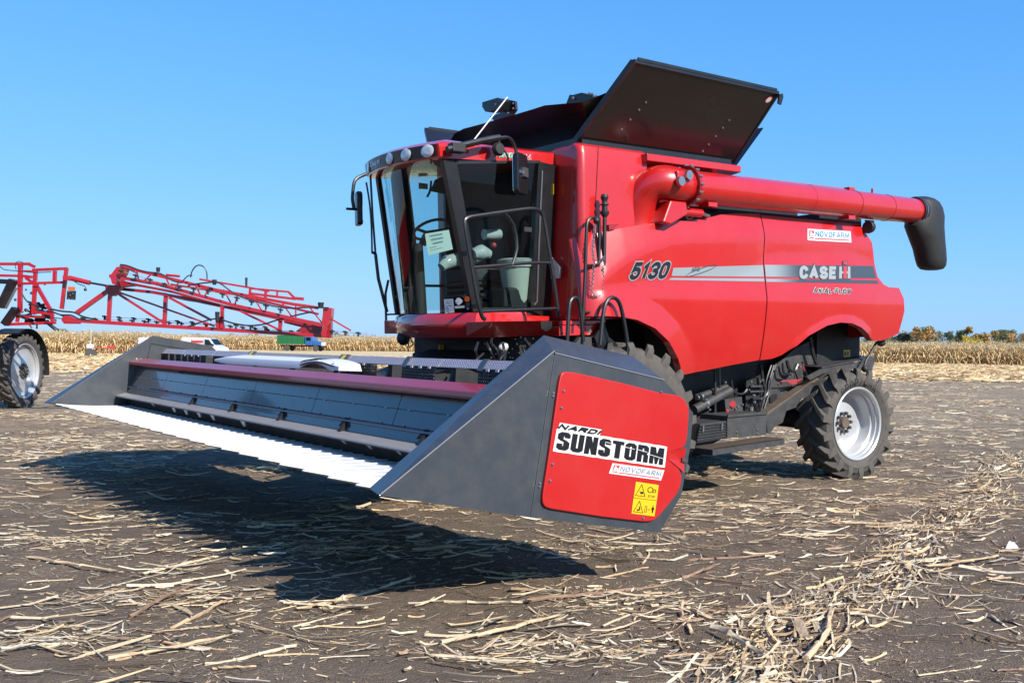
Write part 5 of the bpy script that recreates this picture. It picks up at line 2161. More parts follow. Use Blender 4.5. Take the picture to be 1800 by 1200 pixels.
FW = dict(R=.90, w=.74, rim_r=.42, n_lugs=20, lug_h=.055, dish=.26, side=-1, hub_r=.24, nuts=10)
wheel(comb, (0, -1.38, .83), **FW)
FW2 = dict(FW, side=1)
wheel(comb, (0, 1.38, .83), **FW2)
RW = dict(R=.715, w=.47, rim_r=.455, n_lugs=18, lug_h=.055, dish=.27, side=-1, hub_r=.17, nuts=10)
wheel(comb, (4.12, -1.37, .572), steer=math.radians(-4.5), letters=True, phase=.12, **RW)
wheel(comb, (4.12, 1.37, .585), steer=math.radians(-3.5), **dict(RW, side=1))

# ---- under the side panels
mb = MB()
mb.tube([(0, -1.2, .83), (0, 1.2, .83)], .22, 16)
mb.build("axle", M['chassis_dk'], comb)
mb = MB()
mb.tube([(4.12, -1.15, .585), (4.12, 1.15, .585)], .14, 12)
mb.build("axle", M['chassis_dk'], comb)
plate_px("frame_plate", [(1344, 726), (1352, 690), (1366, 640), (1398, 612), (1430, 596), (1440, 640), (1430, 668), (1394, 690), (1352, 728)], M['chassis'], thick=.04, y=-1.0)
bm_ = plate_px("frame_beam", [(1347, 726), (1400, 690), (1424, 674), (1436, 668), (1440, 692), (1410, 700), (1398, 716), (1382, 722), (1376, 742), (1362, 750), (1353, 762), (1349, 760)], M['chassis'], thick=.03, y=-1.22)
plate_px("beam_flange", [(1345, 727), (1400, 689), (1437, 664), (1442, 668), (1424, 674), (1400, 692), (1349, 729)], M['brass'], bm_, .12, y=-1.24)
plate_px("plate_hole", [(1354, 707), (1354, 698), (1360, 692), (1366, 692), (1366, 700), (1360, 706)], M['black_matt'], bm_, .005, y=-1.02)
plate_px("chopper_housing", [(1436, 568), (1512, 560), (1511, 632), (1470, 652), (1436, 652)], M['chassis_dk'], thick=1.6, y=-1.05)
plate_px("sticker", [(1483, 615), (1494.5, 615), (1494.5, 627), (1483, 627)], M['decal_yellow'], thick=.003, y=-1.056)
plate_px("sticker", [(1485, 618), (1488, 618), (1488, 625), (1485, 625)], M['decal_black'], thick=.003, y=-1.060)
plate_px("sticker", [(1490, 618), (1492, 618), (1492, 625), (1490, 625)], M['decal_black'], thick=.003, y=-1.060)
p1, p2, p3, p4 = c(1412, 659, y=-1.2), c(1444, 646, y=-1.25), c(1540, 628, y=-1.3), c(1530, 657, y=-1.3)
mb = MB()
mb.slab([tuple(c(a, b, y=-1.28)) for a, b in ((1418, 662), (1445, 648), (1500, 638), (1539, 630), (1531, 657), (1512, 648), (1480, 648), (1448, 656), (1424, 668))], (0, .03, 0))
mb.slab([c(1445, 647, y=-1.28), c(1539, 629, y=-1.28), c(1539, 629, y=-1.28) + Vector((0, .55, .03)), c(1445, 647, y=-1.28) + Vector((0, .55, .03))], (0, 0, .015))
mb.build("rear_shelf", M['chassis'], comb)
mb = MB()
mb.tube([c(a, b, y=-1.40) for a, b in ((1541, 601), (1532, 618), (1522, 634), (1519, 646))], .018, 6, smooth_n=3)
mb.ball(c(1549, 602, y=-1.38), .055, 8, 5, sc=(1.3, 1, 1))
mb.ball(c(1520, 648, y=-1.40), .045, 8, 5)
mb.build("marker_stalk", M['black_matt'], comb, smooth=True)
# tool box, battery box, step
bx = plate_px("tool_box", [(1231, 745), (1279, 739), (1279, 770), (1224, 778)], M['chassis'], thick=.35, y=-1.5)
mb = MB()
for q in np.linspace(.12, .9, 6):
    a, b2 = c(1231, 745, y=-1.506).lerp(c(1224, 778, y=-1.506), q), c(1279, 739, y=-1.506).lerp(c(1279, 770, y=-1.506), q)
    mb.bar(a, b2, .012, .018, up=(0, 1, 0))
mb.build("box_rib", M['chassis_dk'], bx)
mb = MB()
for px, py in ((1236, 752), (1269, 748)):
    a = c(px, py - 5, y=-1.515)
    b2 = c(px - .5, py + 7, y=-1.515)
    mb.bar(a, b2, .022, .015, up=(0, 1, 0))
mb.build("latch", M['steel'], bx)
bx2 = plate_px("battery_box", [(1278.5, 731), (1348, 725), (1347, 764), (1278.5, 770)], M['chassis'], thick=.40, y=-1.52)
mb = MB()
for px, py in ((1295, 759), (1295.5, 766), (1331, 755), (1331, 762)):
    mb.ball(c(px, py, y=-1.522), .016, 6, 4)
mb.build("bolt", M['brass'], bx2)
mb = MB()
a, b2 = c(1278.5, 731, y=-1.53), c(1348, 725, y=-1.53)
mb.bar(a, b2, .02, .03)
mb.build("box_lip", M['chassis'], bx2)
s0, s1 = c(1255, 790, y=-1.74), c(1379, 772, y=-1.74)
stp = MB()
stp.hexa([(s0.x - .02, -1.74, s0.z - .06), (s1.x, -1.74, s0.z - .06), (s1.x, -1.46, s0.z - .06), (s0.x - .02, -1.46, s0.z - .06), (s0.x - .02, -1.74, s0.z), (s1.x, -1.74, s0.z), (s1.x, -1.46, s0.z), (s0.x - .02, -1.46, s0.z)])
so_ = stp.build("step", M['chassis'], comb)
mb = MB()
n_ = 30
for i in range(n_):
    x_ = s0.x + (s1.x - s0.x) * (i + .3) / n_
    mb.add([(x_, -1.73, s0.z), (x_ + .018, -1.73, s0.z + .016), (x_ + .036, -1.73, s0.z), (x_, -1.47, s0.z), (x_ + .018, -1.47, s0.z + .016), (x_ + .036, -1.47, s0.z)], [(0, 1, 4, 3), (1, 2, 5, 4)])
mb.build("step_tread", M['brass'], so_)
# hydraulic rams and pipes between the wheels
mb = MB()
mb.cyl(c(1220, 720, y=-1.1), c(1283, 686, y=-1.1), .055, 12)
mb.cyl(c(1222, 699, y=-1.05), c(1277, 680, y=-1.05), .04, 12)
ram = mb.build("hydraulic_ram", M['chassis'], comb, smooth=True)
mb = MB()
for (a, b), (a2, b2_), r__ in (((1222, 719), (1227, 716), .040), ((1239, 710.5), (1241.5, 709), .058), ((1231, 698), (1233, 697), .043), ((1225, 699), (1227, 698.3), .030)):
    mb = MB()
    mb.cyl(c(a, b, y=-1.10), c(a2, b2_, y=-1.10), r__, 12)
    mb.build("ram_collar", M['steel'], ram, smooth=True)
mb = MB()
for pts_, r_ in (([(1337, 640), (1340, 660), (1343, 680)], .022), ([(1360, 642), (1352, 670), (1349, 690), (1340, 700), (1322, 701)], .016), ([(1356, 640), (1347, 668), (1345, 690), (1338, 722)], .012),
                 ([(1364, 640), (1356, 668), (1352, 690), (1342, 722)], .010), ([(1285, 665), (1290, 688), (1305, 692), (1313, 684)], .014), ([(1383, 634), (1387, 648), (1396, 652), (1402, 640)], .022),
                 ([(1376, 638), (1378, 655), (1390, 658)], .016), ([(1424, 592), (1430, 625), (1440, 648), (1437, 668)], .028), ([(1410, 636), (1418, 660)], .014), ([(1333, 700), (1337, 722)], .012),
                 ([(1327, 702), (1331, 722)], .012), ([(1257, 650), (1257, 735)], .018)):
    mb.tube([c(a, b, y=-1.12) for a, b in pts_], r_, 6, smooth_n=3 if len(pts_) > 2 else 0)
ho = mb.build("hydraulic_hose", M['hose'], comb, smooth=True)
mb = MB()
for a, b in (((1372, 670), (1410, 667)), ((1385, 672), (1412, 669)), ((1388, 675), (1404, 672)), ((1411, 640), (1414, 652))):
    mb.tube([c(*a, y=-1.14), c(*b, y=-1.14)], .007, 6)
mb.build("red_cable", M['decal_red'], ho)
mb = MB()
for a, b in ((1320, 671), (1336, 671), (1323, 678), (1317, 685), (1325, 695), (1326, 707), (1340, 668), (1387, 662), (1392, 659), (1241, 702), (1244, 716), (1248, 720), (1275, 672), (1297, 715), (1293, 718), (1305, 711), (1365, 650), (1338, 701), (1354, 666), (1406, 645), (1410, 661)):
    mb.ball(c(a, b, y=-1.16), random.uniform(.012, .022), 6, 4)
mb.cyl(c(1320, 722, y=-1.14), c(1320, 715, y=-1.14), .03, 10)
mb.build("fitting", M['steel'], ho)
vb = plate_px("valve_block", [(1274, 702), (1304, 697), (1306, 722), (1276, 722)], M['chassis'], thick=.25, y=-1.15)
mb = MB()
mb.cyl(c(1288, 710, y=-1.18), c(1288, 710, y=-1.15), .038, 12)
mb.ball(c(1278, 722, y=-1.16), .02, 6, 4)
mb.build("red_knob", M['decal_red'], vb, smooth=True)
plate_px("frame_plate", [(1312, 668), (1340, 662), (1346, 690), (1338, 722), (1310, 722)], M['chassis_dk'], thick=.02, y=-1.05)
mb = MB()
for a, b, c2, d in ((1318, 679, 1340, 678), (1317, 688, 1341, 687), (1320, 701, 1345, 699)):
    mb.bar(c(a, b, y=-1.1), c(c2, d, y=-1.1), .035, .02)
mb.build("bracket_rail", M['chassis'], comb)
# feeder housing and what hangs in front of the axle
mb = MB()
mb.hexa([(-2.25, -.6, .55), (-.5, -.6, .95), (-.5, .6, .95), (-2.25, .6, .55), (-2.25, -.6, 1.25), (-.5, -.6, 1.80), (-.5, .6, 1.80), (-2.25, .6, 1.25)])
mb.box((-.9, -1.0, 1.45), (.2, 1.0, 1.83))
fh = mb.build("feeder_house", M['chassis_dk'], comb)
mb = MB()
p = c(885, 609, y=-1.0)
mb.ball(p, .05, 10, 6, sc=(1.1, .8, 1))
mb.build("white_cap", M['white'], fh, smooth=True)
mb = MB()
for i in range(26):
    a, b = random.uniform(850, 950), random.uniform(592, 630)
    mb.ball(c(a, b, y=random.uniform(-1.25, -1.02)), random.uniform(.005, .011), 5, 3)
fo_ = mb.build("fitting", M['chassis'], fh)
fo_['kind'] = 'stuff'
mb = MB()
for i in range(10):
    a, b = random.uniform(840, 930), random.uniform(592, 625)
    mb.tube([c(a, b, y=-1.1), c(a + random.uniform(-15, 15), b + 14, y=-1.15), c(a + random.uniform(-25, 25), b + 30, y=-1.05)], .014, 6, smooth_n=4)
hh_ = mb.build("hydraulic_hose", M['hose'], fh, smooth=True)
hh_['kind'] = 'stuff'
for px, m_ in ((778, M['decal_yellow']), (788, M['decal_red'])):
    plate_px("reflector", [(px - 5.5, 606), (px + 4, 606), (px + 4, 614), (px - 5.5, 614)], m_, fh, .02, y=.3)

# ------------------------------------------------------------------ sunflower header
head = thing("harvester_header", "wide sunflower header with white seed pans and charcoal end dividers in front of the combine", "header", HF.mat())


def h(px, py, **k):
    return HF.L(px, py, **k)


YN, YI = -4.185, -3.985


def divider(sg):
    """End divider: flat outer side, bevelled top and a long pointed nose. sg=-1 near end, +1 far end."""
    o = lambda x, z, y: (x, y * -sg, z)
    yo, yi = YN, YI
    out = [(-2.108, .003), (-1.094, -.010), (0, .0), (.153, .257), (.171, .574), (.151, .808), (-.174, .965), (-1.113, .950)]
    mb = MB()
    # outer side, in two sheets with a joint between them
    nose = [(-2.108, .003), (-1.098, -.010), (-1.119, .965)]
    rear = [(-1.088, -.010), (0, .0), (.153, .257), (.171, .574), (.151, .808), (-.174, .968), (-1.109, .950)]
    mb.add([o(x, z, yo) for x, z in nose], [(0, 1, 2)])
    mb.add([o(x, z, yo) for x, z in rear], [tuple(range(7))])
    # joint recess
    mb.add([o(-1.098, -.010, yo), o(-1.088, -.010, yo), o(-1.109, .950, yo), o(-1.119, .965, yo), o(-1.098, -.010, yo + .008), o(-1.088, -.010, yo + .008), o(-1.109, .95, yo + .008), o(-1.119, .965, yo + .008)], [(0, 4, 7, 3), (4, 5, 6, 7), (5, 1, 2, 6)])
    # bevelled front and top leading to the inner side
    ai, bi, ci, di = (-1.06, 1.075), (-.29, 1.10), (.05, .90), (-2.108, .003)
    mb.add([o(-2.108, .003, yo), o(-1.119, .965, yo), o(*ai, yi), o(-2.06, .02, yi)], [(0, 1, 2, 3)])
    mb.add([o(-1.119, .965, yo), o(-1.109, .950, yo), o(-.174, .968, yo), o(*bi, yi), o(*ai, yi)], [(0, 1, 2, 3, 4)])
    mb.add([o(-.174, .968, yo), o(.151, .808, yo), o(*ci, yi), o(*bi, yi)], [(0, 1, 2, 3)])
    inner = [(-2.06, .02), (-1.10, .0), (0, .0), (.12, .257), (.13, .574), ci, bi, ai]
    mb.add([o(x, z, yi) for x, z in inner], [tuple(range(len(inner)))])
    bo_ = [(.151, .808), (.171, .574), (.153, .257), (0, 0), (-1.094, -.01), (-2.108, .003)]
    bi_ = [ci, (.13, .574), (.12, .257), (0, 0), (-1.10, 0), (-2.06, .02)]
    mb.grid([[o(x, z, yo) for x, z in bo_], [o(x, z, yi) for x, z in bi_]])
    d = mb.build("end_divider", M['grey'], head, bevel=.006)
    # fold line of the inner sheet and the joint with the nose
    m2 = MB()
    m2.bar(o(-1.08, .02, yi + .004), o(-1.06, .97, yi + .004), .012, .008)
    m2.bar(o(-1.06, .97, yi + .004), o(-.25, 1.0, yi + .004), .010, .008)
    m2.build("sheet_joint", M['black_matt'], d)
    m3 = MB()
    m3.bar(o(-2.10, .012, yo - .003), o(-1.119, .967, yo - .003), .006, .004)
    m3.bar(o(-1.113, .955, yo - .003), o(-.174, .970, yo - .003), .006, .004)
    m3.build("edge_fold", M['shelf'], d)
    return d


dn = divider(-1)
df = divider(1)
# red cover on the outer side
rp = [(990, 652), (1012, 655), (1090, 672), (1160, 690), (1192, 694), (1203, 701), (1212, 718), (1210, 745), (1206, 787), (1176, 793), (1174, 808), (1200, 828), (1196, 860), (1158, 908), (1146, 916), (1130, 916), (1060, 908), (970, 894), (957, 890), (953, 878), (965, 800), (984, 665)]
rr_ = []
for i in range(len(rp)):
    p0, p1, p2 = Vector(rp[i - 1]), Vector(rp[i]), Vector(rp[(i + 1) % len(rp)])
    if not 15 < math.degrees((p1 - p0).angle(p2 - p1)) < 120:
        rr_.append(p1)
        continue
    a, b = p1.lerp(p0, min(.45, 16 / (p0 - p1).length)), p1.lerp(p2, min(.45, 16 / (p2 - p1).length))
    rr_ += [(a * (1 - t) + p1 * t) * (1 - t) + (p1 * (1 - t) + b * t) * t for t in (0, .25, .5, .75, 1)]
mb = MB()
mb.slab([tuple(h(a, b, y=YN - .022)) for a, b in rr_], (0, .020, 0))
rc = mb.build("side_cover", M['red_flat'], dn, bevel=.005)
mb = MB()   # the moulded grip recess at the rear edge
q = [h(a, b, y=YN - .024) for a, b in ((1174, 793), (1206, 787), (1205, 808), (1203, 830), (1174, 806))]
mb.add([q[0], q[1], q[2] + Vector((0, .012, 0)), q[4]], [(0, 1, 2, 3)])
mb.add([q[4], q[2] + Vector((0, .012, 0)), q[3]], [(0, 1, 2)])
mb.build("cover_grip", M['red_flat'], dn)
mb = MB()
mb.box(tuple(h(1199, 811, y=YN - .03)), tuple(h(1206, 806, y=YN - .01)))
mb.build("cover_catch", M['chassis'], dn)
mb = MB()
for a, b in ((990.7, 687), (986.5, 716.5), (1162, 688.5), (971, 815.5), (966.5, 844.5), (1130, 910)):
    mb.ball(h(a, b, y=YN - .024), .010, 6, 4)
for a, b in ((972.5, 691), (972, 696), (948.5, 849.5), (948, 855)):
    mb.ball(h(a, b, y=YN - .002), .010, 6, 4)
mb.build("bolt", M['steel'], dn)


def hp(px, py, l=0.0):
    return h(px, py, y=YN - .0225 - l)


def panel_quad(name, pts, mat, l):
    mb = MB()
    mb.add([tuple(hp(a, b, l)) for a, b in pts], [tuple(range(len(pts)))])
    return mb.build(name, mat, dn)


# SUNSTORM in heavy block letters: each letter as strokes on a 3 x 5 block grid
BLOCK = {
    'S': [[(2, 3.45), (2, 4.4), (1.6, 5), (.5, 5), (0, 4.4), (0, 3.1), (.5, 2.6), (1.05, 2.3), (1.05, 1.15), (.9, 1.15), (.9, 1.75), (0, 1.75), (0, .6), (.5, 0), (1.55, 0), (2, .6), (2, 2.2), (1.55, 2.7), (.95, 3.05), (.95, 3.9), (1.1, 3.9), (1.1, 3.45)]],
    'U': [[(0, 5), (.85, 5), (.85, 1.1), (1.15, 1.1), (1.15, 5), (2, 5), (2, .6), (1.5, 0), (.5, 0), (0, .6)]],
    'N': [[(0, 0), (0, 5), (.9, 5), (1.25, 3.0), (1.25, 5), (2.05, 5), (2.05, 0), (1.2, 0), (.8, 2.1), (.8, 0)]],
    'T': [[(0, 5), (2, 5), (2, 4.0), (1.45, 4.0), (1.45, 0), (.55, 0), (.55, 4.0), (0, 4.0)]],
    'O': [[(.5, 0), (0, .6), (0, 4.4), (.5, 5), (1.0, 5), (1.0, 4.0), (.85, 4.0), (.85, 1.0), (1.0, 1.0), (1.0, 0)], [(1.0, 0), (1.0, 1.0), (1.15, 1.0), (1.15, 4.0), (1.0, 4.0), (1.0, 5), (1.5, 5), (2, 4.4), (2, .6), (1.5, 0)]],
    'R': [[(0, 0), (0, 5), (.85, 5), (.85, 0)], [(.85, 5), (1.55, 5), (2, 4.4), (2, 3.0), (1.7, 2.55), (2, 2.1), (2, 0), (1.15, 0), (1.15, 2.1), (.85, 2.1), (.85, 3.05), (1.15, 3.05), (1.15, 4.05), (.85, 4.05)]],
    'M': [[(0, 0), (0, 5), (1.0, 5), (1.3, 2.9), (1.6, 5), (2.6, 5), (2.6, 0), (1.85, 0), (1.85, 2.7), (1.5, 0), (1.1, 0), (.75, 2.7), (.75, 0)]],
    'A': [[(0, 0), (0, 4.3), (.6, 5), (2.6, 5), (3.2, 4.3), (3.2, 0), (2.3, 0), (2.3, 1.4), (.9, 1.4), (.9, 0)]],
    'D': [[(0, 0), (0, 5), (.9, 5), (.9, 1.3), (2.3, 1.3), (2.3, 3.7), (.9, 3.7), (.9, 5), (2.7, 5), (3.2, 4.2), (3.2, .8), (2.7, 0)]],
    'I': [[(0, 0), (0, 5), (.95, 5), (.95, 0)]],
}


def block_word(word, tl, tr, bl, br_, gap, mat, l, grow=0.0, shear=0.0, cut=None, name="lettering"):
    """Block letters filling the quadrilateral tl-tr-br-bl measured on the side cover."""
    widths = [max(p[0] for s_ in BLOCK[ch] for p in s_) for ch in word]
    tot = sum(widths) + gap * (len(word) - 1)
    TL, TR, BL, BR = (hp(*q, l) for q in (tl, tr, bl, br_))
    x = 0
    for ch, wd in zip(word, widths):
        mb = MB()
        for s_ in BLOCK[ch]:
            pts = []
            for a, b in s_:
                u, v = (x + a + shear * (b - 2.5) * .2) / tot, b / 5
                pts.append(tuple(BL.lerp(BR, u).lerp(TL.lerp(TR, u), v)))
            mb.add(pts, [tuple(range(len(pts)))])
        if grow:
            # the white keyline: the same letter, fattened
            cx = (x + wd / 2) / tot
            ctr = BL.lerp(BR, cx).lerp(TL.lerp(TR, cx), .5)
            ex = (BR - BL).normalized()
            ez = (TL - BL).normalized()
            a, b = x / tot, (x + wd) / tot
            mb = MB()
            q4 = [BL.lerp(BR, a) - ex * grow - ez * grow, BL.lerp(BR, b) + ex * grow - ez * grow, TL.lerp(TR, b) + ex * grow + ez * grow, TL.lerp(TR, a) - ex * grow + ez * grow]
            ring_ = []
            for i in range(4):
                p0, p1, p2 = q4[i - 1], q4[i], q4[(i + 1) % 4]
                ring_ += [p1 + (p0 - p1).normalized() * grow * .9, p1 + (p2 - p1).normalized() * grow * .9]
            mb.add([tuple(p) for p in ring_], [tuple(range(8))])
        mb.build(name, mat, dn)
        x += wd + gap


W4 = [(982.5, 757.5), (1168.5, 788), (977, 789), (1165, 817)]
W4q = [hp(*q) for q in W4]
w4 = lambda u, v: tuple(W4q[2].lerp(W4q[3], u).lerp(W4q[0].lerp(W4q[1], u), v) + Vector((0, -.0008, 0)))
mb = MB()
edge = []
for i in range(25):          # the card follows the letters with a slightly scalloped edge
    u = -.022 + 1.044 * i / 24
    edge.append((u, -.145 + (.02 if i % 3 == 0 else 0)))
top_e = [(u, 1.0 + (1.0 - 1.0) + .145 - (.02 if i % 3 == 0 else 0)) for i, (u, v) in enumerate(edge)]
mb.grid([[w4(u, v) for u, v in edge], [w4(u, v) for u, v in top_e]])
mb.build("lettering", M['decal_white'], dn)
block_word("SUNSTORM", *W4, .26, M['decal_black'], .004)
W5 = [hp(*q) for q in ((985.3, 745.6), (1054.5, 756.8), (983.3, 752.2), (1052.5, 763.0))]
nr = lambda u, v, l: tuple(W5[2].lerp(W5[3], u).lerp(W5[0].lerp(W5[1], u), v) + Vector((0, -l, 0)))
mb = MB()
mb.add([nr(a, b, .0012) for a, b in ((-.03, -.45), (1.03, -.45), (1.03, 1.3), (1.02, 1.42), (-.02, 1.42), (-.03, 1.3))], [tuple(range(6))])
mb.build("lettering", M['decal_white'], dn)
stroke_word("lettering", "NARDI", nr, M['decal_black'], dn, 2.3, .35, 3.2, .005, wide=1.7)
# thin white slashes through the last letters
for a in ((1064, 776, 1080, 780), (1096, 784, 1116, 789), (1120, 789, 1138, 794), (1142, 798, 1168, 806)):
    panel_quad("lettering", [(a[0], a[1]), (a[2], a[3]), (a[2], a[3] + .9), (a[0], a[1] + .9)], M['decal_white'], .007)
nA, nB, nC, nD = (hp(a, b) for a, b in ((1076.5, 813.5), (1167.5, 826), (1161.5, 844), (1070, 831.5)))
nf = lambda u, v, l: tuple(nD.lerp(nC, u).lerp(nA.lerp(nB, u), v) + Vector((0, -l, 0)))
novofarm(dn, None, nf, None, None, 1, .002)
stroke_word("lettering", "NOVOFARM", lambda u, v, l: nf(.18 + .77 * u, .40 + .41 * v, l), M['decal_greyblue'], dn, 1.45, 0, 2.6, .005, wide=1.25)
# yellow safety pictograms
panel_quad("sticker", [(1118, 846), (1158, 852), (1154.5, 879), (1114, 874)], M['decal_yellow'], .002)
panel_quad("sticker", [(1113.5, 875), (1154.3, 880), (1150.5, 907), (1110, 902)], M['decal_yellow'], .002)


def line_px(pts, wpx, l=.004, mat=None, closed=False):
    mb = MB()
    k_ = len(pts)
    for i in range(k_ if closed else k_ - 1):
        a, b = Vector(pts[i]), Vector(pts[(i + 1) % k_])
        d = (b - a).normalized() * wpx
        n_ = Vector((-d.y, d.x)) * .5
        mb.add([tuple(hp(*(a + n_), l)), tuple(hp(*(b + n_), l)), tuple(hp(*(b - n_), l)), tuple(hp(*(a - n_), l))], [(0, 1, 2, 3)])
    return mb.build("pictogram", mat or M['decal_black'], dn)


line_px([(1128.5, 851), (1117, 870), (1134, 872.5)], .9, closed=True)
line_px([(1124.5, 880), (1113.5, 898.5), (1130, 901)], .9, closed=True)
panel_quad("pictogram", [(1124, 861), (1126, 864), (1130, 863.5), (1131.5, 868), (1129, 866.5), (1128, 869), (1126, 866.5)], M['decal_black'], .004)
panel_quad("pictogram", [(1119, 894), (1123, 895), (1124, 889), (1125.5, 890), (1125, 896), (1121, 898)], M['decal_black'], .004)
for cx, cy, r in ((1143.5, 860.5, 4.6), (1150.5, 862.8, 2.6)):
    line_px([(cx + r * (1.12 if i % 2 else .9) * math.cos(i * math.pi / 10), cy + r * (1.12 if i % 2 else .9) * math.sin(i * math.pi / 10)) for i in range(20)], 1.1, closed=True)
pa, pb = hp(1138.5, 873.5, .004), hp(1150.5, 875, .004)
text("lettering", "STOP", M['decal_black'], dn, pa, .022, pb - pa, hp(1139.5, 869, .004) - pa, fit=(pb - pa).length)
line_px([(1134.5, 889), (1137.5, 889.5), (1136, 900), (1133, 899.5)], .7, closed=True)
line_px([(1138.5, 895), (1143, 895.6)], 1.0)
panel_quad("pictogram", [(1147.5, 888), (1149.2, 888.2), (1149, 890.4), (1147.2, 890.2)], M['decal_black'], .004)
panel_quad("pictogram", [(1145.8, 891), (1150, 891.5), (1149.6, 896), (1148.6, 896), (1147.8, 901), (1145.8, 900.8), (1146.2, 896), (1145.2, 895.6)], M['decal_black'], .004)

# the white seed pans
N_PAN = 46
pitch = (2 * 3.98) / N_PAN


def pan_mesh(k2):
    mb = MB()
    tip = -2.04
    rows = []
    for x, z, w0, w1 in ((tip, .020, .95 if k2 % 2 == 0 else .0, 1.0 if k2 % 2 == 0 else .05), (-1.85, .030, .50 if k2 % 2 == 0 else .0, 1.0 if k2 % 2 == 0 else .50), (-1.58, .068, 0, 1.0), (-1.25, .128, 0, 1.0), (-1.13, .148, 0, 1.0)):
        rows.append([(x, pitch * (w0 + (w1 - w0) * u), z + dz * (1 if x > -1.9 else .5)) for u, dz in ((0, .010), (.08, .009), (.2, .004), (.80, .000), (.97, .0), (1.0, -.003))])
    mb.grid(rows)
    dp = [.008, .026, .05, .04, .04]
    mb.grid([[(x, y, z - dp[i]) for x, y, z in r] for i, r in enumerate(rows)], flip=True)
    lo = rows[0]
    mb.grid([lo, [(x, y, z - dp[0]) for x, y, z in lo]])
    for e_ in (0, -1):
        mb.grid([[r[e_] for r in rows], [(r[e_][0], r[e_][1], r[e_][2] - dp[i]) for i, r in enumerate(rows)]])
    return mb


pans = [pan_mesh(0).build("seed_pan", M['white_pan'], head, smooth=True, angle=30), pan_mesh(1).build("seed_pan", M['white_pan'], head, smooth=True, angle=30)]
for k2 in range(N_PAN):
    o = pans[k2] if k2 < 2 else pans[k2 % 2].copy()
    if k2 >= 2:
        COL.objects.link(o)
        o.parent = head
    o.location = (0, -3.98 + pitch * k2, 0)
mb = MB()
mb.slab([(-1.5, -3.97, .0), (-.92, -3.97, -.02), (-.92, -3.97, .06), (-1.25, -3.97, .05)], (0, 7.94, 0))
mb.build("pan_floor", M['grey'], head)

# beams and sheets that run the whole width
def run(name, prof_, mat, y0=-3.98, y1=3.98, drop=0.0, smooth=False, par=head):
    mb = MB()
    n_ = 24
    rows = [[(x, y0 + (y1 - y0) * i / n_, z - drop * (1 - i / n_)) for x, z in prof_] for i in range(n_ + 1)]
    mb.grid(rows)
    mb.add(rows[0], [tuple(range(len(prof_)))])
    mb.add(rows[-1], [tuple(range(len(prof_)))])
    return mb.build(name, mat, par, smooth=smooth)


bmr = run("front_beam", [(-1.27, .655), (-1.272, .684), (-1.266, .692), (-1.19, .752), (-1.16, .750), (-1.16, .652), (-1.22, .645), (-1.27, .655)], M['beam_red'], drop=.022)
for i in range(4):
    mb = MB()
    mb.ball((-1.22 + .02 * i, 3.9 - .12 * i, .735), .014, 6, 4)
    mb.build("bolt", M['steel'], bmr)
# glossy back plate in sheets, with its row of clips
for i in range(6):
    y0, y1 = -3.97 + 7.94 * i / 6 + .004, -3.97 + 7.94 * (i + 1) / 6 - .004
    mb = MB()
    mb.slab([(-1.165, y0, .640), (-1.165, y1, .640), (-1.186, y1, .515), (-1.186, y0, .515)], (.012, 0, .002))
    mb.slab([(-1.1865, y0, .510), (-1.1865, y1, .510), (-1.206, y1, .395), (-1.206, y0, .395)], (.012, 0, .002))
    bp_ = mb.build("back_plate", M['grey_gloss'], head)
    for q in (.12, .5, .88):
        y_ = y0 + (y1 - y0) * q
        for x_, z_, w2 in ((-1.190, .507, .016), (-1.209, .398, .010)):
            mb = MB()
            mb.box((x_ - .004, y_ - w2, z_), (x_ + .008, y_ + w2, z_ + .008))
            mb.build("clip", M['shelf'], bp_)
# comb of short teeth along the top of the back plate
mb = MB()
n_ = 220
for i in range(n_):
    y_ = -3.9 + 6.2 * i / n_
    mb.box((-1.18, y_, .615), (-1.171, y_ + .013, .642))
mb.box((-1.20, -3.95, .640), (-1.165, 3.95, .650))
to_ = mb.build("tooth_strip", M['black_matt'], head)
to_['kind'] = 'stuff'
run("ledge", [(-1.205, .390), (-1.228, .376), (-1.230, .371), (-1.215, .367), (-1.20, .38), (-1.205, .390)], M['shelf'])
run("trough", [(-1.208, .374), (-1.216, .33), (-1.222, .302), (-1.240, .290), (-1.24, .28), (-1.20, .28), (-1.19, .37), (-1.208, .374)], M['grey_gloss'])
run("knife_shelf", [(-1.238, .292), (-1.345, .243), (-1.347, .232), (-1.24, .278), (-1.238, .292)], M['shelf'])
# serrated knife
mb = MB()
n_ = 300
for i in range(n_):
    y_ = -3.95 + 7.9 * i / n_
    mb.add([(-1.345, y_, .232), (-1.345, y_ + .022, .232), (-1.366, y_ + .011, .222), (-1.345, y_, .224), (-1.345, y_ + .022, .224)], [(0, 1, 2), (3, 2, 4)])
ko = mb.build("knife", M['chassis'], head)
ko['kind'] = 'stuff'
run("knife_gap_blocker", [(-1.315, .228), (-1.21, .215), (-1.135, .10), (-1.10, .10), (-1.10, .26), (-1.315, .228)], M['pitch'])  # added black sheet: blocks the sun and paints the gap's shade
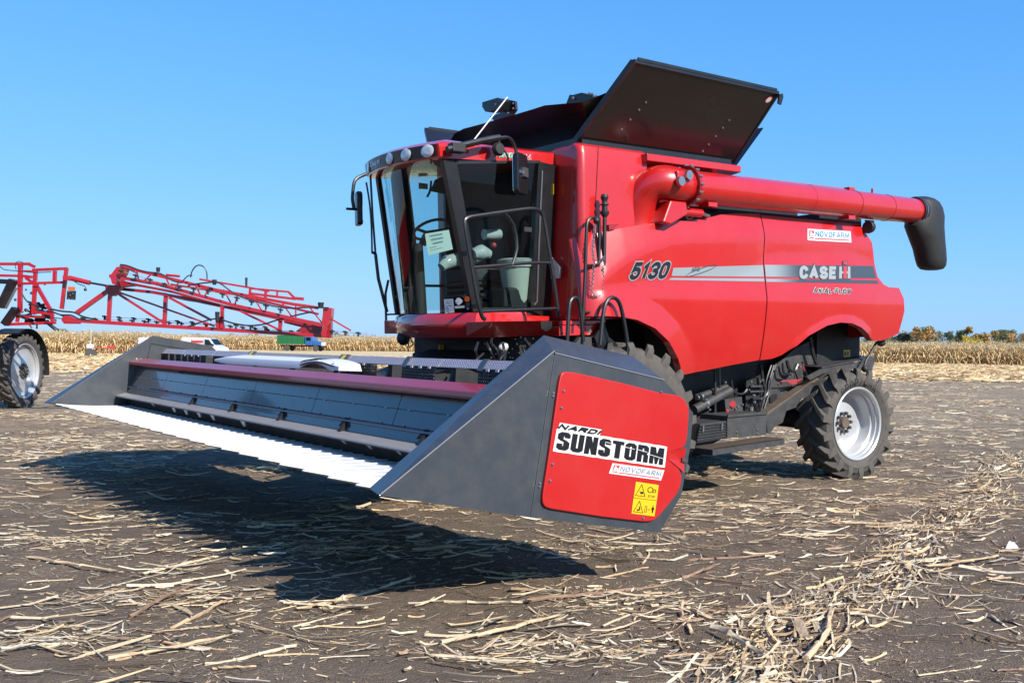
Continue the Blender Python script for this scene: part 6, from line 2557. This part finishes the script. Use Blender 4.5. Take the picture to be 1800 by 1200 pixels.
# dark gussets in the trough and pale hangers under the knife shelf
for px in (342, 413, 500, 610, 751):
    t_ = h(px, {342: 700, 413: 709, 500: 721, 610: 737, 751: 757}[px], x=-1.22)
    mb = MB()
    y_ = t_.y
    mb.slab([(-1.21, y_, .40), (-1.262, y_, .286), (-1.20, y_, .285)], (0, .04, 0))
    mb.slab([(-1.218, y_ - .10, .305), (-1.218, y_ + .15, .305), (-1.213, y_ + .05, .398), (-1.213, y_, .398)], (.008, 0, 0))
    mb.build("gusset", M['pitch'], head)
for px, py, s_ in ((266, 712, .6), (303, 720, 1), (324, 725, 1), (347, 729, 1), (371, 734, 1), (425, 742, 1), (601, 773, .5), (646, 783, .5), (698, 792, .5)):
    t_ = h(px, py, x=-1.33)
    mb = MB()
    mb.slab([(-1.33, t_.y - .05 * s_, .226), (-1.33, t_.y + .05 * s_, .226), (-1.30, t_.y + .02 * s_, .226 - .045 * s_), (-1.30, t_.y - .02 * s_, .226 - .045 * s_)], (.01, 0, 0))
    mb.build("hanger", M['shelf'], head)


# perforated guards: real bars round real holes
def grille(o_, u, v, nu, nv, bar, off):
    """Sheet with nu x nv rectangular holes, from corner o_ along u and v."""
    mb = MB()
    u, v, o_ = Vector(u), Vector(v), Vector(o_)
    off = Vector(off)
    for i in range(nu + 1):
        a = i / nu
        w = bar / u.length / 2
        a0, a1 = max(0, a - w), min(1, a + w)
        mb.slab([o_ + u * a0, o_ + u * a1, o_ + u * a1 + v, o_ + u * a0 + v], off)
    for j in range(nv + 1):
        b = j / nv
        w = bar * 1.2 / v.length / 2
        b0, b1 = max(0, b - w), min(1, b + w)
        mb.slab([o_ + v * b0, o_ + u + v * b0, o_ + u + v * b1, o_ + v * b1], off * 1.02)
    return mb


GB = (-.90, .872)   # foot line of the guards (x, z)
GTp = (-.86, .940)


def gy(px, z=.90):
    """Across position of a guard joint seen at px."""
    lo, hi = -4.0, 4.0
    for _ in range(50):
        m_ = (lo + hi) / 2
        w = HF.W((-.88, m_, z)) - Vector((0, 0, EYE))
        x_ = 900 + FPX * w.dot(_r) / w.dot(_f)
        if x_ > px:
            lo = m_
        else:
            hi = m_
    return (lo + hi) / 2


spans = [(279, 322.5, 1), (324, 376, 1), (378, 437, 1), (447, 596, 0), (612, 712, 1), (720, 774, 1), (776, 847, 1), (854, 930, 1)]
for a, b, holes in spans:
    ya, yb = gy(a), gy(b)
    L = abs(yb - ya)
    ox = .02 * math.sin(a * .3)
    o_ = (GB[0], ya, GB[1])
    v = (GTp[0] - GB[0] + ox * .3, 0, GTp[1] - GB[1])
    if holes:
        grille(o_, (0, yb - ya, 0), v, max(8, int(L / .030)), 4, .011, (.006, 0, -.004)).build("guard", M['guard'], head)
    else:
        mb = MB()
        for j in range(3):
            q0, q1 = j / 3, (j + .85) / 3
            mb.slab([Vector(o_) + Vector(v) * q0, Vector(o_) + Vector((0, yb - ya, 0)) + Vector(v) * q0, Vector(o_) + Vector((0, yb - ya, 0)) + Vector(v) * q1, Vector(o_) + Vector(v) * q1], (.01 + .008 * (j % 2), 0, 0))
        mb.build("guard", M['shelf'], head)
for a in (441.5, 604, 716, 850.5):
    y_ = gy(a)
    mb = MB()
    w_ = .075 if a < 610 else .03
    mb.slab([(GB[0] - .012, y_ - w_, GB[1] - .015), (GB[0] - .012, y_ + w_, GB[1] - .015), (GTp[0] - .012, y_ + w_, GTp[1] + .006), (GTp[0] - .012, y_ - w_, GTp[1] + .006)], (.02, 0, 0))
    go = mb.build("guard_bracket", M['grey'], head)
    if a < 610:
        mb = MB()
        mb.slab([(GB[0] - .016, y_ - .03, GB[1]), (GB[0] - .016, y_ + .03, GB[1]), (GTp[0] - .016, y_ + .03, GTp[1]), (GTp[0] - .016, y_ - .03, GTp[1])], (.002, 0, 0))
        mb.build("sticker", M['decal_yellow'], go)
# dark perforated flaps hanging below the guards
flaps = [280, 290, 300.5, 312, 323, 334, 345, 356, 378, 388, 606, 618, 630, 642, 654, 716, 735, 755, 853, 873]
for a in flaps:
    y_ = gy(a + 6)
    wd = .17 if a < 600 else .155
    grille((-.905, y_ - wd / 2, .872), (0, wd, 0), (.02, 0, -.145), 6, 6, .012, (.006, 0, 0)).build("mesh_flap", M['black_matt'], head)
mb = MB()
for a in (330, 342, 354, 617, 632, 646, 731, 746, 762, 865, 882):
    y_ = gy(a)
    mb.box((-.915, y_ - .016, .853), (-.906, y_ + .016, .871))
fc_ = mb.build("flap_clip", M['guard'], head)
fc_['kind'] = 'stuff'
for a, b in ((676, 712), (788, 848)):
    ya, yb = gy(a), gy(b)
    mb = MB()
    n_ = 14
    for i in range(n_):
        y_ = ya + (yb - ya) * i / n_
        mb.slab([(-.6, y_, .80), (-.6, y_ + (yb - ya) / n_ * .6, .80), (-.6, y_ + (yb - ya) / n_ * .6, .86), (-.6, y_, .86)], (.02, 0, 0))
    mb.slab([(-.61, ya, .79), (-.61, yb, .79), (-.61, yb, .815), (-.61, ya, .815)], (.03, 0, 0))
    mb.build("roller_brush", M['shelf'], head)
# header frame behind the guards
mb = MB()
mb.box((-.95, -3.97, .05), (-.88, 3.97, .62))
mb.box((-.40, -3.97, .10), (-.1, 3.97, .35))
mb.box((-.60, -3.97, .62), (-.05, 3.97, .78))
mb.slab([(-.9, -3.97, .12), (-.1, -3.97, .1), (-.1, -3.97, .13), (-.9, -3.97, .15)], (0, 7.94, 0))
mb.build("header_frame", M['chassis_dk'], head)
for q in np.linspace(-3.7, 3.7, 9):
    mb = MB()
    mb.slab([(-.88, q, .60), (-.30, q, .78), (-.30, q, .84), (-.86, q, .90)], (0, .03, 0))
    mb.build("guard_arm", M['chassis_dk'], head)
mb = MB()
ht = []
for i in range(150):
    a = i * .55
    ht.append((-.5 + .20 * math.cos(a), -3.8 + 7.6 * i / 149, .45 + .20 * math.sin(a)))
mb.tube(ht, .02, 5)
mb.tube([(-.5, -3.9, .45), (-.5, 3.9, .45)], .14, 14)
mb.build("cross_auger", M['chassis'], head, smooth=True)
# white moulded cover lying over the middle of the beam
XW = -1.1
wl_, wr_ = h(381, 640, x=XW).y, h(601, 652, x=XW).y
mb = MB()
zt0 = .845
prof_w = [(-1.13, .760), (-1.135, .80), (-1.13, .826), (-1.10, .842), (-1.0, .878), (-.94, .892), (-.92, .80)]
cut = wl_ + (wr_ - wl_) * .72
rows = []
for i, q in enumerate(np.linspace(0, .74, 12)):
    y_ = wl_ + (wr_ - wl_) * q
    k_ = .35 if i == 0 else (.85 if i == 1 else 1)
    rows.append([(x, y_, .79 + (z - .79) * k_) for x, z in prof_w])
mb.grid(rows)
mb.add(rows[0], [tuple(range(len(prof_w)))])
wc = mb.build("auger_cover", M['white'], head, smooth=True, angle=35)
mb = MB()
rows = []
for q in np.linspace(0, 1, 15):
    y_ = wl_ + (wr_ - wl_) * (.735 + .265 * q)
    arch = .870 - .03 * (q - .45) ** 2 * 4
    lowz = .775 + .05 * math.sin(min(1, q * 1.3) * math.pi)
    rows.append([(-1.13, y_, lowz - .01), (-1.135, y_, lowz + (arch - .03 - lowz) * .7), (-1.11, y_, arch - .025), (-.95, y_, arch + .02), (-.92, y_, .80)])
mb.grid(rows)
mb.add(rows[-1], [tuple(range(len(rows[-1])))])
mb.build("cover_arch", M['white'], wc, smooth=True, angle=35)
mb = MB()
mb.tube([(-1.142, wl_ + (wr_ - wl_) * (.75 + .22 * q), .790 + .032 * math.sin(q ** .9 * math.pi * .95)) for q in np.linspace(0, 1, 12)], .006, 5)
mb.build("arch_slot", M['black_matt'], wc)
mb = MB()
for q in (.86, .96):
    mb.ball((-1.125, wl_ + (wr_ - wl_) * q, .836), .012, 6, 4)
mb.build("bolt", M['white'], wc)


# ------------------------------------------------------------------ sprayer at the left
YS = 20.5
spr = thing("crop_sprayer", "red self propelled crop sprayer with folded lattice boom at the left", "crop sprayer", Matrix.Translation((-13.2, 22.5, 0)))
SO = Vector((-13.2, 22.5, 0))


def w_(px, py, y=YS):
    return WF.L(px, py, y=y) - SO


PXM = YS / FPX


BARN = [0]


def bars(name, segs, mat, par=spr, y=YS):
    """Each strut a part of its own: (x0, y0, x1, y1, width) measured at distance y."""
    out = []
    for s_ in segs:
        a, b, c2, d, wpx = s_[:5]
        yy = s_[5] if len(s_) > 5 else y
        mb = MB()
        BARN[0] += 1
        yy += (BARN[0] % 23) * .0017
        mb.bar(w_(a, b, yy), w_(c2, d, yy), wpx * PXM, wpx * PXM * (1 + (BARN[0] % 7) * .004), up=(0, 1, 0))
        out.append(mb.build(name, mat, par))
    return out


M['boom_red'] = paint("boom_red_paint", (0.46, 0.006, 0.016), 0.4, coat=0.5, vary=0.12, scale=4, dust=0.15, dustcol=(0.3, 0.12, 0.1))
R_, D_ = M['boom_red'], M['dark_red']
bars("frame_tube", [(-30, 464, 53, 464, 5), (50, 464, 61, 469, 5), (36, 463, 35, 548, 6.5), (57, 474.7, 118, 472, 5), (117, 471, 108.5, 543, 5.5), (40, 498.5, 117, 496, 4.5), (62.5, 476, 58.7, 552, 5.8),
                    (96.5, 476, 96, 496, 5.5), (62, 498, 92.5, 551, 5.5), (58.7, 548, 90, 552, 4.5), (92, 550, 92, 567, 5), (14, 570, 98, 567, 5), (36, 484.5, 56, 487, 5), (45, 488, 62, 500, 4.5), (36, 556, 78, 557, 4),
                    (36, 476, 60, 477, 3.5, 21.0), (-10, 484, 36, 485, 4.5, 21.0), (36, 530, 30, 566, 5, 21.2)], R_)
bars("boom_beam", [(110, 562, 320, 575, 6.6), (320, 575, 580, 590.5, 6.6), (135, 550, 190, 511, 7), (193, 485, 276, 498.7, 6, 20.1), (276, 498.7, 409, 536, 6, 20.1), (409, 536, 565, 571, 6, 20.1),
                   (212, 468, 313, 493, 5.5), (313, 493, 377, 509, 5.5), (377, 509, 516, 534.7, 5.5), (516, 534.7, 560, 541, 5.5), (441, 516, 519, 525.5, 4.5, 21), (438.7, 506.7, 508, 513, 3.5, 21),
                   (350.7, 490.7, 436, 505, 3.5, 21), (436, 505, 473, 512, 3.5, 21)], R_)
bars("boom_beam", [(196, 506, 268, 513.5, 5.5, 20.8), (268, 513.5, 318.7, 523, 5.5, 20.8), (318.7, 522.7, 497, 561, 5.5, 20.8), (497, 561, 566, 577, 5, 20.8), (204, 494, 300, 512, 4.5, 20.9), (300, 512, 400, 540, 4.5, 20.9),
                   (300, 500, 430, 520, 4, 20.9), (430, 522, 560, 552, 4, 20.9), (500, 565, 580, 585, 5, 21)], D_)
bars("boom_brace", [(193.7, 517, 191, 563.7, 6), (202.7, 513, 286.7, 566.7, 4), (201, 510.7, 377, 573, 3.2), (291.5, 520, 289, 571, 6), (297, 522.7, 372, 562.7, 4), (390.7, 536, 390.7, 577, 5.5), (382, 553, 383, 577, 5.5),
                    (422.7, 546.7, 489, 578.7, 3.5), (493, 562, 492, 585, 6), (440, 506, 439, 518, 4, 21), (467.5, 510, 466, 528, 4.5, 21), (487.5, 511, 487, 521, 3, 21), (507, 513, 520, 526, 4, 21), (516, 524, 534, 525.5, 5.5, 21)], R_)
zig = []
for i, q in enumerate(np.linspace(0, 1, 14)):
    xt, yt = 215 + 330 * q, 469 + 70 * q
    xb, yb = 205 + 350 * q, np.interp(205 + 350 * q, [193, 276, 409, 565], [486, 499, 536, 571])
    zig.append((xt, yt + 2, xb + (12 if i % 2 else -8), yb, 2.2, 20.3))
bars("boom_brace", zig, R_)


def plate_w(name, pts, mat, par=spr, y=YS, thick=.12):
    mb = MB()
    mb.slab([tuple(w_(a, b, y)) for a, b in pts], (0, thick, 0))
    return mb.build(name, mat, par)


plate_w("boom_node", [(184, 500), (216, 502), (203, 516), (200, 520), (192, 520), (186, 512)], D_, thick=.15)
plate_w("boom_node", [(193, 485), (205, 469), (212, 469), (208, 480), (203, 488), (203, 500), (197, 499)], R_, y=20.1, thick=.5)
plate_w("boom_node", [(198, 490), (232, 497), (230, 502), (208, 504), (199, 499)], D_, y=20.4, thick=.3)
plate_w("boom_node", [(383, 558), (389, 556), (393, 578), (378, 577), (384, 570)], R_, thick=.12)
plate_w("boom_end", [(568, 541), (583, 541), (582, 556), (575, 575), (573, 593), (566, 592), (564, 585), (569, 571), (565, 568), (567, 555)], R_, y=20.2, thick=.3)
plate_w("boom_end", [(576, 576), (582, 560), (582, 594), (575, 594)], D_, y=20.4, thick=.2)
plate_w("boom_end", [(545, 563), (566, 568), (566, 588), (520, 582)], D_, y=20.6, thick=.3)
plate_w("boom_hinge", [(111, 552), (124, 556), (135, 562), (135, 569), (112, 569), (109, 562)], R_, thick=.2)
plate_w("hinge_block", [(110, 484), (120, 485), (120, 493), (110, 492)], R_, y=20.3, thick=.3)
mb = MB()
mb.cyl(w_(121, 488), w_(158, 497), 4.2 * PXM, 12)
rm = mb.build("boom_ram", R_, spr, smooth=True)
mb = MB()
mb.cyl(w_(157, 496.7), w_(187, 502), 1.9 * PXM, 8)
mb.tube([w_(130, 494), w_(140, 500), w_(150, 503), w_(150, 507)], .01, 5, smooth_n=3)
mb.ball(w_(150, 509), .035, 8, 5)
mb.build("ram_rod", M['hose'], rm, smooth=True)
mb = MB()
mb.cyl(w_(292, 483), w_(316, 485.5), 2.2 * PXM, 10)
mb.build("boom_ram", R_, spr, smooth=True)
mb = MB()
mb.bar(w_(583, 561), w_(617, 581), 2.6 * PXM)
tp_ = mb.build("boom_tip", R_, spr)
# tail lamp board
plate_w("lamp_board", [(118, 511), (132, 511), (131, 527), (117, 526)], M['black_matt'], y=20.3, thick=.05)
plate_w("tail_lamp", [(119.5, 503.5), (129, 504), (128.5, 510.3), (119, 510.3)], M['amber'], y=20.3, thick=.08)
mb = MB()
for a, b in ((121, 513), (128, 516), (123.5, 519), (121, 525), (127, 526)):
    mb.ball(w_(a, b, 20.28), .018, 6, 4)
mb.build("bolt", M['steel'], spr)
# hoses
HZ = [([(211, 465), (224, 467), (252, 477), (282, 481), (303, 493), (320, 497)], 2.6), ([(335, 488), (337, 478), (343, 469), (350, 466), (358, 469), (363, 478), (364, 491)], 2.2), ([(320, 495), (330, 485), (338, 484)], 2.0),
      ([(330, 502), (352, 498), (378, 496), (390, 500), (402, 509), (420, 520), (450, 530), (500, 541), (545, 540), (578, 541)], 2.6), ([(391, 562), (410, 568), (436, 572), (462, 570), (485, 563), (520, 554), (548, 548)], 2.8),
      ([(88, 543), (110, 547), (130, 549), (145, 556), (165, 561)], 3.0), ([(88, 546), (106, 553), (125, 554), (140, 561), (160, 563)], 2.6), ([(63, 540), (70, 546), (82, 547), (95, 549), (112, 556)], 2.4), ([(38, 515), (46, 528), (55, 534), (70, 540)], 2.6),
      ([(330, 574), (350, 567), (372, 561), (382, 560)], 2.6), ([(28, 473), (27, 463), (34, 459.5), (41, 462)], 1.3), ([(210, 468), (225, 473), (240, 480)], 2.0), ([(0, 468), (8, 474), (30, 476), (60, 479), (90, 478)], 1.5),
      ([(110, 560), (90, 558), (60, 555), (30, 552)], 1.6), ([(290, 515), (305, 522), (330, 528), (360, 532)], 2.0)]
for pts_, wpx in HZ:
    mb = MB()
    mb.tube([w_(a, b, 20.15) for a, b in pts_], wpx * PXM * .5, 7, smooth_n=4)
    mb.build("boom_hose", M['hose'], spr, smooth=True)
# spray lines with their nozzle bodies
def nozzle_line(pts, n, y, r=1.1, drop=3.0):
    mb = MB()
    q = [w_(a, b, y) for a, b in pts]
    mb.tube(q, r * PXM * .5, 6)
    ln = mb.build("spray_line", M['shelf'], spr, smooth=True)
    a_, b_ = np.array(pts)[:, 0], np.array(pts)[:, 1]
    d = MB()
    d.ball((0, 0, 0), .030, 6, 4)
    d.cyl((0, 0, 0), (0, 0, -.08), .022, 6)
    d.cyl((-.055, 0, .01), (.055, 0, -.015), .020, 6)
    d.cyl((0, -.05, 0), (0, .05, 0), .018, 6)
    first = None
    for x in np.linspace(pts[0][0] + 4, pts[-1][0] - 4, n):
        p = w_(x, np.interp(x, a_, b_), y)
        if first is None:
            first = d.build("nozzle", M['black_matt'], ln)
            o = first
        else:
            o = first.copy()
            COL.objects.link(o)
            o.parent = ln
        o.location = p
    return ln


nozzle_line([(142, 559), (320, 568), (377, 571), (560, 586)], 20, 20.7)
nozzle_line([(209, 475), (300, 502), (367, 511), (420, 524), (497, 545)], 12, 20.0)
nozzle_line([(180, 556), (320, 565), (470, 575)], 12, 20.9, r=.8)
nozzle_line([(580, 581), (634, 585.5)], 3, 20.4)
for a, b, hh, rr in ((278, 474, 8, 3.6), (377, 496, 9, 4), (433, 496, 16, 2.2), (564, 536, 9, 5.5), (382, 556, 16, 4)):
    mb = MB()
    p = w_(a, b, 20.3)
    mb.tube([p + Vector((0, 0, -hh * PXM / 2)), p + Vector((0, 0, hh * PXM / 2))], [rr * PXM * .8, rr * PXM], 10)
    mb.build("boom_valve", M['black_matt'], spr, smooth=True)
# valves and clutter on the rear frame
mb = MB()
for i in range(34):
    a, b = random.uniform(42, 86), random.uniform(532, 566)
    p = w_(a, b, 20.7)
    mb.ball(p, random.uniform(.03, .07), 6, 4)
    mb.tube([p, p + Vector((random.uniform(-.3, .3), 0, random.uniform(-.25, .1)))], .02, 5)
mb.build("valve_cluster", M['black_matt'], spr)
mb = MB()
for i in range(16):
    mb.ball(w_(random.uniform(24, 80), random.uniform(480, 560), 20.55), random.uniform(.02, .04), 6, 4)
fo_ = mb.build("fitting", M['steel'], spr)
fo_['kind'] = 'stuff'
mb = MB()
mb.bar(w_(24, 492, 20.4), w_(1, 540, 20.4), .20, .12)
mb.bar(w_(28, 542, 20.4), w_(8, 570, 20.4), .18, .12)
mb.bar(w_(-10, 494, 20.6), w_(30, 496, 20.6), .12, .1)
mb.build("lift_arm", M['black'], spr)
mb = MB()
mb.cyl(w_(29, 506, 20.3), w_(10, 542, 20.3), .025, 8)
mb.build("lift_ram", M['steel'], spr)
# body running away from the camera, mostly beyond the left edge of the photo
mb = MB()
mb.box((-1.7, -6.0, 1.5), (.9, -1.3, 2.85))
mb.build("tank_body", R_, spr, bevel=.12)
mb = MB()
mb.box((-1.5, -7.4, 1.8), (.75, -6.7, 3.9))
mb.build("cab", M['glass_dark'], spr, bevel=.1)
mb = MB()
mb.box((-1.6, -7.4, 1.2), (.7, -1.2, 1.55))
mb.box((-1.5, -1.2, 1.0), (-.1, .8, 1.5))
mb.build("chassis_rail", M['chassis_dk'], spr)
ctr = WF.L(40, 655, y=22.8) - SO
g0 = G(50, 717)
for (x_, y_) in ((ctr.x + .02, .3), (ctr.x + .02, -5.4), (ctr.x - 3.2, .3), (ctr.x - 3.2, -5.4)):
    sd = 1 if x_ > -1 else -1
    e = wheel(spr, (x_ - .10 * sd, y_, .90), R=.90, w=.34, rim_r=.655, n_lugs=26, lug_h=.04, dish=.10, side=sd, hub_r=.22, nuts=12, steer=math.radians(90), spin=-1)
    e.rotation_euler = (0, 0, math.radians(-90))
# mudguard over the rear wheel
mb = MB()
rows = []
for a in np.linspace(math.radians(62), math.radians(188), 16):
    rows.append([(ctr.x + x_, .3 + .0 - 1.03 * math.cos(a), .90 + 1.03 * math.sin(a)) for x_ in (-.42, -.40, .0, .12, .14)])
mb.grid(rows)
mb.grid([[(x_, .3 + (y_ - .3) * .97, .9 + (z_ - .9) * .97) for x_, y_, z_ in r] for r in rows])
mb.build("mudguard", M['black_matt'], spr, smooth=True)


# ------------------------------------------------------------------ vehicles by the maize
def van(name, label, loc, yaw, L=4.3, H=1.95, W=1.75, stripe_=False):
    t = thing(name, label, "van", Matrix.Translation(loc) @ Matrix.Rotation(yaw, 4, 'Z'))
    side = [(-L / 2, .35), (-L / 2, .9), (-L / 2 + .05, H * .97), (-L / 2 + .2, H), (L * .12, H * .98), (L * .22, H * .93), (L * .34, H * .62), (L * .47, H * .50), (L / 2, .42 * H), (L / 2, .35)]
    mb = MB()
    rows = []
    for y_, k_ in ((-W / 2 + .10, 0), (-W / 2, .0), (W / 2, 0), (W / 2 - .10, 0)):
        rows.append([(x, y_ * (1 - .10 * max(0, (z - 1.0) / H)), z) for x, z in side])
    n_ = len(side)
    mb.add([(x, -W / 2 * (1 - .12 * max(0, (z - 1.0) / H)), z) for x, z in side] + [(x, W / 2 * (1 - .12 * max(0, (z - 1.0) / H)), z) for x, z in side],
           [tuple(range(n_)), tuple(range(2 * n_ - 1, n_ - 1, -1))] + [(i, i + n_, (i + 1) % n_ + n_, (i + 1) % n_) for i in range(n_)])
    mb.build("body", M['van_white'], t, bevel=.05)
    for sg in (-1, 1):
        yy = sg * (W / 2 + .006)
        mb = MB()
        f = lambda x, z: (x, sg * (W / 2 * (1 - .12 * max(0, (z - 1.0) / H)) + .006), z)
        mb.add([f(L * .10, H * .60), f(L * .31, H * .60), f(L * .21, H * .88), f(L * .10, H * .90)], [(0, 1, 2, 3)])
        mb.build("window", M['glass_dark'], t)
        mb = MB()
        mb.bar(f(L * .08, .45), f(L * .08, H * .95), .02, .01)
        mb.bar(f(-L * .22, .45), f(-L * .22, H * .95), .02, .01)
        mb.build("door_gap", M['black_matt'], t)
        if stripe_:
            mb = MB()
            mb.add([f(-L * .24, H * .72), f(L * .06, H * .72), f(L * .06, H * .84), f(-L * .24, H * .84)], [(0, 1, 2, 3)])
            mb.add([f(-L * .24, H * .45), f(-L * .21, H * .45), f(-L * .21, H * .72), f(-L * .24, H * .72)], [(0, 1, 2, 3)])
            mb.build("red_stripe", M['decal_red'], t)
            mb = MB()
            mb.box((L * .30, sg * (W / 2 + .02), H * .58), (L * .34, sg * (W / 2 + .16), H * .68))
            mb.build("wing_mirror", M['black_matt'], t)
    mb = MB()
    mb.add([(L * .225, -W * .38, H * .92), (L * .345, -W * .43, H * .63), (L * .345, W * .43, H * .63), (L * .225, W * .38, H * .92)], [(0, 1, 2, 3)])
    mb.xform(Matrix.Translation((.012, 0, .012)))
    mb.build("windscreen", M['glass_dark'], t)
    for x_ in (-L * .32, L * .32):
        for sg in (-1, 1):
            mb = MB()
            mb.lathe([(0, -.1), (.30, -.1), (.31, 0), (.30, .1), (0, .1)], 20, 'y', (x_, sg * (W / 2 - .1), .31))
            mb.build("wheel", M['rubber'], t, smooth=True)
    return t


van("delivery_van", "small white delivery van with red side stripe parked before the maize", (-30.4, 93, 0), math.radians(-12), stripe_=True)
van("white_van", "white van whose roof shows above the far header divider", ((270 - 900) / FPX * 60, 60, 0), math.radians(111), L=4.4, H=1.82, W=1.85)

tl = thing("dump_truck", "blue truck with green tipper body parked before the far maize", "truck", Matrix.Translation(((531 - 900) / FPX * 158, 158, 0)) @ Matrix.Rotation(math.radians(-14), 4, 'Z'))
mb = MB()
mb.box((-3.9, -1.25, 1.15), (.9, 1.25, 2.62))
tb_ = mb.build("tipper_body", M['green_p'], tl)
mb = MB()
for z in (1.35, 1.75, 2.15, 2.55):
    mb.box((-3.95, -1.31, z - .05), (.95, -1.26, z + .05))
for x_ in np.linspace(-3.9, .9, 6):
    mb.box((x_ - .05, -1.33, 1.15), (x_ + .05, -1.255, 2.62))
mb.build("body_rib", M['green_p'], tb_)
mb = MB()
mb.add([(1.05, -1.1, 1.0), (2.35, -1.1, 1.0), (2.35, -1.1, 1.75), (2.2, -1.1, 2.45), (1.1, -1.1, 2.5), (1.05, 1.1, 1.0), (2.35, 1.1, 1.0), (2.35, 1.1, 1.75), (2.2, 1.1, 2.45), (1.1, 1.1, 2.5)],
       [(0, 1, 2, 3, 4), (9, 8, 7, 6, 5), (0, 5, 6, 1), (1, 6, 7, 2), (2, 7, 8, 3), (3, 8, 9, 4), (4, 9, 5, 0)])
mb.hexa([(2.35, -.95, .95), (3.9, -.85, .95), (3.9, .85, .95), (2.35, .95, .95), (2.35, -.95, 1.72), (3.85, -.8, 1.6), (3.85, .8, 1.6), (2.35, .95, 1.72)])
mb.box((2.5, -1.15, 1.0), (3.8, -.8, 1.2))
cbn = mb.build("truck_cab", M['blue_p'], tl, bevel=.06)
mb = MB()
mb.add([(1.3, -1.11, 1.75), (2.15, -1.11, 1.75), (2.05, -1.11, 2.3), (1.3, -1.11, 2.32)], [(0, 1, 2, 3)])
mb.add([(2.365, -.95, 1.78), (2.365, .95, 1.78), (2.23, .95, 2.38), (2.23, -.95, 2.38)], [(0, 1, 2, 3)])
mb.build("window", M['glass_dark'], cbn)
mb = MB()
mb.box((3.88, -.75, .95), (3.95, .75, 1.5))
mb.build("grille", M['decal_white'], cbn)
mb = MB()
mb.box((3.9, -1.05, .65), (4.05, 1.05, .9))
mb.box((-3.7, -.5, .75), (3.8, .5, 1.0))
mb.build("chassis_rail", M['chassis_dk'], tl)
for x_ in (-2.3, 2.95):
    for sg in (-1, 1):
        mb = MB()
        mb.lathe([(0, -.14), (.36, -.14), (.50, -.12), (.52, 0), (.50, .12), (.36, .14), (0, .14)], 20, 'y', (x_, sg * .95, .52))
        mb.build("wheel", M['rubber'], tl, smooth=True)

# small white tank on wheels with a pole, at the edge of the left maize
tk = thing("field_tank", "small white tank on wheels with a thin pole before the maize", "tank trailer", Matrix.Translation(((159 - 900) / FPX * 88, 88, 0)))
mb = MB()
mb.tube([(-.25, 0, .95), (.25, 0, .95)], .26, 14)
mb.build("tank", M['white'], tk, smooth=True)
mb = MB()
mb.tube([(0, .1, .5), (0, .1, 2.6)], .03, 6)
mb.build("pole", M['paper'], tk)
mb = MB()
mb.bar((.2, 0, .85), (2.2, 0, .88), .07)
mb.box((1.6, -.1, .80), (2.3, .1, 1.05))
mb.build("drawbar", M['decal_red'], tk)
mb = MB()
for x_ in (-.2, .45):
    mb.lathe([(0, -.08), (.24, -.08), (.25, 0), (.24, .08), (0, .08)], 14, 'y', (x_, -.2, .25))
mb.box((-.3, -.2, .25), (.5, .2, .7))
mb.build("wheel", M['rubber'], tk)

# crumpled piece of white litter at the lower right
g0 = G(1778, 978)
lit = MB()
lit.add([(-.06, -.02, .0), (.05, -.03, .0), (.06, .03, .01), (-.03, .04, .0), (-.02, .0, .06), (.03, .01, .045), (.0, .03, .05)], [(0, 1, 5, 4), (1, 2, 5), (2, 3, 6, 5), (3, 0, 4, 6), (4, 5, 6)])
o = lit.build("paper_scrap", M['white'])
o.location = (g0.x, g0.y, float(gh(np.array(g0.x), np.array(g0.y))))
tag(o, "crumpled white paper scrap on dark soil at the lower right", "litter")
